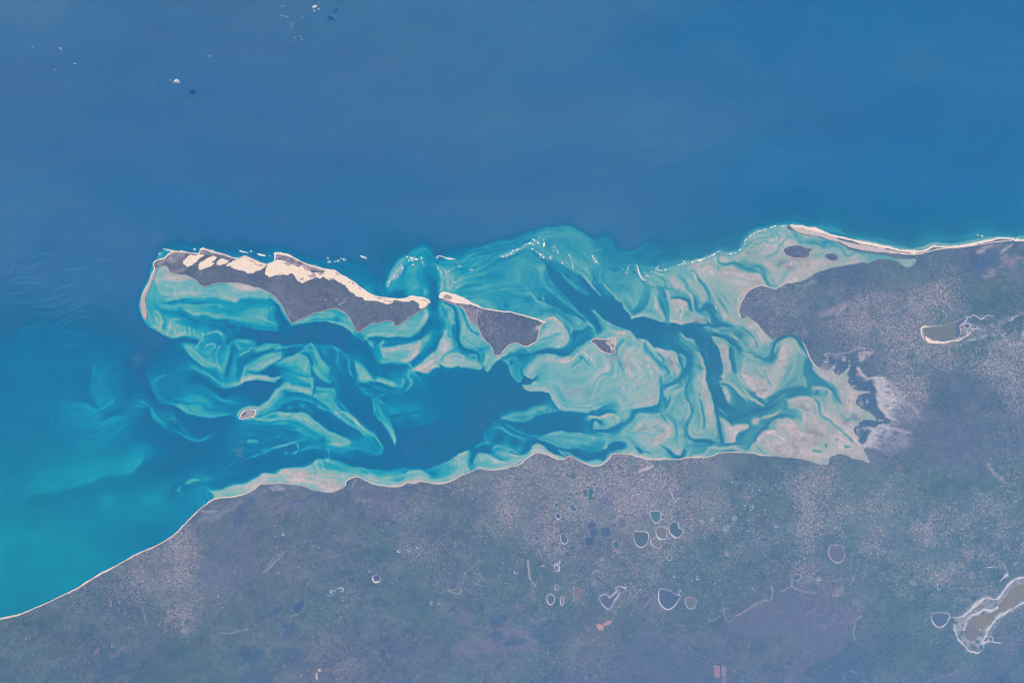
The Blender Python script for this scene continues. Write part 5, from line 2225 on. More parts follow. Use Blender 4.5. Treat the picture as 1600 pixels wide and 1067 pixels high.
    c+=(dry*(fbm(NX,NY,22,rng,5,.65,(1.5,.8))*24-3))[...,None]*np.array([1,.7,.75])
    c+=(dry*fbm(NX,NY,4,rng,2,.7)*12)[...,None]
    for k in range(3): c[...,k]+=.45*(c[...,k]-blur(c[...,k],1,2))
    return c,f
HALOS=[]     # outlines of the lakes: each stands in a band of bleached ground
def land_map():
    rng=np.random.default_rng(23)
    ys,xs=np.mgrid[0:NY,0:NX].astype(np.float32)
    q=4;h,w=NY//q+1,NX//q+1
    yq,xq=np.mgrid[0:h,0:w].astype(np.float32)*q
    wx=fbm(w,h,12,rng,4)*22;wy=fbm(w,h,12,rng,4)*22
    acc=np.zeros((h,w,3));ws=np.full((h,w),1e-9);dn=np.zeros((h,w));dw=np.full((h,w),1e-9)
    items=[]
    for ln in LAND.strip().splitlines():
        t=ln.split()
        if t[0]=='m':
            col=np.array([float(v) for v in t[1].split(',')]);r=float(t[2])
            for p in pts(' '.join(t[3:])):
                d2=((xq+wx-p[0])**2+(yq+wy-p[1])**2)/(r*r)
                k=1/(1+d2)**2.2;acc+=k[...,None]*col;ws+=k
        elif t[0]=='d':
            v=float(t[1]);r=float(t[2])
            for p in pts(' '.join(t[3:])):
                d2=((xq+wx-p[0])**2+(yq+wy-p[1])**2)/(r*r)
                k=1/(1+d2)**2.2;dn+=k*v;dw+=k
        else: items.append((t[0],np.array([float(v) for v in t[1].split(',')]),float(t[2]),float(t[3]),pts(' '.join(t[4:]))))
    base=acc/ws[...,None];dens=np.clip(dn/dw*(1+1.0*fbm(w,h,9,rng,3)),0,1)
    c=np.stack([bil(base[...,k],xs/q,ys/q) for k in range(3)],-1)
    D=bil(dens,xs/q,ys/q)
    c+=.42*(np.array([106,127,154.])-c)+np.array([-2,-2,-6.])
    # wooded and open ground mottling
    m1=fbm(NX,NY,40,rng,5,.6);m2=fbm(NX,NY,9,rng,4,.7)
    mw=bil(m2,xs+fbm(NX,NY,14,rng,3)*12,ys+fbm(NX,NY,14,rng,3)*12)
    c+=(m1*8+mw*9)[...,None]*np.array([1,.8,.4])
    # open glades and darker thickets with fairly crisp edges
    q1=bil(fbm(NX,NY,24,rng,5,.7,(1.2,.9)),xs+fbm(NX,NY,9,rng,2)*4,ys)
    c+=(np.clip((q1-.16)/.05,0,1)*5)[...,None]*np.array([1,.75,.5])
    c-=(np.clip((-q1-.2)/.05,0,1)*6)[...,None]*np.array([1,.55,.3])
    m3=fbm(NX,NY,60,rng,3)
    c+=(m3*3)[...,None]*np.array([1,-.5,.6])
    wx=fbm(NX,NY,10,rng,3)*5;wy=fbm(NX,NY,10,rng,3)*5
    tex=fbm(NX,NY,4.5,rng,3,.8,(1.6,.8))*1.3+.25
    rr=np.random.default_rng(77)
    def fan(line,n,l0,l1,ang,col,w,al):
        C=resample(catmull(pts(line),6),1.)
        for _ in range(n):
            p=C[rr.integers(len(C))];L=rr.uniform(l0,l1);a=math.radians(ang+rr.normal()*16)
            q=[p+np.array([math.cos(a),math.sin(a)])*L*t+rr.standard_normal(2)*1.2*t for t in (0,.35,.7,1)]
            items.append(('s',np.array(col,float),w*rr.uniform(.6,1.5),al*rr.uniform(.5,1),np.array(q)))
    fan("L 1100,480 1125,560 1120,640 1130,700 1180,780 1230,830",90,4,22,20,(184,184,196),.7,.8)
    fan("L 1200,500 1260,570 1300,640 1290,740",50,4,16,30,(172,172,188),.8,.65)
    fan("L 1290,640 1400,700 1470,800",40,3,12,40,(150,154,176),.9,.5)
    fan("L 1030,1040 1060,930 1110,890 1200,880",70,5,20,15,(178,180,192),.7,.75)
    fan("L 1150,1000 1250,900 1350,940",40,4,16,10,(156,160,180),.8,.6)
    fan("L 740,440 800,470 870,480 900,540 930,600 960,650 990,740 1060,790",60,2,9,-25,(160,172,176),.5,.75)
    fan("L 640,400 720,420 790,380",20,2,8,-70,(160,156,172),.5,.7)
    fan("L 970,830 950,900 960,980",30,2,8,10,(160,168,178),.5,.7)
    fan("Y 1180,230 1300,330 1420,480 1560,420 1580,100 1400,180",75,2,9,-32,(186,186,194),.5,.85)
    fan("Y 880,330 950,300 1050,270 1100,360 900,420",35,2,6,-20,(180,182,192),.5,.8)
    fan("L 1180,330 1330,360 1420,430 1300,520 1480,540",60,1,4,40,(170,170,184),.5,.7)
    for H,hw in HALOS: items.append(('s',np.array([150,152,168.]),hw,.6,H))
    for kind,col,sf,al,P in items:
        if kind=='f':
            C=catmull(P,5,True)
            pad=sf*3+8
            r=seg_field(C,pad,True)
            x0,y0,Dd,U=r
            hh,ww=Dd.shape
            ins=inside(C,xs[y0:y0+hh,x0:x0+ww],ys[y0:y0+hh,x0:x0+ww])
            sd=np.where(ins,-Dd,Dd)
            yy,xx=np.mgrid[0:hh,0:ww].astype(np.float32)
            k=.5+.6*min(1,sf)
            sd=bil(np.clip(sd,-40,40),xx+wx[y0:y0+hh,x0:x0+ww]*k,yy+wy[y0:y0+hh,x0:x0+ww]*k)
            a=al/(1+np.exp(np.clip(sd/(sf*.6),-30,30)))
            bright=col.mean()>148
            a=a*(np.clip(.5+2.0*tex[y0:y0+hh,x0:x0+ww],.12,1) if bright and al>.65 else (1+.5*m2[y0:y0+hh,x0:x0+ww]))
        else:
            C=catmull(P,6) if 2<len(P)<40 else P
            r=seg_field(C,sf*3+4)
            if r is None: continue
            x0,y0,Dd,U=r;hh,ww=Dd.shape
            yy,xx=np.mgrid[0:hh,0:ww].astype(np.float32)
            Dd=bil(np.clip(Dd,0,60),xx+wx[y0:y0+hh,x0:x0+ww]*.35,yy+wy[y0:y0+hh,x0:x0+ww]*.35)
            a=al*1.05*np.exp(-(Dd/(sf*1.15))**2)*np.clip(.95+.8*m2[y0:y0+hh,x0:x0+ww],.4,1.2)
        a=np.clip(a,0,1)[...,None]
        sl=c[y0:y0+hh,x0:x0+ww];sl+=a*(col-sl)
    # clearings: small pale plots packed by density
    w2x=xs+fbm(NX,NY,5,rng,2)*5;w2y=ys+fbm(NX,NY,5,rng,2)*5
    for cell,th,col,st in ((3.4,.54,(150,151,168),.5),(2.5,.56,(138,150,168),.45),(6,.58,(154,144,160),.4)):
        n=bil(vnoise(NX,NY,cell,rng),w2x,w2y)*.8+vnoise(NX,NY,2.0,rng)*.2
        k=np.clip((n-(th+.26*(1-D)))/.25,0,1)*np.clip(D*1.6,0,1)*st
        c+=k[...,None]*(np.array(col)-c)
    n=bil(vnoise(NX,NY,3.6,rng),w2x,w2y)
    c-=(np.clip(n-.55,0,1)*(.3+D)*42)[...,None]*np.array([1,.7,.3])
    # fine lines of drainage and old shorelines, faint, running with the grain of the plain
    l=1-np.abs(bil(fbm(NX,NY,46,rng,4,.6),xs,ys))*26
    c+=(np.clip(l,0,1)*np.clip(fbm(NX,NY,60,rng,3)*3-.3,0,1)*14)[...,None]
    l=1-np.abs(fbm(NX,NY,60,rng,4,.6))*30
    c-=(np.clip(l,0,1)*np.clip(fbm(NX,NY,50,rng,3)*3-.3,0,1)*10)[...,None]
    for k in range(3): c[...,k]+=.6*(c[...,k]-blur(c[...,k],1,2))+.1*(c[...,k]-blur(c[...,k],5,2))
    c+=(rng.random((NY,NX,1))-.5)*9
    return c,np.clip(D,0,1).astype(np.float32)
def inside(P,X,Y):
    r=np.zeros(X.shape,bool)
    x0,y0=P[:,0],P[:,1];x1,y1=np.roll(x0,-1),np.roll(y0,-1)
    ylo,yhi=Y.min(),Y.max()
    for a,b,c_,d in zip(x0,y0,x1,y1):
        if (b<ylo and d<ylo) or (b>yhi and d>yhi) or b==d: continue
        m=((b>Y)!=(d>Y))&(X<(c_-a)*(Y-b)/(d-b)+a)
        r^=m
    return r
# ---------------------------------------------------------------- materials
def mat(name,col=None,attr=None,rough=.9,spec=.1,noise=None,bump=None,alpha=None,plots=False):
    m=bpy.data.materials.new(name);m.use_nodes=True;nt=m.node_tree;b=nt.nodes['Principled BSDF']
    b.inputs['Roughness'].default_value=rough;b.inputs['Specular IOR Level'].default_value=spec
    if attr:
        a=nt.nodes.new('ShaderNodeAttribute');a.attribute_name=attr;out=a.outputs['Color']
    else:
        a=nt.nodes.new('ShaderNodeRGB');a.outputs[0].default_value=(*col,1);out=a.outputs[0]
    co=nt.nodes.new('ShaderNodeTexCoord').outputs['Object']
    for sc_,amp,det in (noise or ()):
        n=nt.nodes.new('ShaderNodeTexNoise');n.inputs['Scale'].default_value=sc_;n.inputs['Detail'].default_value=det;n.inputs['Roughness'].default_value=.65
        nt.links.new(co,n.inputs['Vector'])
        r=nt.nodes.new('ShaderNodeMapRange');r.inputs['From Min'].default_value=.25;r.inputs['From Max'].default_value=.75
        r.inputs['To Min'].default_value=1-amp;r.inputs['To Max'].default_value=1+amp
        nt.links.new(n.outputs[0],r.inputs['Value'])
        v=nt.nodes.new('ShaderNodeVectorMath');v.operation='SCALE';nt.links.new(out,v.inputs[0]);nt.links.new(r.outputs[0],v.inputs['Scale']);out=v.outputs[0]
    if plots:
        # bare plots among the bush, packed by the density stored with the ground tone
        for sc_,col,lo,wd,st in ((4.6,ground((178,168,178)),.70,.045,.75),(2.9,ground((166,160,174)),.72,.05,.6),(7.5,ground((192,186,190)),.735,.04,.8),(3.7,ground((76,106,144)),.66,.08,.5)):
            n=nt.nodes.new('ShaderNodeTexNoise');n.inputs['Scale'].default_value=sc_;n.inputs['Detail'].default_value=2;n.inputs['Distortion'].default_value=.6;n.inputs['Roughness'].default_value=.55
            ad=nt.nodes.new('ShaderNodeVectorMath');ad.inputs[1].default_value=(sc_*31,sc_*17,0);nt.links.new(co,ad.inputs[0]);nt.links.new(ad.outputs[0],n.inputs['Vector'])
            k=nt.nodes.new('ShaderNodeMath');k.operation='MULTIPLY_ADD';k.inputs[1].default_value=.16;nt.links.new(a.outputs['Alpha'],k.inputs[0]);nt.links.new(n.outputs[0],k.inputs[2])
            r=nt.nodes.new('ShaderNodeMapRange');r.inputs['From Min'].default_value=lo;r.inputs['From Max'].default_value=lo+wd;r.inputs['To Max'].default_value=st
            nt.links.new(k.outputs[0],r.inputs['Value'])
            mx=nt.nodes.new('ShaderNodeMix');mx.data_type='RGBA'
            for s_ in mx.inputs:
                if s_.name=='B' and s_.type=='RGBA': s_.default_value=(*col,1)
            nt.links.new(r.outputs[0],mx.inputs[0]);nt.links.new(out,mx.inputs[6]);out=mx.outputs[2]
    nt.links.new(out,b.inputs['Base Color'])
    if bump:
        n=nt.nodes.new('ShaderNodeTexNoise');n.inputs['Scale'].default_value=bump[0];n.inputs['Detail'].default_value=4
        mp=nt.nodes.new('ShaderNodeMapping');mp.inputs['Scale'].default_value=(bump[2] if len(bump)>2 else 1,1,1)
        mp.inputs['Rotation'].default_value=(0,0,math.radians(bump[3] if len(bump)>3 else 0))
        nt.links.new(co,mp.inputs[0]);nt.links.new(mp.outputs[0],n.inputs['Vector'])
        bp=nt.nodes.new('ShaderNodeBump');bp.inputs['Strength'].default_value=1;bp.inputs['Distance'].default_value=bump[1]
        nt.links.new(n.outputs[0],bp.inputs['Height']);nt.links.new(bp.outputs[0],b.inputs['Normal'])
    if alpha is not None: b.inputs['Alpha'].default_value=alpha
    return m
M={}
M['sea']=mat('sea_water',attr='tone',rough=.55,spec=.12,noise=((6,.05,2),(1.1,.03,3)))
M['land']=mat('bush_and_bare_ground',attr='tone',rough=1,spec=0,noise=((7,.2,3),(2.2,.1,4)),plots=True)
M['wood']=mat('island_bush',attr='tone',rough=1,spec=0,noise=((7,.22,3),(2.5,.08,4)),plots=True)
M['dune']=mat('pale_dune_sand',col=ground((240,223,205)),rough=1,spec=0,noise=((1.4,.09,5),(4.5,.08,3)),bump=(1.1,.05,2.2,-35))
M['beach']=mat('beach_sand',col=ground((222,204,194)),rough=1,spec=0,noise=((2.5,.1,4),))
M['beach_bright']=mat('bright_beach_sand',col=ground((238,222,210)),rough=1,spec=0,noise=((2.5,.06,4),))
M['beach_pink']=mat('damp_shore_sand',col=ground((188,174,180)),rough=1,spec=0,noise=((2.5,.14,4),))
M['barrier']=mat('barrier_sand',col=ground((196,186,188)),rough=1,spec=0,noise=((3.2,.35,5),))
M['foam']=mat('white_foam',col=(.78,.84,.86),rough=.9,spec=0,noise=((5,.06,3),))
M['foam_thin']=mat('thin_foam',col=ground((176,206,214)),rough=.9,spec=0,noise=((4,.12,3),))
M['cloud']=mat('cloud',col=(.82,.83,.85),rough=1,spec=0,alpha=.62)
M['wisp']=mat('thin_cloud',col=(.8,.82,.85),rough=1,spec=0,alpha=.42)
M['foam_soft']=mat('churned_water',col=ground((168,206,214)),rough=.9,spec=0,noise=((4,.1,3),),alpha=.38)
M['salt']=mat('salt_crust',col=ground((198,198,206)),rough=1,spec=0,noise=((4,.4,4),(1.2,.15,3)))
M['pan_rim']=mat('dull_pan_shore',col=ground((168,168,182)),rough=1,spec=0,noise=((3,.16,4),))
M['clearing']=mat('orange_soil',col=ground((216,176,164)),rough=1,spec=0,noise=((4,.15,3),))
# ---------------------------------------------------------------- helpers
COL=sc.collection
def put_props(o,label=None,cat=None,group=None,kind=None):
    for k,v in (('label',label),('category',cat),('group',group),('kind',kind)):
        if v: o[k]=v
    return o
def link(name,me,m,parent=None,z=0):
    o=bpy.data.objects.new(name,me);COL.objects.link(o);o.location.z=z
    if m: me.materials.append(m)
    if parent is not None: o.parent=parent
    return o
def mesh_from(name,V,F):
    me=bpy.data.meshes.new(name);me.from_pydata([tuple(v) for v in V],[],[tuple(f) for f in F]);me.update();return me
def grid_mesh(name,xs,ys,keep,tone,z=None,snap=None,plots=None):
    """chart-space grid sheet; keep = vertex mask, snap = outline the border vertices move to"""
    X,Y=np.meshgrid(xs,ys);h,w=X.shape
    fk=(keep[:-1,:-1]|keep[1:,:-1]|keep[:-1,1:]|keep[1:,1:])
    used=np.zeros((h,w),bool)
    for dy in (0,1):
        for dx in (0,1): used[dy:h-1+dy,dx:w-1+dx]|=fk
    if snap is not None:
        edge=used&~keep
        ex,ey=X[edge],Y[edge]
        bx,by=nearest(snap,ex,ey);X=X.copy();Y=Y.copy();X[edge]=bx;Y[edge]=by
    idx=-np.ones((h,w),np.int64);idx[used]=np.arange(used.sum())
    co=np.stack([wx(X[used]),wy(Y[used]),np.zeros(used.sum()) if z is None else z(X[used],Y[used])],1)
    a=idx[:-1,:-1][fk];b=idx[:-1,1:][fk];c=idx[1:,1:][fk];d=idx[1:,:-1][fk]
    F=np.stack([a,d,c,b],1);n=len(F)
    me=bpy.data.meshes.new(name);me.vertices.add(len(co));me.vertices.foreach_set('co',co.astype(np.float32).ravel())
    me.loops.add(n*4);me.polygons.add(n);me.polygons.foreach_set('loop_start',np.arange(0,n*4,4,dtype=np.int32))
    me.polygons.foreach_set('loop_total',np.full(n,4,np.int32));me.loops.foreach_set('vertex_index',F.astype(np.int32).ravel())
    me.update(calc_edges=True)
    at=me.color_attributes.new('tone','FLOAT_COLOR','POINT')
    px=reflect(X[used],NX-1.01);py=reflect(Y[used],NY-1.01)
    rgb=np.stack([bil(tone[...,k],px,py) for k in range(3)],1)
    al=np.ones(len(rgb)) if plots is None else bil(plots,px,py)
    at.data.foreach_set('color',np.c_[ground(rgb),al].astype(np.float32).ravel())
    return me
def reflect(a,n):
    a=np.abs(a)%(2*n);return np.where(a>n,2*n-a,a)      # beyond the surveyed chart the same ground goes on
def nearest(P,x,y):
    Q=np.vstack([P,P[0]]);best=np.full(len(x),1e18);bx=x.copy();by=y.copy()
    for a,b in zip(Q[:-1],Q[1:]):
        m=(x>min(a[0],b[0])-4)&(x<max(a[0],b[0])+4)&(y>min(a[1],b[1])-4)&(y<max(a[1],b[1])+4)
        if not m.any(): continue
        d=b-a;L=max(1e-9,d@d);t=np.clip(((x[m]-a[0])*d[0]+(y[m]-a[1])*d[1])/L,0,1)
        qx,qy=a[0]+t*d[0],a[1]+t*d[1];dd=(x[m]-qx)**2+(y[m]-qy)**2
        k=dd<best[m];ii=np.flatnonzero(m)[k];best[ii]=dd[k];bx[ii]=qx[k];by[ii]=qy[k]
    return bx,by
def rough(P,amp,seed,step=1.5,closed=True):
    """give a surveyed outline its small irregularities"""
    C=resample(np.vstack([P,P[:1]]) if closed else P,step)
    if closed: C=C[:-1]
    r=np.random.default_rng(seed);n=len(C)
    d=np.zeros(n)
    for cell,g in ((9,1.),(4,.7),(1.7,.5)):
        k=max(3,int(n/cell));v=r.standard_normal(k);d+=g*np.interp(np.arange(n)/n*k,np.arange(k+1),np.r_[v,v[0]])
    N=normals(C);return C+N*(d*amp*.5)[:,None]
def sheet(name,P,m,z,parent=None,thick=.006,dome=0,seed=0):
    """flat-lying piece of ground with its own thickness, cut to an outline in chart units"""
    bm=bmesh.new();vs=[bm.verts.new((wx(x),wy(y),0)) for x,y in P]
    try: f=bm.faces.new(vs)
    except ValueError: bm.free();return None
    f.normal_update()
    if f.normal.z<0: f.normal_flip()
    if len(vs)>4: bmesh.ops.triangulate(bm,faces=[f],ngon_method='EAR_CLIP')
    bm.normal_update()
    ex=bmesh.ops.extrude_face_region(bm,geom=bm.faces[:])
    top=[g for g in ex['geom'] if isinstance(g,bmesh.types.BMVert)]
    bmesh.ops.translate(bm,verts=top,vec=(0,0,thick))
    bmesh.ops.recalc_face_normals(bm,faces=bm.faces[:])
    me=bpy.data.meshes.new(name);bm.to_mesh(me);bm.free()
    return link(name,me,m,parent,z)
def ribbon_mesh(name,P,w,seed=0,closed=False,var=.4,side=0.,thick=.004):
    """strip along a line: w = half width in chart units (number or per-point array)"""
    C=resample(np.vstack([P,P[:1]]) if closed else P,1.2)
    n=len(C);r=np.random.default_rng(seed);N=normals(C)
    if np.ndim(w)>0: w=np.interp(np.linspace(0,1,n),np.linspace(0,1,len(w)),w)
    k=max(4,n//14);lf=np.interp(np.linspace(0,k-1,n),np.arange(k),.25+1.5*r.random(k));w=w*(1+(lf-1)*min(1,var*1.4))
    k=max(4,n//5);v=r.random((2,k))
    f=[np.interp(np.linspace(0,k-1,n),np.arange(k),v[i]) for i in (0,1)]
    a=C+N*(w*(1+var*(f[0]*2-1))+side)[:,None];b=C-N*(w*(1+var*(f[1]*2-1))-side)[:,None]
    V=[];F=[]
    for i in range(n):
        V+= [(wx(a[i,0]),wy(a[i,1]),thick),(wx(b[i,0]),wy(b[i,1]),thick)]
    for i in range(n-1): F.append((2*i,2*i+1,2*i+3,2*i+2))
    return mesh_from(name,V,F)
def gather(name,meshes,m,z,label,cat,part,soft=()):
    """a thing made of several strips: an Empty at its middle with every strip a child"""
    allc=np.concatenate([np.array([v.co[:] for v in me.vertices]) for me in meshes])
    c=(allc.min(0)+allc.max(0))/2;c[2]=0
    if len(meshes)==1 and not soft: return put_props(link(name,meshes[0],m,z=z),label,cat)
    e=bpy.data.objects.new(name,None);e.empty_display_size=.5;COL.objects.link(e);e.location=(c[0],c[1],z)
    put_props(e,label,cat)
    for i,me in enumerate(meshes):
        for v in me.vertices: v.co.x-=c[0];v.co.y-=c[1]
        link(part,me,m,e,.0012*(i%3))
    for i,me in enumerate(soft):
        for v in me.vertices: v.co.x-=c[0];v.co.y-=c[1]
        link('churned_water',me,M['foam_soft'],e,-.006+.0015*(i%3))
    return e
LK=[("largest of the central lakes, D-shaped and dark with a flat top shore","U 768,488 800,490 853,498 857,550 840,580 810,598 780,585 762,550 758,510",(84,118,146),.95),
("grey oval lake squeezed between the D-shaped lake and the kidney-shaped one","U 918,460 945,455 972,462 985,500 980,535 955,545 928,530 912,498",(126,134,150),.85),
("dark kidney-shaped lake notched on its right side, beside a grey oval lake","U 1005,455 1032,425 1062,430 1068,462 1092,478 1090,510 1060,530 1028,520 1004,490",(80,113,146),.95),
("mauve grey lake with a white islet, just below the grey oval lake","U 878,545 900,532 930,545 947,565 945,595 920,604 892,590 874,568",(134,140,158),.8),
("teal green lake with a bright rim, highest of the central lakes","U 878,350 905,348 938,352 942,382 933,412 910,428 887,408 875,375",(72,130,156),.85),
("small teal lobe touching the right side of the bright rimmed teal lake","U 950,380 972,378 970,398 952,402",(72,126,156),.6),
("small dark oval lake with a pale ring, left of the D-shaped lake","U 615,562 638,553 658,578 655,604 632,612 614,588",(78,118,148),.7),
("dark tilted oval lake with a pale lower rim, lower left in the lake district","U 250,512 274,508 296,540 290,568 266,574 249,545",(80,116,154),.7),
("tiny round pond off the upper right end of a tilted oval lake","U 292,515 302,508 313,518 305,530 294,526",(86,118,158),.4),
("bright blue round lake with a white lower rim, left edge of the lake district","U 215,372 234,363 249,382 242,402 222,400",(68,106,160),.7),
("tiny blue pond just above a bright blue round lake","U 209,348 220,345 225,356 212,362",(70,110,160),.3),
("small green teal pond, upper left in the lake district","U 206,302 224,292 238,300 226,322 208,320",(62,130,160),.3),
("small blue heart-like pond above the twin-lobed blue pond","U 293,257 316,250 322,268 308,280 296,273",(66,120,160),.4),
("twin-lobed deep blue pond with a faint pale rim","U 315,312 330,304 344,322 360,335 350,349 326,342",(62,118,160),.5),
("small blue pond between a twin-lobed pond and a round blue lake","U 287,358 297,352 307,366 302,380 290,374",(74,120,156),.4),
("grey green oval pond without a rim, left of the bright teal pair","U 405,202 425,196 439,226 430,249 411,240",(88,122,150),0),
("bright teal hourglass pond without a rim","U 445,205 462,191 477,215 466,238 472,260 455,271 441,260 448,235",(46,124,160),0),
("round dark pond in pale ground near the coast, highest of all the ponds","U 315,98 335,86 354,100 346,124 325,125",(86,116,146),0),
("tiny dark pond up and right of the bright teal hourglass pond","U 476,154 488,150 495,162 486,172 476,168",(84,114,148),0),
("dark indigo pond, top of a chain of three","U 440,432 468,421 487,440 480,462 456,468 441,454",(78,104,158),0),
("dark indigo lobed pond, middle of a chain of three","U 457,478 488,471 503,495 490,523 466,530 453,506",(74,102,158),0),
("darkest indigo pond, bottom of a chain of three","U 426,537 450,526 477,545 470,574 441,587 424,565",(66,98,160),0),
("blue lobed pond without a rim, right of the chain of three indigo ponds","U 531,468 560,458 588,470 590,508 568,530 540,520 529,495",(76,108,158),0),
("dull grey pond without a rim, above the D-shaped lake","U 656,412 680,404 701,430 695,455 666,458",(106,122,152),0),
("faint mauve dry pan, left of the chain of three indigo ponds","U 376,468 408,463 418,490 400,514 378,500",(113,124,155),0),
("small teal pond with a bright ring, below the mauve grey lake","U 991,657 1018,656 1018,684 993,686",(84,124,150),.5),
("tiny dark blue pond right of the mauve grey lake","U 970,580 985,578 992,592 978,600",(78,108,156),0),
("pinkish brown pond without a rim, alone in the lower plain","U 336,882 368,870 393,890 398,934 370,957 341,940",(138,130,154),.3),
("heart-shaped violet lake with a thick white rim and a ragged upper arm","U 522,942 548,927 578,932 586,952 612,938 632,915 655,897 646,940 612,990 584,1024 556,1014 530,980",(92,110,158),1.1),
("large pear-shaped deep blue lake with a thin white rim","U 936,896 968,888 1010,906 1056,930 1080,936 1064,966 1040,1004 1000,1027 960,1014 934,976 929,932",(82,108,156),.8),
("round greenish grey lake beside the pear-shaped lake","U 1117,956 1150,946 1184,956 1188,990 1170,1019 1140,1024 1119,995",(118,131,150),.75),
("small violet lake with a thick irregular white rim, lower left of the lake district","U 155,938 180,927 203,942 203,978 180,995 158,974",(90,112,155),1.1),
("narrow pale spindle-shaped pan right of a violet lake with a thick rim","U 248,960 262,938 273,960 264,1003 250,988",(136,138,160),.5),
("open white-ringed pan above a violet lake with a thick rim","U 212,866 224,858 234,876 226,895 213,888",(110,126,156),.55),
("dark round lake with faint shore tracks, alone left of the lake district","T 1290,422 1330,428 1368,440 1386,468 1370,493 1330,500 1300,476 1284,444",(84,120,150),0),
("triangular blue pond with a thick white rim, left half of the plain","T 706,487 728,480 746,500 735,518 712,514",(76,106,158),1.0),
("violet pond with white squiggles round it, left of the faint shore tracks","T 1130,528 1150,525 1160,545 1140,555 1122,545",(88,106,158),0),
("dark branching reservoir in the lower left plain","T 270,665 290,640 325,615 330,640 314,668 290,684",(66,96,156),0),
("large square-cornered pinkish pan with a pale rim, right of centre in the plain","V 517,592 532,576 580,576 597,592 600,648 570,672 532,655 518,630",(112,120,160),.9,'pan_rim'),
("dark teal pond at the top left of the purple plain","V 314,745 335,735 357,742 352,762 330,770 314,760",(84,118,150),.7,'pan_rim'),
("dark violet lake left of the long brown lake, with a white lower rim","V 1090,956 1120,950 1160,950 1186,962 1176,998 1142,1028 1110,1022 1088,990",(90,112,156),1.1),
("small dark notch lake above the white shore of the long brown lake","W 1242,470 1262,462 1272,480 1256,492 1243,486",(74,98,156),0),
("small pond inside a white loop at the lower end of the long brown lake","W 1352,750 1378,744 1385,765 1366,778 1352,768",(96,118,156),.7),
("dark blue pond in the salt crust right of the large grey lake","Y 852,215 885,205 915,222 905,255 880,265 855,245",(88,108,150),.7),
("narrow dark pond in the salt crust, rightmost of the ponds next to the large grey lake","Y 965,240 1000,228 1005,255 980,268 960,255",(90,108,150),.6),
("tiny deep blue pond above the salt ponds","Y 1078,125 1098,115 1102,140 1085,152 1076,140",(80,100,152),.5),
("white-looped pond on the scrubland far right of the large grey lake","Y 1220,320 1270,290 1285,310 1260,340 1215,350",(98,116,152),.55),
("tiny ink blue pond in the plain below the large grey lake","Y 142,900 155,885 158,905 145,920",(72,98,160),0),
("tiny deep blue pond right of the curved lagoon creek","L 664,230 675,212 682,218 672,240",(66,94,156),0),
]
for a in LK:
    if a[3]>.35: HALOS.append((np.vstack([catmull(pts(a[1]),4,True),pts(a[1])[:1]]),.7+a[3]*.9))
for h in ("Y 330,255 420,243 560,234 640,222 740,188 830,150 880,120 892,132 880,165 840,200 797,230 808,300 800,360 770,398 690,416 580,436 480,424 430,402 350,360 330,255",): HALOS.append((pts(h),1.6))
# ---------------------------------------------------------------- setting: sea, mainland
sea_tone,sea_depth=sea_map();land_tone,land_plots=land_map()
def axis(n,step,far=900):
    a=np.arange(-12,n+12+step,step);g=step;lo=[];x=a[0]
    while x>-far: g*=1.06;x-=g;lo.append(x)
    g=step;hi=[];x=a[-1]
    while x<n+far: g*=1.06;x+=g;hi.append(x)
    return np.r_[lo[::-1],a,hi]
def rough_main():
    C=catmull(pts(MAIN)[2:-3],4)
    C=rough(C,.5,3,closed=False)
    # tidal creeks fray the landward edge of the flats into spikes
    r=np.random.default_rng(8);N=normals(C)
    out=[]
    for i,p in enumerate(C):
        if 1290<p[0]<1420 and 552<p[1]<712:
            k=(r.random()**3)*6.5*(1 if i%2 else -.12)
            out.append(p+N[i]*k+r.standard_normal(2)*.35)
        else: out.append(p)
    C=np.array(out);P=pts(MAIN)
    return np.vstack([P[:2],C,P[-3:]])
main_out=rough_main()
xs,ys=axis(NX,1.3),axis(NY,1.3)
X,Y=np.meshgrid(xs,ys)
in_main=inside(main_out,X,Y)
def erode(m,k):
    for _ in range(k):
        q=np.pad(m,1,mode='edge');m=q[1:-1,1:-1]&q[:-2,1:-1]&q[2:,1:-1]&q[1:-1,:-2]&q[1:-1,2:]
    return m
sea=link('sea',grid_mesh('sea',xs,ys,~erode(in_main,4),sea_tone),M['sea']);put_props(sea,kind='structure')
main=link('mainland',grid_mesh('mainland',xs,ys,in_main,land_tone,snap=main_out,plots=land_plots),M['land'],z=.02);put_props(main,kind='structure')
del X,Y,in_main
# ---------------------------------------------------------------- islands
def island(name,P,label,seed,z=.03,step=.8,amp=.35):
    C=rough(catmull(P,4,True),amp,seed,1.0)
    x0,y0=P.min(0)-3;x1,y1=P.max(0)+3
    xs=np.arange(x0,x1,step);ys=np.arange(y0,y1,step);X,Y=np.meshgrid(xs,ys)
    me=grid_mesh(name,xs,ys,inside(C,X,Y),land_tone,snap=C,plots=land_plots*.6)
    o=link(name,me,M['wood'],z=z);put_props(o,label,'island');return o,C
def part_run(C,a,b):
    """stretch of a closed outline between the points nearest to a and b"""
    i=np.argmin(((C-a)**2).sum(1));j=np.argmin(((C-b)**2).sum(1))
    return C[i:j+1] if j>=i else np.vstack([C[i:],C[:j+1]])
T=lambda t,x,y:np.array([TILE[t][0]+x/TILE[t][2],TILE[t][1]+y/TILE[t][2]])
big,bigC=island('island',pts(BIG),'largest island, long and bushy, with a broad belt of cream dunes on its ocean side',1)
for k,d in enumerate(DUNES):
    P=rough(pts(d),.8 if k<3 else 1.3,20+k,.8)
    sheet('dune_field',P,M['dune'],.012+.0*k,big,.008)
M['scrub']=mat('grey_dune_scrub',col=ground((182,170,178)),rough=1,spec=0,noise=((5,.3,4),))
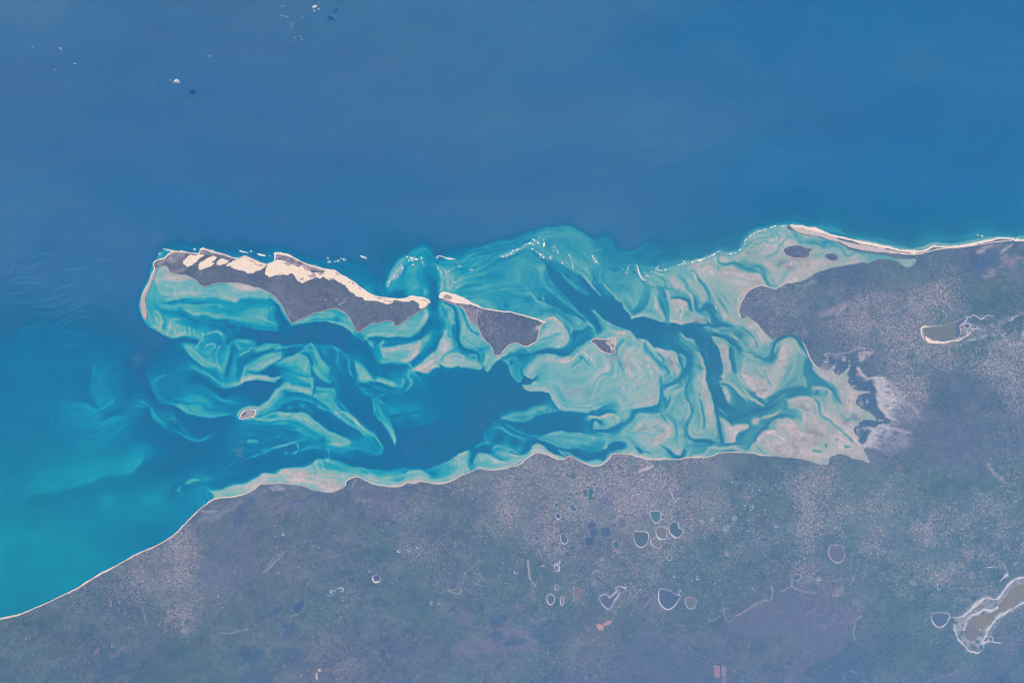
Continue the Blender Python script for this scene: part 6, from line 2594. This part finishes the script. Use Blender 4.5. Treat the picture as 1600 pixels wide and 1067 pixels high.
for k,d in enumerate(["A 1240,300 1300,320 1340,345 1290,330","A 1300,345 1400,362 1420,380 1350,370",
 "B 100,295 150,285 190,300 150,312","B 150,340 220,330 250,345 200,372","B 210,325 280,345 300,372 250,360","B 340,360 400,385 440,420 400,425 360,395","B 430,430 480,440 490,470 450,455","B 500,455 560,440 580,452 540,470","B 410,470 470,460 500,480 440,500","B 320,500 370,490 350,515 330,520","B 610,500 680,495 690,508 640,515","B 690,440 720,450 740,470 700,462","B 820,530 845,530 850,545 830,545","B 1190,728 1280,735 1250,742 1200,738","B 1250,745 1290,735 1280,748","B 60,465 120,450 140,440 100,462","I 640,185 690,190 715,200 660,195"]):
    sheet('scrub_patch',rough(pts(d),.5,60+k,.8),M['scrub'],.024,big,.003)
for nm,a,b,w,m in (('ocean_beach',T('A',285,400),T('A',1440,358),1.25,'beach'),
                 ('ocean_beach',T('A',1440,358),T('I',740,225),1.2,'beach_bright'),
                 ('lagoon_beach',T('I',735,230),T('B',925,1064),.5,'beach_pink'),
                 ('lagoon_beach',T('B',925,1064),T('B',245,974),.5,'beach_pink'),
                 ('lagoon_beach',T('B',245,974),T('B',0,645),.5,'beach_pink'),
                 ('lagoon_beach',T('A',1380,602),T('A',285,400),.4,'beach_pink')):
    link(nm,ribbon_mesh(nm,part_run(bigC,a,b),w,3),M[m],big,.022)
sheet('sand_spit',rough(catmull(pts(SPIT),3,True),.3,5,1.0),M['beach_pink'],.004,big,.008)
link('spit_crest',ribbon_mesh('spit_crest',catmull(pts("A 278,395 245,475 213,560 165,640 138,700"),6),.7,4),M['beach'],big,.018)
sec,secC=island('island',pts(SECOND),'second largest island, bushy, with a white sand point at its narrow left tip',2)
link('ocean_beach',ribbon_mesh('ocean_beach',part_run(secC,T('I',845,170),T('J',490,225)),np.array([2.2,2.6,2.6,2.2,1.6,1.1,.9,.9,.9,.9,1.0,1.2]),3,side=-.6),M['beach_bright'],sec,.014)
link('lagoon_beach',ribbon_mesh('lagoon_beach',part_run(secC,T('J',490,225),T('I',1440,765)),.55,4),M['beach'],sec,.014)
link('lagoon_beach',ribbon_mesh('lagoon_beach',part_run(secC,T('I',1440,765),T('I',860,196)),.45,4),M['beach_pink'],sec,.018)
sheet('sand_point',rough(catmull(pts("I 845,170 850,135 880,112 915,115 960,135 1020,155 1080,182 1160,225 1140,240 1080,225 1030,225 990,220 940,200 890,180"),3,True),.4,6,1.),M['beach_bright'],.008,sec,.006)
sheet('shrub_patch',rough(catmull(pts("I 885,160 910,140 955,150 975,175 950,190 910,180"),3,True),.5,6,1.),mat('sparse_dune_scrub',col=ground((164,156,170)),noise=((5,.25,3),)),.018,sec,.006)
thi,thiC=island('island',pts(THIRD),'small island with a dark bushy left half and bare sand right half, amid pale sandbanks',4)
link('beach',ribbon_mesh('beach',thiC,.5,4,closed=True),M['beach'],thi,.014)
isl,islC=island('island',pts(ISLET),'tiny islet of white sand and dark scrub, alone in the open lagoon',5)
link('beach',ribbon_mesh('beach',islC,.45,4,closed=True),M['beach_bright'],isl,.014)
o1,c1=island('island',pts(OVAL1),'dark oval bush islet with a ragged right end on the tidal sands behind the barrier',6)
link('shore',ribbon_mesh('shore',c1,.35,4,closed=True),M['beach_pink'],o1,.010)
o2,c2=island('island',pts(OVAL2),'smallest dark round bush islet, just right of the oval islet on the tidal sands',7)
link('shore',ribbon_mesh('shore',c2,.35,4,closed=True),M['beach_pink'],o2,.010)
# ---------------------------------------------------------------- beaches and sandbars of the setting
def mrun(a,b): 
    C=main_out;i=np.argmin(((C-a)**2).sum(1));j=np.argmin(((C-b)**2).sum(1));i,j=min(i,j),max(i,j);return C[i:j+1]
B=[('ocean_beach',T('F',1600,190),T('F',690,283),1.5,'beach_bright'),('ocean_beach',T('F',690,283),T('E',1030,85),1.9,'beach_bright'),
   ('lagoon_beach',T('E',900,738),T('K',1180,170),.6,'beach'),('lagoon_beach',T('L',500,180),T('L',640,400),.6,'beach'),
   ('lagoon_beach',T('M',1500,815),T('N',1280,690),.55,'beach'),('lagoon_beach',T('N',1280,690),T('O',1600,635),.6,'beach'),
   ('lagoon_beach',T('O',1600,635),T('O',580,740),.65,'beach'),('lagoon_beach',T('O',580,740),T('P',1090,738),.5,'beach_pink'),
   ('bay_beach',T('P',1090,738),T('S',1001,205),.8,'beach'),('bay_beach',T('S',1001,205),T('S',0,718),.95,'beach')]
for k,(nm,a,b,w,m) in enumerate(B):
    put_props(link(nm,ribbon_mesh(nm,mrun(a,b),w,30+k),M[m],z=.027+.003*(k%2)),kind='structure')
# barrier sands behind the right-hand ocean beach
put_props(sheet('barrier_sand',rough(catmull(pts("E 1035,92 1150,104 1320,142 1467,182 F 60,185 200,218 330,240 450,265 560,290 520,300 420,290 330,282 200,262 120,232 60,205 E 1420,225 1350,200 1250,185 1150,165 1080,135"),3,True),.5,9,1.2),M['barrier'],.023,thick=.005),kind='structure')
put_props(link('sand_barrier',ribbon_mesh('sand_barrier',catmull(pts("F 1500,195 1380,200 1250,222 1100,245 900,262 780,290 700,305 600,300 480,280"),5),np.array([.5,.8,.7,.8,1.0,.9,1.2,.9,.6]),77),M['beach'],z=.036),kind='structure')
# ---------------------------------------------------------------- surf
def foam_thing(label,lines,w=.75,m='foam',seed=0,dash=None,z=.018,name='breaker',cat='breaking wave'):
    r=np.random.default_rng(seed);ms=[];soft=[]
    for s in lines:
        P=pts(s);C=catmull(P,6) if len(P)>2 else resample(P,1.2)
        C=resample(C,1.2)
        C=C+r.standard_normal(C.shape)*.22
        soft.append(ribbon_mesh('f',resample(C+r.standard_normal(C.shape)*.2,1.2),w*2.4*np.sin(np.linspace(.3,math.pi-.3,max(4,len(C)))),int(r.integers(1e6)),var=.8))
        i=0
        while i<len(C)-1:
            n=int(r.integers(2,dash)) if dash else len(C)
            seg=C[i:i+n]
            if len(seg)>=2:
                k=len(seg);ww=w*1.25*(.5+.7*r.random())*np.sin(np.linspace(.35,math.pi-.35,max(4,k)))
                ms.append(ribbon_mesh('f',seg,ww,int(r.integers(1e6)),var=.6))
            i+=n+(int(r.integers(0,3)) if dash else 0)
    return gather(name,ms,M[m],z,label,cat,'foam_streak',soft)
foam_thing('ragged white surf line along the right-hand ocean beach out to the frame edge',["E 1030,78 1150,92 1230,112 1320,138 1400,165 1500,192 1590,215","F 80,160 150,180 230,200 320,215 400,230 470,244 560,266 650,276 730,280","F 820,245 960,240 1100,230 1260,198","F 1350,178 1440,172 1599,186"],.75,seed=1,dash=9)
foam_thing('white surf round the outer curve of the tidal sands, left of the barrier beach',["E 550,250 600,205 680,155 740,128 800,118 860,92 930,90 1020,78","E 500,350 530,310","E 600,205 650,170 720,135"],.75,seed=2,dash=8)
foam_thing('pointed white surf line on the corner of the sandbanks where two reefs meet',["E 0,460 60,455 130,432 200,405 260,370 300,345","E 300,345 350,372 410,378 480,365","D 1380,455 1470,470 1530,445 1600,430"],.75,seed=3,dash=8)
foam_thing('scattered white breakers over the sandbank ridge next to a pointed surf line',["D 970,560 1010,600 1045,625","D 1040,560 1100,575 1170,605","D 1110,540 1150,550 1210,540","D 1330,500 1390,480 1420,475","D 1090,540 1130,505"],.7,seed=4,dash=5)
foam_thing('hook-shaped white breaker curling down between two channels right of the wide reef flat',["D 885,485 905,500 920,560 945,620 965,648 1000,648"],.75,seed=5)
foam_thing('faint speckled foam just left of a hook-shaped breaker',["D 800,540 830,490","D 850,540 880,550","D 790,560 800,600","D 740,520 770,540"],.5,seed=6,dash=3)
foam_thing('short slanting white breaker beside a pale ridge on the middle reef',["D 430,385 450,430 480,470 500,490","D 465,455 490,460"],.9,seed=7,dash=6)
foam_thing('broken white specks strung above the deep diagonal channel',["D 195,385 215,430 225,470 235,540","D 255,450 265,455","D 320,445 335,440","D 350,370 355,385","D 120,480 135,460"],.7,seed=8,dash=4)
foam_thing('line of white breakers slanting along the left shoulder of the reef bulge',["C 960,410 1010,395 1060,375 1090,380","C 1060,348 1110,340 1150,322","C 1190,285 1230,272 1260,265 1290,285","C 990,400 1020,410"],.8,seed=9,dash=6)
foam_thing('pair of bright slanting breakers on the crown of the reef bulge',["C 1280,220 1310,245 1360,280","C 1345,205 1360,208","C 1395,220 1400,270 1395,320"],.8,seed=10,dash=7)
foam_thing('white breaker streak running down to the deep channel below the reef crown',["C 1265,330 1290,325","C 1310,355 1350,378 1385,400 1400,425","C 1455,405 1490,440"],.85,seed=11,dash=9)
foam_thing('ring of fine foam specks on the right shoulder of the reef bulge',["C 1480,310 1510,300 1530,310","C 1490,340 1520,345","C 1530,320 1545,360 1555,390","C 1560,470 1600,475","D 75,360 90,385","C 1440,150 1450,155","C 1510,110 1520,112"],.6,seed=12,dash=3)
foam_thing('bright white surf bar lying across the mouth of the inlet between the two big islands',["C 288,405 320,400 380,422 430,428 487,436","C 290,405 285,430"],.85,seed=13)
foam_thing('short white breakers on the outer rim of the inlet shoal left of the inlet bar',["C 0,420 30,420 80,442","C 15,440 50,455","C 20,490 50,492","C 120,410 130,440","C 128,458 160,495","B 1430,270 1470,290 1520,295 1560,305","B 1500,360 1520,358","B 1450,310 1470,315"],.85,seed=14,dash=7)
foam_thing('short bright breaker off the middle of the long dune island, alone in blue water',["B 955,268 985,275 1020,292"],1.0,seed=15)
foam_thing('cluster of small white breakers off the dune island, left of a lone bright breaker',["B 680,325 735,318","B 745,290 770,300 805,300","B 610,285 620,295","B 612,332 645,330"],.8,seed=16,dash=5)
foam_thing('two white breaker dashes off the bay between the dune island headlands',["A 1155,212 1200,222 1265,240","A 1270,215 1298,222","A 1338,240 1370,255 1435,262","A 1470,265 1480,268"],.8,seed=17)
foam_thing('thin white surf hugging the first headland of the dune island',["A 680,195 710,200","A 745,200 790,190 850,205 930,232 1010,248","A 540,215 570,218"],.65,seed=18,dash=9)
foam_thing('white surf hugging the rounded second headland of the dune island',["A 1520,240 1599,242","B 50,240 110,235 160,245 230,275 280,300","B 380,348 460,370 550,395 600,405"],.65,seed=19,dash=10)
foam_thing('straight thin surf line trailing off the top left corner of the dune island',["A 360,190 400,200 450,212 500,220"],.7,seed=20)
foam_thing('faint foam streaks on the shelf below the thin surf line at the island corner',["A 320,230 335,262","A 340,225 350,250"],.4,'foam_thin',seed=21)
foam_thing('tiny white breaker round an offshore rock near the right end of the ocean beach',["F 1208,145 1225,152","F 1240,152 1262,158"],.7,seed=22)
foam_thing('soft pale foam streaks fanning over the shoal just right of the inlet',["C 500,515 545,505","C 625,545 660,545","C 440,680 490,670 545,645","C 480,725 520,720","C 400,520 405,515"],.6,'foam_thin',seed=23,dash=9)
foam_thing('veil of thin foam on the left horn of the inlet shoal',["B 1240,590 1260,530 1330,450 1400,380","B 1290,520 1350,460","B 1330,430 1400,350"],1.2,'foam_thin',seed=24,dash=6)
foam_thing('pale foam beads along the right horn of the inlet channel',["C 290,510 330,570 335,640","C 340,620 375,650","C 380,610 400,560 430,550"],.55,'foam_thin',seed=25,dash=5)
# ---------------------------------------------------------------- lakes
def lake(label,P,tone,rim=.8,seed=0,rimmat='salt',cat='lake',name='lake',face=(-.45,.9),deep=None,smooth=True):
    C=catmull(P,4,True) if smooth else P
    C=rough(C,.3,seed,.8);tone=tuple(np.array(tone)*.62+np.array([104,120,143])*.38)
    ar=.5*np.sum(C[:,0]*np.roll(C[:,1],-1)-np.roll(C[:,0],-1)*C[:,1])
    if ar<0: C=C[::-1]
    m=mat('lake_water',col=ground(tone),rough=.6,spec=.1,noise=((1.2,.08,3),(6,.05,2)))
    o=sheet(name,C,m,.026,None,.006)
    if o is None: return
    put_props(o,label,cat)
    if rim>0:
        L=np.vstack([C,C[:1]]);N=normals(L);out=N if True else -N
        # outward side of a clockwise (chart) outline
        w=rim*.84*(.35+.65*np.clip(out@np.array(face),0,1))
        s=ribbon_mesh('shore',L,w,seed,var=.75)
        link('salt_shore' if rimmat=='salt' else 'shore',s,M[rimmat],o,.008)
    if deep is not None: 
        sheet('deep_water',rough(catmull(pts(deep[0]),3,True),.2,seed,.8),mat('deeper_water',col=ground(deep[1]),rough=.6,spec=.1,noise=((1.2,.08,3),)),.007,o,.004)
    return o
def ring(t,x,y,r,a=0,e=1.25,n=9):
    c=T(t,x,y);r=r/TILE[t][2];th=np.arange(n)*2*math.pi/n;rr=np.random.default_rng(int(x*7+y))
    q=1+rr.standard_normal(n)*.1
    u=np.c_[np.cos(th)*r*q,np.sin(th)*r*q*e];ca,sa=math.cos(a),math.sin(a)
    return c+u@np.array([[ca,-sa],[sa,ca]]).T
for k,a in enumerate(LK):
    lake(a[0],pts(a[1]),a[2],a[3],100+k,a[4] if len(a)>4 else 'salt')
lake('large grey lake with a brilliant white lower shore on the right-hand headland',pts("Y 330,255 420,243 560,234 640,222 740,188 830,150 880,120 892,132 880,165 840,200 797,230 802,262 808,300 800,360 770,398 690,416 580,436 480,424 430,402 385,372 350,360 335,300"),(122,133,146),1.0,200,deep=("Y 760,190 830,155 885,125 888,150 860,185 800,220 800,300 795,360 760,385 745,330 755,260",(96,114,152)),smooth=False)
lake('long brown lake between pale salt shores at the right edge of the frame',pts("W 1640,372 1600,375 1545,385 1502,420 1472,468 1432,510 1392,560 1330,585 1250,602 1216,640 1192,700 1190,745 1225,775 1262,768 1292,722 1340,668 1372,640 1402,592 1450,565 1530,532 1600,478 1680,430"),(146,141,142),0,201,deep=("W 1195,700 1225,660 1270,680 1290,720 1260,765 1225,772 1192,745",(122,126,150)),smooth=False)
def salt(label,lines,name='salt_flat',cat='salt crust',m='salt',z=.03,seed=0):
    ms=[]
    for j,(s,w) in enumerate(lines):
        P=pts(s);base=resample(catmull(P,6),1.);rg=np.random.default_rng(seed+j)
        ww=np.max(w);n=1 if ww<.6 else 3
        for q in range(n):
            off=np.interp(np.linspace(0,1,len(base)),np.linspace(0,1,12),rg.standard_normal(12))*ww*(.55 if q else .1)
            L_=base+normals(base)*off[:,None]
            a0=0 if q==0 else int(len(L_)*rg.random()*.3);a1=len(L_) if q==0 else int(len(L_)*(.6+.4*rg.random()))
            ms.append(ribbon_mesh('s',rough(L_[a0:a1],.55,seed+j*5+q,1.,closed=False),np.asarray(w)*(.62 if q==0 else .35),seed+j+q,var=.8))
    return gather(name,ms,M[m],z,label,cat,'salt_ridge')
salt('white and grey salt crust bordering the long brown lake on both sides',[("W 1600,332 1550,340 1500,380 1460,430 1420,480 1380,480 1320,480 1260,530 1200,580 1150,610 1100,610 1070,625",np.array([1.6,1.8,1.2,1.8,2.2,1.6,1.2,2.2,2.4,1.8,1.2,.8])),
 ("W 1420,540 1370,565 1330,550 1280,580 1230,600 1200,640 1180,700",np.array([1.6,2.2,2.0,2.2,1.4,1.0,.8])),
 ("W 1600,505 1530,545 1450,590 1390,640 1350,700 1310,780 1290,850",np.array([1.4,1.3,1.4,1.4,1.6,2.6,1.2])),
 ("W 1115,660 1130,720 1170,790 1220,840 1275,858 1320,800 1360,770",np.array([.9,1.8,1.2,1.2,1.1,2.2,.8])),
 ("W 1150,640 1170,700 1200,760",.5),("W 1360,740 1385,750 1385,780 1440,785",.6),("W 1300,760 1270,720 1300,690",.6)],seed=40)
salt('brilliant white shore curving under the large grey lake',[("Y 420,240 330,252 315,270 315,320 335,380 360,415",np.array([.5,1.0,1.1,1.2,1.0,.7])),
 ("Y 365,375 400,410 450,438 520,445 590,448 680,430 770,415 830,375 900,350 945,310",np.array([1.1,2.1,1.3,1.5,1.2,.9,1.0,.9,2.2,.9]))],seed=50,m='beach_bright',name='salt_shore',cat='salt shore',z=.04)
salt('lacy white salt crust right of the large grey lake',[("Y 895,120 880,180 840,215 805,240 820,280 900,300 880,330",.55),("Y 900,110 930,130 960,95 1010,120 1060,150 1110,120 1150,100 1230,120",.6),("Y 840,205 900,200 945,215 920,260 960,275 1010,260 1040,235 1070,245",.6)],seed=60)
salt('narrow white loops of salt near the right edge of the plain',[("W 1425,215 1455,240 1475,265 1455,275 1430,245 1425,215",.45),("W 1340,265 1390,255 1415,265 1430,245",.5),("W 1430,360 1460,330 1490,305 1470,330 1445,345",1.0)],seed=65)
salt('ragged white salt crust on the upper arm of the heart-shaped violet lake',[("U 585,950 600,935 635,905 630,880 660,870 690,880 705,895",.9),("U 655,900 640,940 615,975",.7),("U 690,880 712,870",1.0)],seed=70)
salt('squiggly white salt crust above a narrow pond in the left plain',[("T 475,580 480,562 500,568 505,555 525,552 530,545 545,560 530,572 515,572",.6),("T 448,590 475,590",.5)],seed=72)
salt('pale salt squiggles beside the pear-shaped lake',[("U 1070,930 1072,900 1085,910 1078,890",.5)],seed=74)
salt('white salt patch with two dark ponds, left of the lake district centre',[("U 205,745 215,715 235,735 232,765",1.3),("U 240,690 242,720",.6)],seed=76)
salt('white salt squiggles above the kidney-shaped lake',[("U 1008,200 1025,245 1050,290 1058,262 1085,258",.5),("U 1040,200 1075,190",.5),("U 1075,465 1095,440 1105,470 1090,480",.5)],seed=78)
salt('twin white salt loops under the lagoon shore, left part of the plain',[("T 190,70 205,62 210,50 215,70 200,80",.4)],seed=80,m='pan_rim')
SMALL=[("U",130,722,9,"tiny dark round pond with a bright ring, lowest at the left of the lake district"),("U",350,656,8,"tiny ringed pond below the chain of three indigo ponds"),
("U",535,680,8,"lone tiny ringed pond in the plain below the blue lobed pond"),("U",285,397,6,"tiny ringed pond right of the bright blue round lake"),("U",1040,797,9,"tiny dark ringed pond above the pear-shaped lake"),
("U",1202,811,11,"tiny greenish ringed pond up and right of the pear-shaped lake"),("U",87,536,15,"dark pond with a thick broken rim, far left in the lake district"),("U",1572,325,11,"pale oval ring pan at the right of the lake district"),
("U",1303,404,12,"pale round pan with a white lower rim, right of the kidney-shaped lake"),("U",1232,425,13,"open white crescent pan, nearest to the kidney-shaped lake on its right"),("U",1402,463,20,"largest pale speckled pan right of the kidney-shaped lake"),
("U",1459,394,12,"pale heart-like pan up and right of the largest speckled pan"),("U",1403,640,13,"faint crescent pan below the largest speckled pan"),("U",1007,533,7,"tiny ringed pond under the gap between grey oval and kidney-shaped lakes"),
("U",220,758,9,"dark pond at the lower end of a white salt patch"),("U",236,700,9,"dark pond at the upper end of a white salt patch"),("U",645,632,9,"tiny white-rimmed pond hanging under a small dark oval lake"),
("T",690,459,7,"tiny white ring pond just above the triangular blue pond"),("T",218,256,7,"small white-ringed pond amid orange clearings, far left"),("T",950,326,8,"rightmost of three white-ringed ponds in a row"),
("T",902,343,8,"middle one of three white-ringed ponds in a row"),("T",849,347,8,"leftmost of three white-ringed ponds in a row"),("T",1060,630,8,"right one of two faint ring ponds above the lower plain"),
("T",1025,632,7,"left one of two faint ring ponds above the lower plain"),("T",1482,461,8,"faint ring pond right of the dark round lake"),("T",490,575,9,"pond under squiggly salt crust in the left plain"),
("V",1131,803,13,"perfectly round dark pond with a bright ring, in the right-hand plain"),("V",1552,673,6,"tiny white ring pond near the right edge of the plain"),("V",222,464,8,"small dark pond with a bright lower rim, left in the right-hand plain"),
("V",85,370,8,"pale oval ring pan in the plain under the tidal sands"),("V",463,760,8,"small pale loop pan right of the dark teal pond"),("S",609,865,6,"tiny white ring pond in the lower left woods"),
("S",1186,595,5,"tiny teal pond in the left plain"),("Y",810,470,7,"ink-dark tiny pond below the salt crust"),("Y",1425,470,10,"small white ring pan amid right-edge scrub")]
for k,(t,x,y,r,lab) in enumerate(SMALL):
    pale='pan' in lab
    lake(lab,ring(t,x,y,r,.3),(150,155,170) if pale else (84,112,154),.55 if not pale else .5,300+k,name='pan' if pale else 'pond',cat='pan' if pale else 'pond')
# ---------------------------------------------------------------- orange clearings, plots, tracks
spots="T 448,87 306,148 170,212 176,270 497,266 658,77 685,106 828,158 413,330 100,398 195,468 300,438 542,618 530,708 1053,335 1155,325 183,329 450,103 318,1025 550,866 X 612,492 515,548 U 1160,830 S 1275,466 1210,655 140,825"
for k,p in enumerate(pts("U 1280,322 1318,296 1292,436 1555,412 1555,486 1580,210 1558,165 1442,147 1530,312 135,470 112,158 V 73,240 98,232 135,203 92,272 133,270 290,663 70,495 160,378 50,357 115,330 U 820,130 790,230 655,350 1320,850 1345,870 1580,885 495,765 465,850 Y 1560,735 1430,470")):
    r=random.Random(500+k);n=10
    P=np.array([[p[0]+math.cos(a)*1.0*(.5+.9*r.random()),p[1]+math.sin(a)*.9*(.5+.9*r.random())] for a in np.arange(n)*2*math.pi/n])
    o=sheet('salt_patch',P,M['salt'],.03,None,.005)
    put_props(o,'speck of white salt ground without water, one of those scattered over the scrub plain','salt patch','white salt specks on the plain')
base=None
for k,p in enumerate(pts(spots)):
    r=random.Random(k);n=9
    P=np.array([[p[0]+math.cos(a)*.95*(.8+.4*r.random()),p[1]+math.sin(a)*.95*(.8+.4*r.random())] for a in np.arange(n)*2*math.pi/n])
    o=sheet('clearing',P,M['clearing'],.03,None,.005)
    put_props(o,'pinpoint orange patch of bare soil in the scrub plain below the lagoon','clearing','small orange clearings')
for lab,s,c in (('upright orange village strip with a bright lower tip at the bottom edge','T 395,1010 403,1012 406,1048 398,1050 392,1030',(206,178,174)),
  ('small orange bare field just above a village strip at the bottom edge','T 408,990 418,988 422,1003 410,1005',(220,184,170)),
  ('bright orange bare field with ragged edges, left half of a pair','X 413,432 435,422 460,440 455,462 430,460',(184,150,160)),
  ('orange bare field stretching up to the right, right half of a pair','X 450,425 475,410 505,402 505,418 480,432 462,436',(172,148,160)),
  ('reddish rectangular farm plot at the bottom edge, upper left of a four-plot block','X 1098,662 1134,668 1136,738 1104,735',(152,134,158)),
  ('reddish narrow farm plot at the bottom edge, upper right of a four-plot block','X 1142,668 1170,672 1172,728 1144,728',(142,134,160)),
  ('green farm plot at the bottom edge, lower left of a four-plot block','X 1108,742 1136,740 1138,769 1110,769',(88,124,150)),
  ('grey farm plot at the bottom edge, lower right of a four-plot block','X 1144,732 1172,732 1176,768 1146,769',(128,128,160)),
  ('pale rectangular airfield patch under the lagoon shore','U 790,72 828,52 890,32 892,40 835,66 795,80',(186,178,184))):
    o=sheet('field' if 'airfield' not in lab else 'airfield',rough(pts(s),.15,5,.8),mat('field_soil',col=ground(c),noise=((4,.16,3),)),.03,None,.005)
    put_props(o,lab,'field' if 'airfield' not in lab else 'airfield')
# ---------------------------------------------------------------- clouds, well above the sea
def cloud(label,puffs,z=2.0,seed=0):
    r=random.Random(seed);bm=bmesh.new()
    for x,y,s in puffs:
        for k in range(max(5,int(s*6))):
            a=r.random()*6.283;d=s*r.random()**.7
            q=max(.042,s*(.16+.22*r.random())*KM)
            c=(wx(x+math.cos(a)*d),wy(y+math.sin(a)*d*.8),z+r.uniform(-.12,.2)*min(1,s*.3))
            g=bmesh.ops.create_icosphere(bm,subdivisions=2,radius=q)
            for v in g['verts']:
                n=v.co.copy();f=1+.35*math.sin(n.x*23/q*.12+k)*math.cos(n.y*19/q*.12+k*2)
                v.co=(c[0]+n.x*f*1.2,c[1]+n.y*f,c[2]+n.z*f*.55)
    me=bpy.data.meshes.new('cloud');bm.to_mesh(me);bm.free()
    for p in me.polygons: p.use_smooth=True
    o=link('cloud',me,M['cloud' if seed<4 else 'wisp']);rm=o.modifiers.new('skin','REMESH');rm.mode='VOXEL';rm.voxel_size=.035;rm.use_smooth_shade=True;put_props(o,label,'cloud');return o
cloud('brightest compact white cloud over the upper left sea, with a wisp to its left',[(278,129,3.6),(282,131,2.2),(269,128,1.2),(274,131,1.4)],seed=1)
cloud('bright white cloud puff near the top edge, largest of its cluster',[(494,14,3.4),(499,17,2.0),(493,20,1.8)],seed=2)
cloud('tiny white cloud cut by the top edge of the frame',[(503,1.5,2.6),(499,2,1.5),(500,7,1.0)],seed=3)
cloud('faint short cloud streak left of the top edge cluster',[(441,27,1.4),(446,28,1.3),(450,29,1.3),(439,30,.9)],seed=4)
cloud('two pale cloud specks, uppermost of the faint wisps near the top edge',[(442,13,1.3),(446,12,1.0)],seed=5)
cloud('faint Y-shaped cloud wisp under a short cloud streak',[(456,38,.9),(458,43,1.0),(461,40,.9),(458,46,.7)],seed=6)
cloud('lone pale cloud speck right of the faint Y-shaped wisp',[(474,30,1.2),(470,28,.6)],seed=7)
cloud('lowest faint slanting cloud wisp of the top edge cluster',[(471,60,1.2),(474,65,1.6),(463,61,1.0),(460,67,.8)],seed=8)
cloud('soft cloud puff with a fainter left half, far left over the sea',[(98,78,2.0),(99,80,1.3),(92,75,1.0)],seed=9)
cloud('leftmost small cloud speck over the upper sea',[(55,76,1.5),(53,82,.6)],seed=10)
cloud('small cloud speck to the lower right of a soft far left puff',[(121,102,1.8)],seed=11)
cloud('small cloud speck directly below a soft far left puff',[(90,111,1.6)],seed=12)
cloud('tiny upright cloud speck above and right of the brightest compact cloud',[(330,89,1.2),(330,91,1.0)],seed=13)
cloud('tiny pale cloud dot above the brightest compact cloud',[(227,78,1.2)],seed=14)
cloud('two tiny cloud dots under the brightest compact cloud',[(292,164,1.0),(296,163,.9)],seed=15)
cloud('scatter of faint cloud dots to the left of the brightest compact cloud',[(236,136,.8),(242,134,.8),(231,141,.7),(224,125,.7),(211,165,.8)],seed=16)
# ---------------------------------------------------------------- the air
bm=bmesh.new();bmesh.ops.create_cube(bm,size=1)
for v in bm.verts: v.co=(v.co.x*310,v.co.y*270,v.co.z*404+200)
me=bpy.data.meshes.new('haze');bm.to_mesh(me);bm.free()
hm=bpy.data.materials.new('haze');hm.use_nodes=True;nt=hm.node_tree;nt.nodes.clear()
v=nt.nodes.new('ShaderNodeVolumePrincipled');out=nt.nodes.new('ShaderNodeOutputMaterial');nt.links.new(v.outputs[0],out.inputs['Volume'])
v.inputs['Color'].default_value=(*HAZE_SCATTER,1);v.inputs['Absorption Color'].default_value=(1,1,1,1);v.inputs['Density'].default_value=HAZE_DENSITY;v.inputs['Anisotropy'].default_value=-.4
put_props(link('haze',me,hm),kind='stuff')
